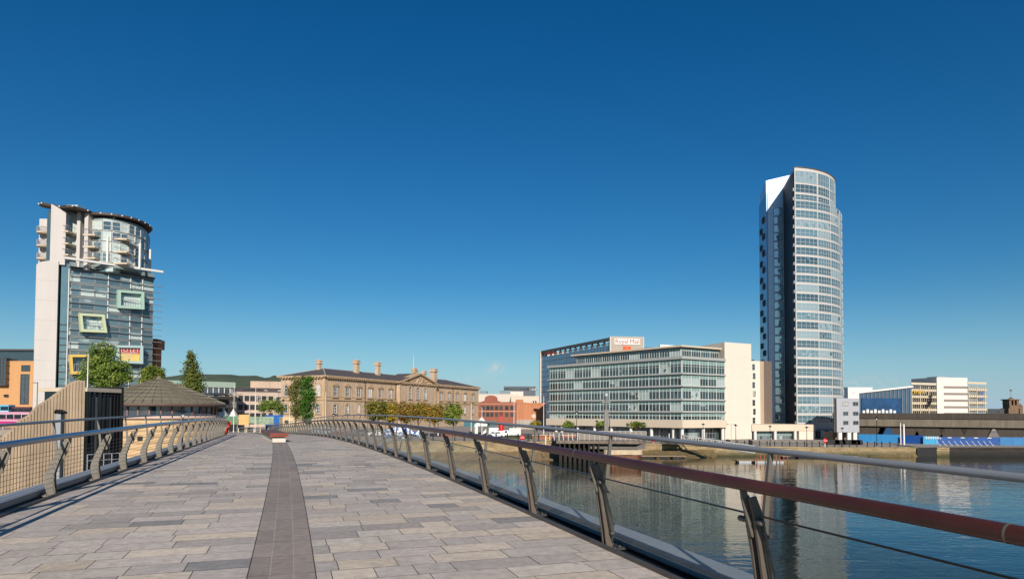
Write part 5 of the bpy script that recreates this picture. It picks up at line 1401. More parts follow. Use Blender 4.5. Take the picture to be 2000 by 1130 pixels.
for s in (-1,1):
    mb=MB(Matrix.Translation((fx-2.9,140+s*.42,zf+1.3))); mb.lathe([(0,-.14),(.14,0),(0,.14)],8); mb.build('eye',M['black'],t)
# sloping white handrail of the river steps
a=PT(730,871,96); b=PT(788,850,126); single('step_handrail',MB().tube([a,b],.12,8),M['whitep'],'sloping white handrail of the river steps seen through the glass panels','handrail')

# ------------------------------------------------------------------ vehicles
tyre=mat('tyre',lin(28,28,28),.9); rimm=M['galv']; cg=mat('car_glass',lin(30,38,44),.08,spec=.7)
def vehicle(name,label,px,D,ang,Lh,wd,prof,glass_poly,m,cat,wheels=(-.31,.31),wr=.33,extra=None,sc=.75):
    x=ray(px,840).x*D; z=gz(x)+.015; X=Matrix.Translation((x,D,z))@Matrix.Rotation(ang,4,'Z')@Matrix.Scale(sc,4); t=thing(name,label,cat,(x,D,z))
    fn=lambda a,b,c:(a,c,b)
    mb=MB(X); n=len(prof)
    # body with tumblehome: wider low, narrower at the roof
    vs=[]
    zt=max(p[1] for p in prof)
    for sgn in (-1,1):
        for a,b in prof: vs.append((a,sgn*wd/2*(1-.14*max(0,(b-.9)/max(.4,zt-.9))**1.2),b))
    mb.add(vs,[(i,(i+1)%n,n+(i+1)%n,n+i) for i in range(n)]+[tuple(range(n))[::-1],tuple(range(n,2*n))]); mb.build('body',m,t)
    for gp in glass_poly:
        for sgn in (-1,1):
            mb=MB(X); yo=wd/2*(1-.14*.55)+.012; mb.extrude(gp,fn,sgn*yo-.012,sgn*yo+.004); mb.build('side_window',cg,t)
    for fx_ in wheels:
        for sgn in (-1,1):
            mb=MB(X@Matrix.Translation((fx_*Lh*2,sgn*(wd/2-.08),wr))@Matrix.Rotation(PI/2,4,'X')); mb.lathe([(wr*.5,-.11),(wr*.95,-.11),(wr,-.06),(wr,.06),(wr*.95,.11),(wr*.5,.11)],14); w_=mb.build('wheel',tyre,t)
            mb=MB(mb.X); mb.lathe([(0,-.10),(wr*.58,-.10),(wr*.58,.10),(0,.10)],10); mb.build('rim',rimm,w_)
    for s,mm,nm in ((-Lh,M['whitep'],'headlight'),(Lh,M['red'],'tail_light')):
        for sgn in (-1,1): mb=MB(X); mb.cbox((s*.995,sgn*wd*.36,.75),.06,.24,.14); mb.build(nm,mm,t)
    if extra: extra(X,t)
    return t
def carprof(L): h=L/2; return [(-h,.35),(-h,.72),(-h+.15,.86),(-h+.95,.98),(-h+1.6,1.42),(h-1.25,1.45),(h-.45,.98),(h-.05,.9),(h,.6),(h,.35),(h-.3,.25),(-h+.3,.25)]
def cargl(L): h=L/2; return [[(-h+1.1,.98),(-h+1.65,1.36),(-.1,1.37),(-.1,.98)],[(0,.98),(0,1.37),(h-1.35,1.38),(h-.75,.98)]]
suvp=lambda L:[(-L/2,.35),(-L/2,.85),(-L/2+.1,1.0),(-L/2+1.0,1.08),(-L/2+1.7,1.68),(L/2-.5,1.72),(L/2-.08,1.05),(L/2,.6),(L/2,.35),(L/2-.3,.28),(-L/2+.3,.28)]
suvg=lambda L:[[(-L/2+1.15,1.08),(-L/2+1.72,1.6),(-.2,1.62),(-.2,1.08)],[(-.1,1.08),(-.1,1.62),(L/2-.7,1.62),(L/2-.4,1.08)]]
silver=mat('silver_blue_paint',lin(120,138,160),.3,metal=.4,coat=.5,var=.04); dred=mat('dark_red_paint',lin(110,24,36),.3,coat=.5,var=.04); dgreyp=mat('dark_grey_paint',lin(58,62,66),.3,coat=.5,var=.04); wvan=mat('white_van_paint',lin(212,212,210),.35,coat=.3,var=.04)
vehicle('parked_car','blue grey estate car parked before the left palace windows',630,160,.1,2.9,2.0,suvp(5.8),suvg(5.8),silver,'car',sc=.95)
vehicle('parked_car','silver car parked behind the blue grey estate car',643,172,.1,2.2,1.8,carprof(4.4),cargl(4.4),mat('silver_paint',lin(176,180,184),.3,metal=.4,coat=.5,var=.04),'car')
vehicle('parked_car','dark red car parked before the palace wall',668,160,.1,2.1,1.8,carprof(4.2),cargl(4.2),dred,'car',sc=.95)
vehicle('parked_car','dark grey car parked left of the autumn trees',698,154,.1,2.3,1.9,suvp(4.6),suvg(4.6),dgreyp,'car',sc=.95)
vehicle('parked_car','white car partly hidden left of the fish sculpture',737,152,.1,2.1,1.8,carprof(4.2),cargl(4.2),wvan,'car',sc=.95)
def vanprof(L,h): a=L/2; return [(-a,.35),(-a,.95),(-a+.35,1.15),(-a+1.2,h-.35),(-a+1.7,h),(a-.05,h),(a,h-.1),(a,.4),(a-.3,.3),(-a+.3,.3)]
vehicle('white_van','white panel van facing left on the road behind the buoy',958,166,.12,2.6,2.0,vanprof(5.2,2.3),[[(-1.95,1.25),(-1.35,1.9),(-.85,1.9),(-.85,1.25)]],wvan,'van')
def truck_box(X,t):
    mb=MB(X); mb.box(-.6,2.9,-1.02,1.02,.62,2.7); mb.build('cargo_box',M['whitep'],t)
    mb=MB(X); mb.box(-.62,2.92,-1.05,1.05,.5,.617); mb.box(-.62,-.603,-1.05,1.05,.62,2.75); mb.build('chassis_rail',M['dark'],t)
vehicle('white_truck','small white box truck with roof gear beside the red buoy',998,150,.05,2.9,2.0,[(-2.9,.4),(-2.9,1.1),(-2.65,1.25),(-2.3,2.0),(-.9,2.05),(-.62,1.95),(-.62,.4)],[[(-2.2,1.3),(-2.05,1.85),(-1.2,1.85),(-1.2,1.3)]],wvan,'truck',extra=truck_box)
vehicle('silver_van','silver pickup van parked at the left of the box truck',970,148,.05,2.4,1.9,vanprof(4.8,1.9),[[(-1.75,1.2),(-1.25,1.6),(-.5,1.6),(-.5,1.2)],[(-.4,1.2),(-.4,1.6),(1.0,1.6),(1.0,1.2)]],mat('grey_van_paint',lin(176,178,180),.35,metal=.3,var=.04),'van')
# buses at the far left on the bridge road
rdm=mat('grey_parapet',lin(150,138,126),.85,var=.12,streak=.2)
a=PT(-120,845,150); b=PT(52,845,150)
mb=MB(); mb.box(a.x-40,b.x,149.6,150.2,gz(a.x)-.2,ZAT(20,838.5,150)); single('road_parapet',mb,rdm,'long grey road parapet wall below the buses at the left edge','parapet wall')
mb=MB(); mb.tube([(a.x-40,149.5,ZAT(20,829.5,150)),(b.x-.5,149.5,ZAT(20,829.5,150))],.09,6)
for k in range(12): x=b.x-1-k*4; mb.tube([(x,149.5,ZAT(20,838,150)),(x,149.5,ZAT(20,829.5,150))],.07,5)
single('parapet_rail',mb,M['whitep'],'white rail on the grey road parapet at the left edge','rail')
def bus(label,px,D,yt,L,body,band,yb):
    x=ray(px,815).x*D; z=ZAT(px,yb,D); h=ZAT(px,yt,D)-z; X=Matrix.Translation((x,D,z)); t=thing('city_bus',label,'bus',(x,D,z))
    mb=MB(X); mb.box(-L/2,L/2,0,2.5,.35,h*.52); mb.build('lower_body',band,t)
    mb=MB(X); mb.box(-L/2,L/2,0,2.5,h*.86,h); mb.build('roof',body,t)
    mb=MB(X); mb.box(-L/2+.03,L/2-.03,.04,2.46,h*.523,h*.857); mb.build('interior_glazing',M['win'],t)
    n=int(L/1.7)
    for k in range(n): mb=MB(X); mb.box(-L/2+.1+k*L/n,-L/2+L/n-.12+k*L/n,-.01,.03,h*.55,h*.83); mb.build('window',cg,t)
    mb=MB(X)
    for k in range(n+1): xx=-L/2+k*L/n; mb.box(max(-L/2,xx-.08),min(L/2,xx+.08),-.004,.1,h*.523,h*.857)
    mb.build('window_post',body,t)
    for xx in (-L*.32,L*.3): mb=MB(X@Matrix.Translation((xx,.12,.48))@Matrix.Rotation(PI/2,4,'X')); mb.lathe([(.2,-.15),(.48,-.15),(.48,.15),(.2,.15)],14); mb.build('wheel',tyre,t)
    mb=MB(X); mb.box(-L/2,L/2,-.012,.0,h*.40,h*.45); mb.build('stripe',M['whitep'],t)
pinkm=mat('magenta_paint',lin(176,50,116),.4,coat=.3,var=.05); pinkl=mat('pale_pink_paint',lin(206,150,170),.4,coat=.3,var=.05)
bus('pink and magenta bus on the road at the left edge',12,160,804,11,pinkl,pinkm,833)
bus('light blue bus behind the pink bus at the left edge',0,185,790,4.6,mat('light_blue_paint',lin(90,170,206),.4,var=.05),mat('light_blue_lower',lin(70,150,190),.4,var=.05),812)
bus('dark maroon coach behind the pink bus, near the pale tower wall',40,186,794,5.2,mat('maroon_paint',lin(92,50,60),.4,var=.05),mat('maroon_lower',lin(80,40,52),.4,var=.05),814)
x=ray(80,740).x*160; z=gz(-80); t=thing('street_lamp','tall grey lamp with a flat arm before the pale tower wall','street lamp',(ray(72,780).x*112,112,z))
mb=MB(); xx=ray(72.5,780).x*112; zz=ZAT(72,747.5,112); mb.tube([(xx,112,z),(xx,112,zz)],.07,6); mb.build('post',M['steel_dark'],t)
mb=MB(); mb.box(xx-.75,xx+.05,111.9,112.1,zz,zz+.12); mb.build('lamp_head',M['steel_dark'],t)
c=PT(4,866,60); mb=MB(); mb.box(c.x-3,c.x+.6,59,61,-4.2,ZAT(4,862,60)); mb.prism([(c.x-3.2,58.8),(c.x+.8,58.8),(c.x+.4,61.2),(c.x-3.2,61.2)],ZAT(4,862,60)+.004,ZAT(4,857,60)); single('kiosk',mb,M['yellow'],'small yellow kiosk roof at the far left below the parapet','kiosk')
# ================================================================== blue glass slab with the roof sign
slabm=mat('blue_slab_glass',lin(92,132,160),.15,var=.12,scale=.3,spec=.6)
W=Wall(1056,262,1192,214); t=thing('blue_glass_slab','dark blue glass office slab with a big roof sign, behind the pale glazed office','building',base(W))
zt0=W.z(1120,686); zr=W.z(1190,659)
wallbox(MB(),W,0,W.L,gz(W.a.x)-.3,zt0,16).build('glass_wall',slabm,t)
mb=MB(); n=26
for k in range(n+1): wallbox(mb,W,W.L*k/n-.06,W.L*k/n+.06,gz(W.a.x),zt0,-.01,.08)
for k in range(14): z=gz(W.a.x)+k*(zt0-gz(W.a.x))/14; wallbox(mb,W,0,W.L,z,z+.1,-.01,.06)
mb.build('mullion',M['steel_dark'],t)
mb=MB(); wallbox(mb,W,-.4,.5,gz(W.a.x),zr,16.4,.5); mb.build('end_wall',M['white'],t)
mb=MB(); n=13
for k in range(n+1): wallbox(mb,W,.6+(W.L-1)*k/n,1.0+(W.L-1)*k/n,zt0+.003,zr-.9,.5,.1)
wallbox(mb,W,.5,W.L+.2,zr-.9,zr,1.0,.2); mb.build('roof_frame',M['steel_dark'],t)
mb=MB()
for k in range(2,n): wallbox(mb,W,1.2+(W.L-1)*k/n,.4+(W.L-1)*(k+1)/n,zt0+.5,zr-1.4,1.3,-1.2)
mb.build('roof_panel',M['whitep'],t)
mb=MB(); wallbox(mb,W,W.t(1064),W.t(1082),zt0+.6,zr-1.1,.4,.14); mb.build('red_lettering_board',mat('dull_red_board',lin(150,60,54),.7,var=.4,scale=1.5),t)
Ws=Wall(1192,213,1257,214.5); zb_=Ws.z(1195,694); ztp=Ws.z(1195,657.5)
mb=MB(); wallbox(mb,Ws,0,Ws.L,gz(W.a.x),ztp,.8); sc=mb.build('sign_screen',mat('grey_mesh_screen',lin(176,164,150),.8,var=.06),t)
mb=MB()
for k in range(24): z=zb_-1.5+k*.32; 
k=0
z=zb_-1
while z<ztp-.3: wallbox(mb,Ws,.1,Ws.L-.1,z,z+.05,-.01,.04); z+=.32
mb.build('screen_bars',mat('screen_bar',lin(150,138,124),.8),sc)
mb=MB(); wallbox(mb,Ws,-.15,.12,zb_-1,ztp+.15,.95,.14); wallbox(mb,Ws,Ws.L-.12,Ws.L+.15,zb_-1,ztp+.15,.95,.14); wallbox(mb,Ws,.125,Ws.L-.125,ztp+.003,ztp+.15,.95,.14); mb.build('screen_frame',M['white'],sc)
s0,s1=Ws.t(1200),Ws.t(1250); z1=Ws.z(1225,661); z0=Ws.z(1225,672.5)
mb=MB(); wallbox(mb,Ws,s0,s1,z0,z1,-.12,.16); sb_=mb.build('name_board',M['whitep'],t)
mb=MB(); text_mb(mb,'Royal Mail',1.95,sign_X(Ws,(s0+s1)/2,(z0+z1)/2,.17),.02,0,0); mb.build('lettering',mat('sign_red',lin(150,30,36),.6),sb_)
mb=MB(); em=(Ws.t(1224.5),Ws.z(1224,681)); wallbox(mb,Ws,em[0]-1.35,em[0]-.08,em[1]-.85,em[1]+.75,-.06,.14); wallbox(mb,Ws,em[0]+.0,em[0]+1.35,em[1]-.85,em[1]+.75,-.06,.14)
for k in range(5): wallbox(mb,Ws,em[0]-1.25+k*.55,em[0]-1.0+k*.55,em[1]+.755,em[1]+1.0+.12*(k==2),-.06,.14)
wallbox(mb,Ws,em[0]-.1,em[0]+.14,em[1]+.1,em[1]+.6,-.141,.17,1); mb.build('emblem',[mat('emblem_orange',lin(226,84,40),.6),M['yellow']],t)

# ================================================================== pale glazed riverside office
Wf=Wall(1075,200,1332,165,py=770); Wd=Wall(1332,165,1414,172.5,py=770); We=Wall(1414,172.5,1466,177,py=760)
zg=gz(40)
of=thing('riverside_office','long pale riverside office with glazed floors, cream podium band and blank white end wall','building',(Wd.a.x,Wd.a.y,zg))
lv=[Wf.z(1332,y) for y in (697,728,752.5,779,803,820)]      # floor bands from the top down
zpod0,zpod1=Wf.z(1332,835),lv[5]
A=Wf.a;Bp=Wf.b;C=Wd.b;Ee=We.b
backA=A+Vector((9,18)); backE=Ee+Vector((-2,26))
core=mat('office_core',lin(120,126,124),.7)
spm=mat('spandrel_glass',lin(118,146,142),.2,var=.12,scale=.5,spec=.6)
ofg=glass('office_glass',(.025,.042,.044),(.36,.42,.40),.82)
of_fr=mat('office_frame',lin(196,200,194),.5,var=.05)
mb=MB(); mb.prism([tuple(A),tuple(Bp),tuple(C),tuple(C+Vector((-3,24))),tuple(backA)],zpod1-.1,lv[0]-.4); mb.build('office_core',core,of)
band=mat('grey_floor_band',lin(158,160,156),.6,var=.05)
def bandprism(o,z0,z1,m,nm,full=True):
    # continuous band round both glazed faces
    p=[A-Wf.d*o+Wf.n*o]; 
    bis=(Wf.n+Wd.n).normalized(); c=o/max(.3,bis.dot(Wf.n)); p+=[Bp+bis*c]; p+=[C+Wd.n*o]
    q=[C-Wd.n*.3,Bp-bis*.3,A-Wf.n*.3]
    mb=MB(); mb.prism([tuple(v) for v in p+q],z0,z1); return mb.build(nm,m,of)
for i in range(1,5): bandprism(.75,lv[i]-.28,lv[i]+.02,band,'floor_band')
bandprism(.75,lv[0]-.45,lv[0]+.25,band,'floor_band')
for i in range(5):
    zt,zb=lv[i]-.30 if i else lv[0]-.47,lv[i+1]+.04; h=zt-zb
    for W_,n,nx in ((Wf,14,3),(Wd,5,3)):
        wd=W_.L/n
        for k in range(n):
            c=W_.pt((k+.5)*wd,.06); window(of,(c.x,c.y,zb),W_.ang,wd-.02,h,nx,2 if i in(0,) else 1,of_fr,ofg,fw=.085,d=.2,split=.66 if i<4 else .55,spm=spm)
# set-back top floor and roof
zrf=Wf.z(1338,675.5)
Af=A+Wf.d*9-Wf.n*2.2; 
mb=MB(); inB=Bp-(Wf.n+Wd.n).normalized()*2.0
mb.prism([tuple(Af),tuple(inB),tuple(C-Wd.n*1.8),tuple(C+Vector((-3,22))),tuple(backA+Vector((4,-2)))],lv[0]+.0,zrf-.02); mb.build('top_floor',core,of)
Wt=Wall.xy(Af[:],inB[:]); Wt2=Wall.xy(inB[:],(C-Wd.n*1.8)[:])
for W_,n in ((Wt,11),(Wt2,4)):
    wd=W_.L/n
    for k in range(n): c=W_.pt((k+.5)*wd,.05); window(of,(c.x,c.y,lv[0]+.3),W_.ang,wd-.02,zrf-lv[0]-.5,4,1,of_fr,ofg,fw=.085,d=.2,split=.7,spm=spm)
mb=MB(); bis=(Wf.n+Wd.n).normalized()
rp=[Af-Wf.d*1.5+Wf.n*1.2,inB+bis*1.6,C-Wd.n*.6,C+Vector((-3,23)),backA+Vector((4,-1))]
mb.prism([tuple(v) for v in rp],zrf,zrf+.42); rf_=mb.build('roof_slab',M['cream'],of)
for k in range(10):
    mb=MB(); p=inB.lerp(C,k/10)+Vector((-1.5,6)); mb.cbox((p.x-2,p.y,zrf+.8),1.2,1.2,.75); mb.build('rooflight',M['whitep'],rf_)
# white end wall
zE=We.z(1416,668); 
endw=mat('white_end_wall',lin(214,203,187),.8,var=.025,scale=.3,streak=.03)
mb=MB(); mb.prism([tuple(C+Wd.n*.3),tuple(Ee+We.n*.3),tuple(Ee+Vector((-1,14))),tuple(C+Vector((-4,13)))],zg-.2,lambda p: zE-.0*p[0]); mb.build('end_wall',endw,of)
Wq=Wall.xy((C+Wd.n*.3)[:],(Ee+We.n*.3)[:]); mb=MB()
for k in range(1,8): wallbox(mb,Wq,0,Wq.L,zg+3+k*2.6,zg+3.025+k*2.6,-.002,.008)
mb.build('panel_joint',mat('faint_joint',lin(196,180,162),.8),of)
# cream podium band and ground floor
podm=mat('podium_cladding',lin(206,190,168),.8,var=.04,streak=.05)
bandprism(.9,zpod0,zpod1+.02,podm,'podium_band')
mb=MB(); mb.prism([tuple(A-Wf.n*1.6),tuple(Bp-bis*2),tuple(C-Wd.n*1.6),tuple(C+Vector((-3,20))),tuple(backA)],zg-1,zpod0-.004); mb.build('ground_floor_glazing',M['teal'],of)
for W_,pxs in ((Wf,(1086,1097,1128,1161,1194,1232,1272,1315)),(Wd,(1333,1374,1412))):
    for px in pxs: p=W_.pt(W_.t(px,840),-.1); mb=MB(); mb.lathe([(.42,zg-1),(.42,zpod0-.002)],12,(p.x,p.y,0)); mb.build('column',M['whitep'],of)
for W_,off in ((Wf,-1.55),(Wd,-1.55)):
    for k in range(int(W_.L/3.2)):
        c=W_.pt(2+k*3.2,off); window(of,(c.x,c.y,zg+.1),W_.ang,3.0,zpod0-zg-.25,3,2,M['galv'],M['teal'] if k%3 else ofg,fw=.09)
# ---- low podium on the right, in front of the tower
Wp=Wall(1466.5,176.8,1590,181,py=840); zp1,zp0=Wp.z(1540,828.3),Wp.z(1540,841)
lp=thing('glazed_podium','long low podium with cream fascia and pale glazed front below the curved tower','building',base(Wp))
mb=MB(); wallbox(mb,Wp,0,Wp.L,zp0,zp1,16,.6); mb.build('fascia',podm,lp)
mb=MB(); wallbox(mb,Wp,0,Wp.L-5.0,zg-1,zp0-.004,14,-1.0); mb.build('glass_front',mat('pale_green_glass',lin(150,172,164),.12,var=.15,scale=.4,spec=.6),lp)
n=14
for k in range(n):
    wd=(Wp.L-5.2)/n; c=Wp.pt(.1+(k+.5)*wd,-.95); window(lp,(c.x,c.y,zg-.4),Wp.ang,wd-.05,zp0-zg+.35,2,1,M['galv'],M['teal'] if k%3 else ofg,fw=.09,split=.45,spm=spm)
mb=MB(); wallbox(mb,Wp,Wp.L-5.0,Wp.L,zg-1,zp0-.004,14,.5); mb.build('end_pier',endw,lp)
for px in (1474,1513,1552): p=Wp.pt(Wp.t(px,850),.2); mb=MB(); mb.lathe([(.4,zg-1),(.4,zp0-.002)],12,(p.x,p.y,0)); mb.build('column',M['whitep'],lp)
# ---- beige stair block between office and tower
Wb=Wall(1466,186,1492,187,py=760); t=thing('beige_block','narrow beige stair block with a column of small windows beside the white end wall','building',base(Wb))
zb1=Wb.z(1470,704.5)
mb=MB(); wallbox(mb,Wb,0,Wb.t(1485),zg-.3,zb1,14); mb.build('wall',endw,t)
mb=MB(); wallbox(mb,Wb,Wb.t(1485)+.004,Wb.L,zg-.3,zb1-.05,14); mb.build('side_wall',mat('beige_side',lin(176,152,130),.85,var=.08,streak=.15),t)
mb=MB(); wallbox(mb,Wb,0,Wb.t(1478),zb1+.004,zb1+.5,8,-1); mb.build('roof_kerb',M['steel_dark'],t)
for i,y in enumerate((716,733.5,751,768,785.5,803,820)): zz=Wb.z(1472,y); window(t,on(Wb,Wb.t(1472+(i%2)*1.0),zz-.9,.01),Wb.ang,.85,1.7,1,2,M['alu'],M['win'],fw=.1)
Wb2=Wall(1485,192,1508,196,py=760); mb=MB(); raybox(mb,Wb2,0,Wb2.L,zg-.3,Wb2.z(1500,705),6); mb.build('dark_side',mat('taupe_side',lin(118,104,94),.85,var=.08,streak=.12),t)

# ================================================================== the tall curved residential tower
TD=188.0; TX=PT(1556,800,TD).x
TN=Vector((-.10,.995)); TT=Vector((.995,.10)); 
def tarc(R,phi,o=0.0): 
    c=Vector((TX,TD))+TN*R; return c+TT*((R+o)*math.sin(phi))-TN*((R+o)*math.cos(phi))
towm=mat('tower_white_cladding',lin(190,184,178),.55,var=.04,scale=.3)
tg=glass('tower_window_glass',(.085,.145,.17),(.26,.34,.36),.78,spec=.7,wob=.004); t_fr=mat('tower_frame',lin(178,186,188),.5,var=.05)
tw=thing('residential_tower','tall curved residential tower with white floor bands and blue grey windows, highest building in view','tower',(TX+8,TD+8,gz(90)))
zg=gz(90); ztop=ZAT(1547,327,TD); z4=ZAT(1547,391,TD); zlow=ZAT(1556,828,TD); zsk=ZAT(1556,841,TD)
def tprism(R,z0,z1,nm,m,pmax=88,o=0.0):
    pl=[tuple(tarc(R,math.radians(pmax)*i/28,o)) for i in range(29)]
    e=tarc(R,math.radians(pmax),o); pl+=[(e.x-5,e.y+8),(TX+5.0,TD+22)]
    mb=MB(); mb.prism(pl,z0,z1); return mb.build(nm,m,tw)
RM_,RT_=25.6,22.2
tprism(RM_,zlow-1.3,z4,'tower_body',towm); tprism(RT_,z4+.004,ztop,'crown_body',towm)
BAYS=[(.6,16.6),(17.3,29.6),(30.3,45),(45.7,64)]
nfl=24; fh=(z4-zlow)/nfl
def tbay(R,z,h,a0,a1,nx,mx=6):
    p=tarc(R,math.radians(a0)); q=tarc(R,math.radians(a1)); w_=(q-p).length; ang=math.atan2((q-p).y,(q-p).x)
    # curved bay: the mesh follows the arc, built once per shape and copied
    k=('arc',R,a0,a1,round(h,2))
    if k not in WC:
        f=MB(); g=MB(); n=nx; am=math.radians((a0+a1)/2); pm=tarc(R,am)
        tl=lambda phi,o,zz: (lambda v: (v.x-pm.x,v.y-pm.y,zz))(tarc(R,phi,o))
        A0,A1=math.radians(a0),math.radians(a1)
        for i in range(n):
            u,v=A0+(A1-A0)*i/n,A0+(A1-A0)*(i+1)/n
            g.add([tl(u,.03,.02),tl(v,.03,.02),tl(v,.03,h-.02),tl(u,.03,h-.02)],[(0,1,2,3)])
        bw=.075/R
        for i in range(n+1):
            u=A0+(A1-A0)*i/n
            f.add([tl(u-bw/2,.0,0),tl(u-bw/2,.10,0),tl(u+bw/2,.10,0),tl(u+bw/2,.0,0),tl(u-bw/2,.0,h),tl(u-bw/2,.10,h),tl(u+bw/2,.10,h),tl(u+bw/2,.0,h)],[(0,1,5,4),(1,2,6,5),(2,3,7,6),(4,5,6,7)])
        for z0 in (0,h*.42,h-.08):
            for i in range(n):
                u,v=A0+(A1-A0)*i/n+bw/2,A0+(A1-A0)*(i+1)/n-bw/2
                f.add([tl(u,.035,z0),tl(v,.035,z0),tl(v,.09,z0),tl(u,.09,z0),tl(u,.035,z0+.08),tl(v,.035,z0+.08),tl(v,.09,z0+.08),tl(u,.09,z0+.08)],[(3,2,6,7),(4,7,6,5),(0,1,2,3)])
        WC[k]=(f.mesh('window',t_fr),g.mesh('pane',tg),pm,g,f)
    f,g,pm=WC[k][:3]
    return f,g,pm
stuffb=MB(); nwin=0
casem=MB(); casem.box(-.45,.45,-.22,0,0,.8); case=casem.mesh('open_casement',tg)
for fl in range(nfl):
    z=zlow+fl*fh+.48; h=fh-.55
    for bi,(a0,a1) in enumerate(BAYS):
        f,g,pm=tbay(RM_,z,h,a0,a1,5)
        o=place('window',f,tw,(pm.x,pm.y,z)); kid('pane',g,o)
        if random.random()<.16:
            a=math.radians(a0+(a1-a0)*random.choice((.5,.7,.3,.9))); p=tarc(RM_,a,.06); c=place('open_casement',case,tw,(p.x,p.y,z+h*.45),a+math.atan2(TT.y,TT.x)); c.parent=o; c.location=c.location-(o.location)
zc=z4
for fl,(dz0,hh) in enumerate(((.25,1.6),(2.35,2.4),(5.2,3.4))):
    for a0,a1 in ((.7,19.5),(21,35.5),(37,52)):
        f,g,pm=tbay(RT_,0,hh,a0,a1,5); o=place('window',f,tw,(pm.x,pm.y,z4+dz0)); kid('pane',g,o)
tprism(RT_,ztop+.003,ztop+.25,'roof_rim',M['steel_dark'],o=.15)
# flank towards the wing (its shade put into a dark sheet) with balcony fins
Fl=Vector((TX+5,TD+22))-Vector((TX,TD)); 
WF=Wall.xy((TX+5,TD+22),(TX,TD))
mb=MB(); wallbox(mb,WF,.5,WF.L-.4,zlow,ztop-1,-.005,.15); mb.build('shade_flank',mat('flank_shade_tone',lin(20,27,34),.5,var=.15,scale=.4,spec=.2),tw)
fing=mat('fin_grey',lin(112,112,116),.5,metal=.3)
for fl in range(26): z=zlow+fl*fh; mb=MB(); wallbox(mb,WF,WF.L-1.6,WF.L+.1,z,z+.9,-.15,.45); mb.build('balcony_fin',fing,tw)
# skirt above the open ground floor
tprism(RM_,zsk,zlow-1.304,'skirt',M['grey'],pmax=60,o=.3)
# wing with the window column
S0=PT(1503,800,206); S1=PT(1488,800,219); Q=PT(1542,800,204.5)
WW=Wall.xy((S0.x,S0.y),(Q.x,Q.y)); zt0,zt1=ZAT(1493,352,206),ZAT(1542,343,204.5)
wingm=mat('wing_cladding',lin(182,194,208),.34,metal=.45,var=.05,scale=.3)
qx=WW.pt(WW.L+2.5); mb=MB(); mb.prism([(S0.x,S0.y),(qx.x,qx.y),(qx.x+3,219),(S1.x,S1.y)],zg-.3,lambda p: zt0+(zt1-zt0)*(p[0]-S0.x)/WW.L if p[1]<214 else zt0-.5); mb.build('wing_wall',wingm,tw)
mb=MB()
for k in range(1,28): z=zg+k*2.66; wallbox(mb,WW,0,WW.L,z,z+.035,-.002,.012)
mb.build('panel_joint',M['grey'],tw)
tq,tr=WW.t(1513,700),WW.t(1531,700); wing_g=glass('wing_window_glass',(.24,.40,.44),(.4,.5,.52),.8,spec=.7); wing_g.node_tree.nodes['Principled BSDF'].inputs['IOR'].default_value=2.8
for k in range(26):
    z=ZAT(1520,838,206)+k*fh
    c=WW.pt((tq+tr)/2,.02); window(tw,(c.x,c.y,z),WW.ang,tr-tq,fh-.3,2,1,frm if False else M['steel_dark'],wing_g,fw=.10,d=.12)
WS2=Wall.xy((S1.x,S1.y),(S0.x,S0.y)); zs_=ZAT(1484,402,219)
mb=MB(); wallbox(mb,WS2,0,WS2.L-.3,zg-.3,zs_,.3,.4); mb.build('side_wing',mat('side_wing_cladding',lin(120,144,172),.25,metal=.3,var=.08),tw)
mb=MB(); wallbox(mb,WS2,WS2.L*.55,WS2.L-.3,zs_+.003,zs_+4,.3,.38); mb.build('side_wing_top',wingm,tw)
for k in range(25):
    z=zg+4+k*fh; c=WS2.pt(WS2.L*(.3 if k%2 else .62),.43); window(tw,(c.x,c.y,z),WS2.ang,2.6,1.7,2,1,M['steel_dark'],M['win'],fw=.12,d=.3)
# ground floor columns, dark entrance
mb=MB(); a=PT(1592,850,190); b=PT(1672,850,190); mb.box(a.x,b.x,189,194,zg-.3,zsk); mb.build('entrance_glazing',mat('taupe_entrance',lin(104,90,82),.7,var=.15),tw)
for px in (1607,1622): p=PT(px,850,183.5); mb=MB(); mb.lathe([(.5,zg-.2),(.5,zsk+.2)],12,(p.x,p.y,0)); mb.build('column',M['whitep'],tw)
# small grey block at its foot
Wg=Wall(1634,171,1678,173,py=810); gb=thing('grey_block','small grey four storey block with white columns at the right foot of the tower','building',base(Wg)); z1=Wg.z(1640,777); z0=Wg.z(1640,843.5)
gm2=mat('grey_render_block',lin(166,166,170),.75,var=.04,streak=.05)
mb=MB(); raybox(mb,Wg,0,Wg.L,z0,z1,9); mb.build('wall',gm2,gb)
mb=MB(); raybox(mb,Wg,-.6,-.01,z0,z1-.05,6,-.3); mb.build('side_wall',M['steel_dark'],gb)
for ya,yb in ((784,792),(803,811),(821,829)):
    for px,w_ in ((1651,1.65),(1670.5,1.75)): zt,zb=Wg.z(px,ya),Wg.z(px,yb); window(gb,on(Wg,Wg.t(px),zb,.01),Wg.ang,w_,zt-zb,2,1,M['alu'],M['win'],fw=.1)
mb=MB(); wallbox(mb,Wg,1.5,Wg.L,gz(95)-.3,z0-.004,6,-3); mb.build('ground_floor',mat('taupe_entrance_wall',lin(112,96,86),.8,var=.15),gb)
for px in (1643,1660.5,1672): p=Wg.pt(Wg.t(px,850),-.55); mb=MB(); mb.box(p.x-.45,p.x+.45,p.y-.4,p.y+.4,gz(95)-.3,z0-.002); mb.build('column',M['whitep'],gb)
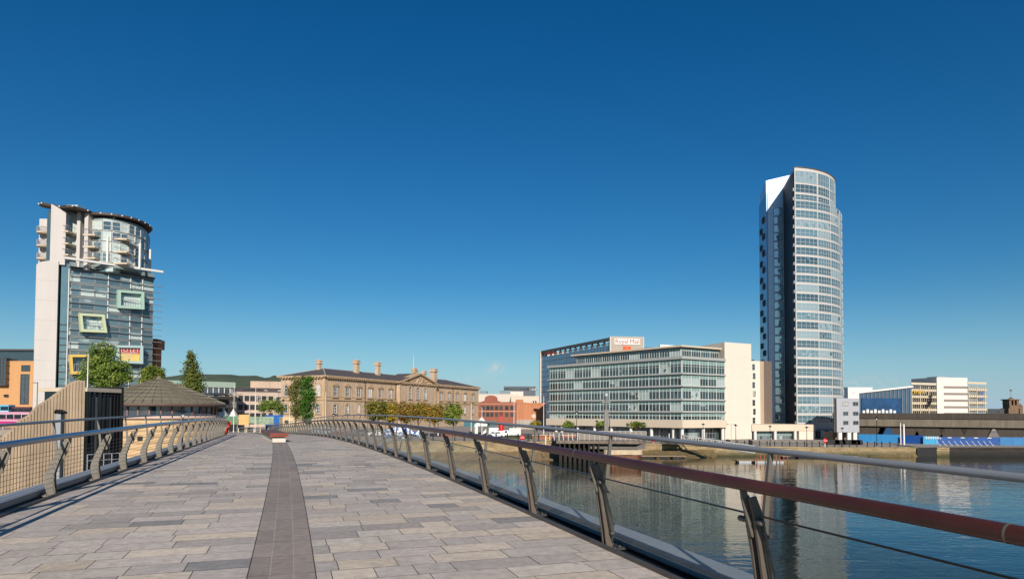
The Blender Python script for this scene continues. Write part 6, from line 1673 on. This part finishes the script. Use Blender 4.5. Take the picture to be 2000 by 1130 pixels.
for px,w_ in ((1625,3.0),(1639,2.4),(1660,4.2),(1672,2.6)):
    x=ray(px,860).x*150; mb=MB(); mb.box(x-w_/2,x+w_/2,149.5,150.5,gz(x)-.05,gz(x)+.75); mb.prism([(x-w_/2+.1,149.6),(x+w_/2-.1,149.6),(x+w_/2-.3,150.4),(x-w_/2+.3,150.4)],gz(x)+.751,gz(x)+1.1); single('planter_box',mb,M['black'],'black planter box on the promenade, '+{1625:'first left of',1639:'just left of',1660:'in the middle before',1672:'at the right end before'}[px]+' the small grey block','planter','black planters on the promenade')

# ================================================================== viaduct, hoardings, far right buildings
conc=mat('shade_toned_concrete',lin(128,119,104),.85,var=.14,scale=.4,streak=.3)  # shade on the viaduct is put into these two darker concrete tones
concd=mat('shade_toned_parapet',lin(78,70,62),.85,var=.15,scale=.5,streak=.25)
V0=PT(1660,810,190); V1=PT(2000,815,166); dv=(V1-V0).normalized()
WV=Wall.xy((V0.x-12,V0.y+12*-dv.y/dv.x*1),(V0.x+dv.x*210,V0.y+dv.y*210))
vd=thing('road_viaduct','long concrete road viaduct on splayed piers behind the blue hoarding','viaduct',(V0.x,V0.y,gz(120)))
zt=ZAT(1840,806.5,178); zm=ZAT(1840,817.5,178); zb=ZAT(1840,833,178)
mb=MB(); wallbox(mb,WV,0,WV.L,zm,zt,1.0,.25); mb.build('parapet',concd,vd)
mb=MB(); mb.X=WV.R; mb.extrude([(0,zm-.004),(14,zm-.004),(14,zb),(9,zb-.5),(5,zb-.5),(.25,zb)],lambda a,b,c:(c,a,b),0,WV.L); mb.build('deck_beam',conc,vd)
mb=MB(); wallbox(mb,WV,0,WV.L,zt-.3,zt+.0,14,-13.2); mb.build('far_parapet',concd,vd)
for px in (1692,1765,1815,1861,1905,1975,2080,2200):
    tt=WV.t(px,840); hw=WV.L*0+3.4
    for dpt in (1.0,10.5):
        mb=MB(); mb.X=WV.R; mb.extrude([(tt-1.6,gz(120)-.5),(tt+1.6,gz(120)-.5),(tt+hw,zb-.1),(tt-hw,zb-.1)],lambda a,b,c:(a,c,b),dpt,dpt+1.6); mb.build('pier',concd,vd)
blm=mat('blue_hoarding',lin(36,122,176),.5,var=.10,scale=.5,streak=.1); bl2=mat('dark_blue_hoarding',lin(22,72,138),.5,var=.25,scale=.7); bl3=mat('sky_blue_hoarding',lin(70,160,200),.5,var=.15,scale=.6)
def hoard(label,px0,D0,px1,D1,ya,yb,m,props=0):
    W=Wall(px0,D0,px1,D1,py=855); t=thing('site_hoarding',label,'hoarding',base(W),'blue site hoardings'); z=W.z(px0,ya); mb=MB(); wallbox(mb,W,0,W.L,gz(W.a.x)-.1,z,.12)
    for k in range(int(W.L/2.44)+1): wallbox(mb,W,k*2.44-.015,k*2.44+.015,gz(W.a.x),z-.02,-.001,.015,1)
    mb.build('board',[m,bl2],t)
    return W,t
hoard('plain bright blue hoarding from the grey block to the white masts',1677,163,1760,159,847,864,blm)
W,t=hoard('dark blue printed hoarding between the white masts and the banner',1761,158,1803,155,849,868,bl2)
W,t=hoard('light blue hoarding panel with white lettering smudge, in the middle of the row',1803,154.5,1832,153,851,869,bl3)
mb=MB(); rnd=random.Random(5)
for k in range(7): a=.5+k*.45; wallbox(mb,W,a,a+.3,gz(W.a.x)+1.25,gz(W.a.x)+1.55+rnd.uniform(0,.25),-.001,.03)
mb.build('white_print',M['whitep'],t)
W,t=hoard('dark blue hoarding with small white marks, right of the light blue panel',1832,153,1952,150.5,852.5,871,bl2)
mb=MB()
for k in range(5): a=2+k*2.7; wallbox(mb,W,a,a+.8,gz(W.a.x)+1.5,gz(W.a.x)+1.68,-.001,.03)
mb.build('white_print',M['whitep'],t)
hoard('mid blue hoarding at the right edge of the picture',1953,150.4,2120,147,853,872,mat('mid_blue_hoarding',lin(44,110,160),.5,var=.18,scale=.4))
for i in range(10):
    px=1834+i*11.5; D=149; x=ray(px,868).x*D; z=gz(x); mb=MB(); mb.beam((x-.15,D+.6,z+.95),(x+.05,D-.1,z+.05),.10,.08); mb.box(x-.08,x+.2,D-.35,D-.05,z-.02,z+.1); single('hoarding_prop',mb,M['whitep'],'slanting white prop at the foot of the dark blue hoarding','prop','white props along the hoarding')
for px,y,lb in ((1759,826,'white mast at the joint of two blue hoardings, thinner and left one'),(1765.5,828,'white mast at the joint of two blue hoardings, thicker and right one')):
    x=ray(px,850).x*150; r=.12 if px<1760 else .2; single('white_mast',MB().lathe([(r,gz(x)),(r*.8,ZAT(px,y,150)),(0,ZAT(px,y,150)+.1)],8,(x,150,0)),M['whitep'],lb,'mast')
# far shadowed lots seen below the viaduct
plainblock('low_shed','white shed with grey stripes seen below the viaduct','b' and 1780,300,1905,300,812,14,mat('white_shed',lin(214,206,196),.7,var=.08),wins=[(822,828,(1788,1800,1868,1880),3.4,3,1)])
plainblock('low_terrace','dark low building seen below the viaduct behind the hoarding','b' and 1690,280,1779,280,818,14,mat('dark_low_wall',lin(58,54,50),.85,var=.3))
plainblock('car_park_shed','grey striped low building below the viaduct at the right edge','b' and 1906,300,2100,300,818,14,mat('grey_shed',lin(150,146,140),.8,var=.15))
# blue glazed college building
Wc_=Wall(1678,228,1780,226,py=780); t=thing('blue_glazed_building','long building with a dark blue printed glass front and white roof edge, above the viaduct','building',base(Wc_)); z1=Wc_.z(1678,769); z1b=Wc_.z(1779,756); zz=(z1+z1b)/2
zfn=lambda p: z1+(z1b-z1)*max(0,min(1,((Vector((p[0],p[1]))-Wc_.a).dot(Wc_.d))/Wc_.L)); mb=MB(); raybox(mb,Wc_,0,Wc_.L,gz(120)-.3,zfn,14); mb.build('wall',mat('dark_teal_glass',lin(70,92,112),.2,var=.15,scale=.3),t)
mb=MB(); raybox(mb,Wc_,-2,Wc_.L+.4,lambda p: zfn(p)+.003,lambda p: zfn(p)+.6,14,.5); mb.build('roof_edge',M['whitep'],t)
mb=MB(); wallbox(mb,Wc_,Wc_.t(1682,790),Wc_.t(1760,790),gz(120),Wc_.z(1720,777),-.01,.34)
mb.build('printed_front',mat('printed_blue',lin(20,64,104),.3,var=.5,scale=.5),t)
mb=MB(); k=0
while k<Wc_.L: wallbox(mb,Wc_,k,k+.1,gz(120),z1+(z1b-z1)*k/Wc_.L-.1,-.001,.3); k+=1.25
mb.build('glazing_fin',M['grey'],t)
mb=MB()
for k in range(9): a=Wc_.t(1684+k*7.5,803); wallbox(mb,Wc_,a,a+.8,Wc_.z(1720,806),Wc_.z(1720,801)+.4*(k%2),-.345,.38)
mb.build('white_figures',M['whitep'],t)
plainblock('white_roof_block','small white plant block on the skyline just right of the tower','b' and 1656,330,1704,330,757,10,M['whitep'])
# lattice fronted building with yellow letters
lat=mat('pale_lattice',lin(198,184,160),.7,var=.08)
def lattice(label,px0,D0,px1,D1,ytop,floors,nb,extra=None,glassm=None):
    W=Wall(px0,D0,px1,D1,py=780); t=thing('lattice_building',label,'building',base(W)); z1=W.z(px0,ytop+3); zb=W.z(px0,808)-6
    mb=MB(); wallbox(mb,W,0,W.L,gz(120)-.3,z1-.8,16,-.8); mb.build('dark_interior',glassm or M['dark'],t)
    fh_=(z1-W.z(px0,808))/floors
    mb=MB(); 
    for f in range(-1,floors+1): z=z1-f*fh_; wallbox(mb,W,0,W.L,z-1.15,z-.35,.3,.05)
    mb.build('floor_band',lat,t)
    mb=MB()
    for k in range(nb+1): a=W.L*k/nb; wd=.32 if k%4==0 else .1; wallbox(mb,W,a-wd/2,a+wd/2,zb,z1+.7,-.06,.3 if k%4==0 else .22)
    mb.build('lattice_post',lat,t)
    return W,t,fh_,z1
W,t,fh_,z1=lattice('pale lattice fronted building with yellow letters beside the white stair tower',1780,232,1845,238,754,4,16)
mb=MB(); 
for s_,px,sz in (('BELFAST',1796,2.0),): text_mb(mb,'\u25a0' if False else 'SSE',1.75,sign_X(W,W.t(1796,765),W.z(1790,765),.4),.05,0,.03) if False else None
rnd=random.Random(9)
for k in range(6):
    a=W.t(1783.5+k*4.2,765); zc_=W.z(1790,765); wallbox(mb,W,a,a+.16,zc_-.55,zc_+.6,-.33,.42); wallbox(mb,W,a+.17,a+.5,zc_+.4,zc_+.6,-.33,.42); wallbox(mb,W,a+.17,a+.5,zc_-.1+.1*(k%2),zc_+.08+.1*(k%2),-.33,.42)
    if k%2==0: wallbox(mb,W,a+.17,a+.5,zc_-.55,zc_-.37,-.33,.42)
mb.build('yellow_letters',M['yellow'],t)
mb=MB(); rnd=random.Random(4)
for k in range(26): a=W.t(1812+rnd.gauss(0,2.5),785); z=W.z(1812,785+rnd.gauss(0,7)); wallbox(mb,W,a,a+rnd.uniform(.2,.7),z,z+rnd.uniform(.3,1.2),-.33,.40)
mb.build('dark_wall_art',M['dark'],t)
W,t,fh_,z1=lattice('white lattice fronted building with bright blue panes at the far right',1891,242,1927,246,753,4,9,glassm=mat('blue_grey_panes',lin(120,136,148),.4,var=.4,scale=.4))
mb=MB(); wallbox(mb,W,W.t(1913,780),W.t(1922,780),W.z(1915,780),W.z(1915,761),.1,-.3); mb.build('blue_panes',M['blue'],t)
# white stair tower
Wt_=Wall(1830,236,1890,238,py=770); t=thing('white_stair_tower','white rectangular tower with grey bands above the viaduct','building',base(Wt_)); z1=Wt_.z(1840,736.5)
mb=MB(); wallbox(mb,Wt_,0,Wt_.L,gz(120)-.3,z1,12); mb.build('wall',mat('bright_white_cladding',lin(214,206,196),.6,var=.03),t)
mb=MB(); W2_=Wall(1805,246,1829.8,236,py=770); raybox(mb,W2_,0,W2_.L-.1,W2_.z(1810,760),z1-.1,4); mb.build('side_wall',mat('blue_grey_side',lin(118,120,132),.6,var=.05),t)
mb=MB()
for y in (754,767,780,793,806): z=Wt_.z(1840,y); wallbox(mb,Wt_,Wt_.L*.22,Wt_.L+.02,z-.65,z+.12,-.01,.08)
mb.build('grey_band',mat('taupe_band',lin(132,122,114),.6,var=.1),t)
mb=MB(); wallbox(mb,Wt_,3,7,z1+.003,z1+.5,8,-3); mb.build('roof_plant',M['galv'],t)
# distant church tower and roofs
c=PT(1975,795,330); t=thing('stone_church_tower','distant brown stone church tower with a finial on the right skyline','tower',(c.x,330,gz(200))); stn=mat('brown_stone',lin(120,96,76),.85,var=.2,streak=.2)
zt=ZAT(1975,781,330); mb=MB(); mb.box(c.x-2.3,c.x+2.3,328,332.6,gz(200),zt-2.5); mb.box(c.x-3.2,c.x-2.301,327.4,333,gz(200),zt-4); mb.box(c.x+2.301,c.x+3.2,327.4,333,gz(200),zt-4); mb.build('shaft',stn,t)
mb=MB(); mb.box(c.x-2.4,c.x-1.3,328,332.6,zt-2.5,zt); mb.box(c.x+1.3,c.x+2.4,328,332.6,zt-2.5,zt); mb.box(c.x-.35,c.x+.35,328,332.6,zt-2.5,zt); mb.build('belfry',stn,t)
mb=MB(); mb.box(c.x-2.9,c.x+2.9,327.5,333.1,zt+.003,zt+.5); mb.lathe([(1.2,zt+.5),(.5,zt+1.4),(.08,zt+1.6),(.06,zt+4.5),(.5,zt+4.6),(.6,zt+5.0),(0,zt+5.4)],8,(c.x,330,0)); mb.build('cornice',stn,t)
c=PT(1990,795,335); mb=MB(); mb.box(c.x-1.3,c.x+1.3,334,336.5,gz(200),ZAT(1990,792,335)); mb.lathe([(1.5,0),(.9,1.0),(0,1.4)],8,(c.x,335,ZAT(1990,792,335))); single('stone_turret',mb,stn,'small dark stone turret right of the distant church tower','turret')
plainblock('skyline_terrace','dark low roofs on the skyline left of the church tower','b' and 1929,330,1961,330,799,10,mat('dark_slate_block',lin(70,74,76),.8,var=.2),wins=[(801,805,(1935,1942,1950),1.5,1,1)])

# ================================================================== jetty, dolphins, gangway, mast
jc=mat('timber_and_shade',lin(44,38,34),.9,var=.3,scale=2)
a=PT(1086,860,118); b=PT(1264,860,118); zj=ZAT(1180,860,116)
t=thing('river_platform','raised river platform with grey balustrade and dark underside left of the gangway','platform',((a.x+b.x)/2,120,WATER_Z-.3))
mb=MB(); mb.prism([(a.x,117),(b.x-2,116),(b.x,118),(b.x+1,130),(a.x,131)],zj-.55,zj); mb.build('deck',mat('platform_concrete',lin(120,108,96),.85,var=.2,streak=.3),t)
for k in range(9):
    x=a.x+.6+k*.85; mb=MB(); mb.box(x-.14,x+.14,116.9,117.25,WATER_Z-.3,zj-.56); mb.build('pile',jc,t)
mb=MB(); mb.prism([(a.x+.3,118.5),(b.x-1.5,118.5),(b.x-.5,130),(a.x+.3,130)],WATER_Z-.3,zj-.7); mb.build('undercroft_shade_fill',jc,t)  # solid dark fill: shade of the recess below the deck, put into colour
mb=MB(); mb.prism([(a.x+6.0,117.6),(b.x-.5,117),(b.x,121),(a.x+6,122)],zj-1.5,lambda p: zj-.56); mb.build('soffit_beam',mat('grey_soffit',lin(104,98,92),.8,var=.2),t)
W=Wall(1131,117.4,1262,117.1,py=850); zt=W.z(1200,842.5); mb=MB(); wallbox(mb,W,0,W.L,zj+.08,zt,.03); mb.build('balustrade_panel',mat('grey_mesh_panel',lin(134,124,114),.8,var=.1,scale=5),t)
mb=MB(); n=13
for k in range(n+1): wallbox(mb,W,W.L*k/n-.04,W.L*k/n+.04,zj,zt+.06,-.04,.08)
wallbox(mb,W,0,W.L,zt+.062,zt+.13,.06,.06); mb.build('balustrade_post',M['galv'],t)
for k in range(7):
    px=1074+k*9; x=ray(px,845).x*117; mb=MB(); mb.beam((x,117.1,zj),(x-.15*(k%2),117.1,zj+1.25),.09,.09); mb.build('leaning_post',M['whitep'],t)
a=PT(1183,885,109); b=PT(1255,885,109); zc_=ZAT(1215,878.5,109)
t=thing('sheet_pile_dolphin','rusty sheet pile mooring dolphin with a pale rounded concrete cap','dolphin',((a.x+b.x)/2,109,WATER_Z-.4))
X=Matrix.Translation(((a.x+b.x)/2,110.2,0)); L2=(b.x-a.x)/2
def stad(l,r): return [(l+r*math.cos(t_),r*math.sin(t_)) for t_ in [-PI/2+PI*k/8 for k in range(9)]]+[(-l-r*math.cos(t_),-r*math.sin(t_)) for t_ in [-PI/2+PI*k/8 for k in range(9)]]
mb=MB(X); mb.prism(stad(L2-.9,1.1),zc_-.75,zc_); mb.build('cap',mat('pale_cap_concrete',lin(196,176,148),.85,var=.15,streak=.2),t)
mb=MB(X); pl=[]
n=72
for k in range(n):
    s=stad(L2-1.0,.95); u=k/n*len(s); i=int(u); f=u-i; p=Vector(s[i]).lerp(Vector(s[(i+1)%len(s)]),f); q=Vector((0,1 if p.y>0 else -1))*(.16 if k%4<2 else -.16); pl.append((p.x,p.y+q.y))
mb.prism(pl,WATER_Z-.4,zc_-.754); mb.build('sheet_piles',mat('rusty_steel',lin(120,82,60),.85,var=.35,scale=1.5,streak=.4),t)
# gangway truss
p0=PT(1336,862,131); p1=PT(1474,884,119); 
t=thing('gangway','white aluminium lattice gangway sloping down to the pontoon','gangway',(p0.x,p0.y,p1.z-.2))
for s in (0,1.6):
    A_g=Vector((p0.x,p0.y+s,p0.z)); B_g=Vector((p1.x,p1.y+s,p1.z)); up=Vector((0,0,1.25)); n=9
    mb=MB(); mb.beam(A_g,B_g,.14,.14); mb.beam(A_g+up,B_g+up,.14,.14); mb.build('chord',M['whitep'],t)
    mb=MB()
    for k in range(n+1):
        q=A_g.lerp(B_g,k/n); mb.beam(q,q+up,.09,.09)
        if k<n: r=A_g.lerp(B_g,(k+1)/n); mb.beam(q,r+up,.09,.09)
    mb.build('lattice',M['whitep'],t)
mb=MB(); mb.beam((p0.x,p0.y+.8,p0.z-.02),(p1.x,p1.y+.8,p1.z-.02),1.45,.06); mb.build('walkway',M['galv'],t)
t=thing('gangway_landing','dark steel landing cradle at the upper end of the gangway','landing',(p0.x-1,p0.y,gz(p0.x)))
mb=MB(); mb.box(p0.x-3.2,p0.x-.1,p0.y-.5,p0.y+4.5,p0.z-.3,p0.z-.02); mb.build('deck',M['dark'],t)
for x,h in ((-3.0,1.6),(-1.9,2.3),(-.9,2.0),(-.3,1.3)): mb=MB(); mb.box(p0.x+x-.1,p0.x+x+.1,p0.y-.4,p0.y-.2,p0.z-.02,p0.z+h); mb.build('frame_post',M['black'] if x>-2.5 else M['galv'],t)
pont=mat('pontoon_deck',lin(150,128,104),.85,var=.25,scale=1.5)
for px0,px1,D,y,lb in ((1440,1535,118,888,'floating pontoon at the lower end of the gangway'),(1527,1676,131,893,'long low floating pontoon along the quay below the tower'),(1252,1340,129,890,'low ledge pontoon below the weedy bank right of the platform')):
    a=PT(px0,y,D); b=PT(px1,y,D); zt=WATER_Z+.42; t=thing('pontoon',lb,'pontoon',((a.x+b.x)/2,D,WATER_Z-.3)); mb=MB(); mb.box(a.x,b.x,D,D+2.2,zt-.12,zt); mb.build('deck',pont,t)
    n=max(3,int((b.x-a.x)/2.6)); 
    for k in range(n): w_=(b.x-a.x)/n; mb=MB(); mb.box(a.x+k*w_+.35,a.x+(k+1)*w_-.35,D+.08,D+2.1,WATER_Z-.3,zt-.125); mb.build('float',M['dark'] if px0!=1440 else M['galv'],t)
for i in range(9):
    px=1478+i*7.5; D=117+(i%3)*1.5; x=ray(px,880).x*D; single('mooring_post',MB().lathe([(.09,WATER_Z-.3),(.09,WATER_Z+1.0+.35*((i*7)%4)/3),(0,WATER_Z+1.1+.35*((i*7)%4)/3)],7,(x,D,0)),mat('weathered_red_post',lin(150,80,62),.8,var=.3) if i==0 else bpy.data.materials['weathered_red_post'],'thin reddish mooring post standing in the water by the lower pontoon','post','mooring posts at the gangway pontoon')
# tall service mast on the platform
x=ray(1184,800).x*117.8; z=zj; zt=ZAT(1184,773,117.8)
t=thing('service_mast','tall grey service mast with lamp head, crossarm and cameras on the river platform','mast',(x,117.8,z))
mastm=mat('mast_grey',lin(128,124,116),.6,metal=.2,var=.15,streak=.2)
mb=MB(); mb.box(x-.36,x+.36,117.5,118.1,z-1.5,ZAT(1184,800,117.8)); mb.build('column',mastm,t)
mb=MB(); mb.lathe([(.2,ZAT(1184,800,117.8)),(.17,zt-.3)],10,(x,117.8,0)); mb.build('pole',mastm,t)
mb=MB(); mb.lathe([(.25,zt-.3),(.42,zt-.05),(.42,zt+.25),(.3,zt+.5),(0,zt+.55)],12,(x,117.8,0)); mb.build('lamp_head',M['galv'],t)
mb=MB(); zz=ZAT(1184,785,117.8); mb.tube([(x-.75,117.8,zz),(x+.75,117.8,zz)],.06,6); mb.tube([(x-.7,117.8,zz),(x-.7,117.8,zz+.3)],.05,6); mb.tube([(x+.7,117.8,zz),(x+.7,117.8,zz+.3)],.05,6); mb.build('crossarm',M['galv'],t)
mb=MB()
for k in range(4): mb.lathe([(.0,-.16),(.17,0),(0,.18)],8,(x+.65,117.6,ZAT(1184,803+k*7,117.8))); mb.beam((x+.3,117.7,ZAT(1184,803+k*7,117.8)),(x+.6,117.6,ZAT(1184,803+k*7,117.8)),.05,.05)
mb.build('camera_cluster',M['galv'],t)
mb=MB(); mb.tube([(x+.55,117.6,z),(x+.55,117.6,ZAT(1184,812,117.8))],.06,6); mb.build('cable_pole',M['black'],t)
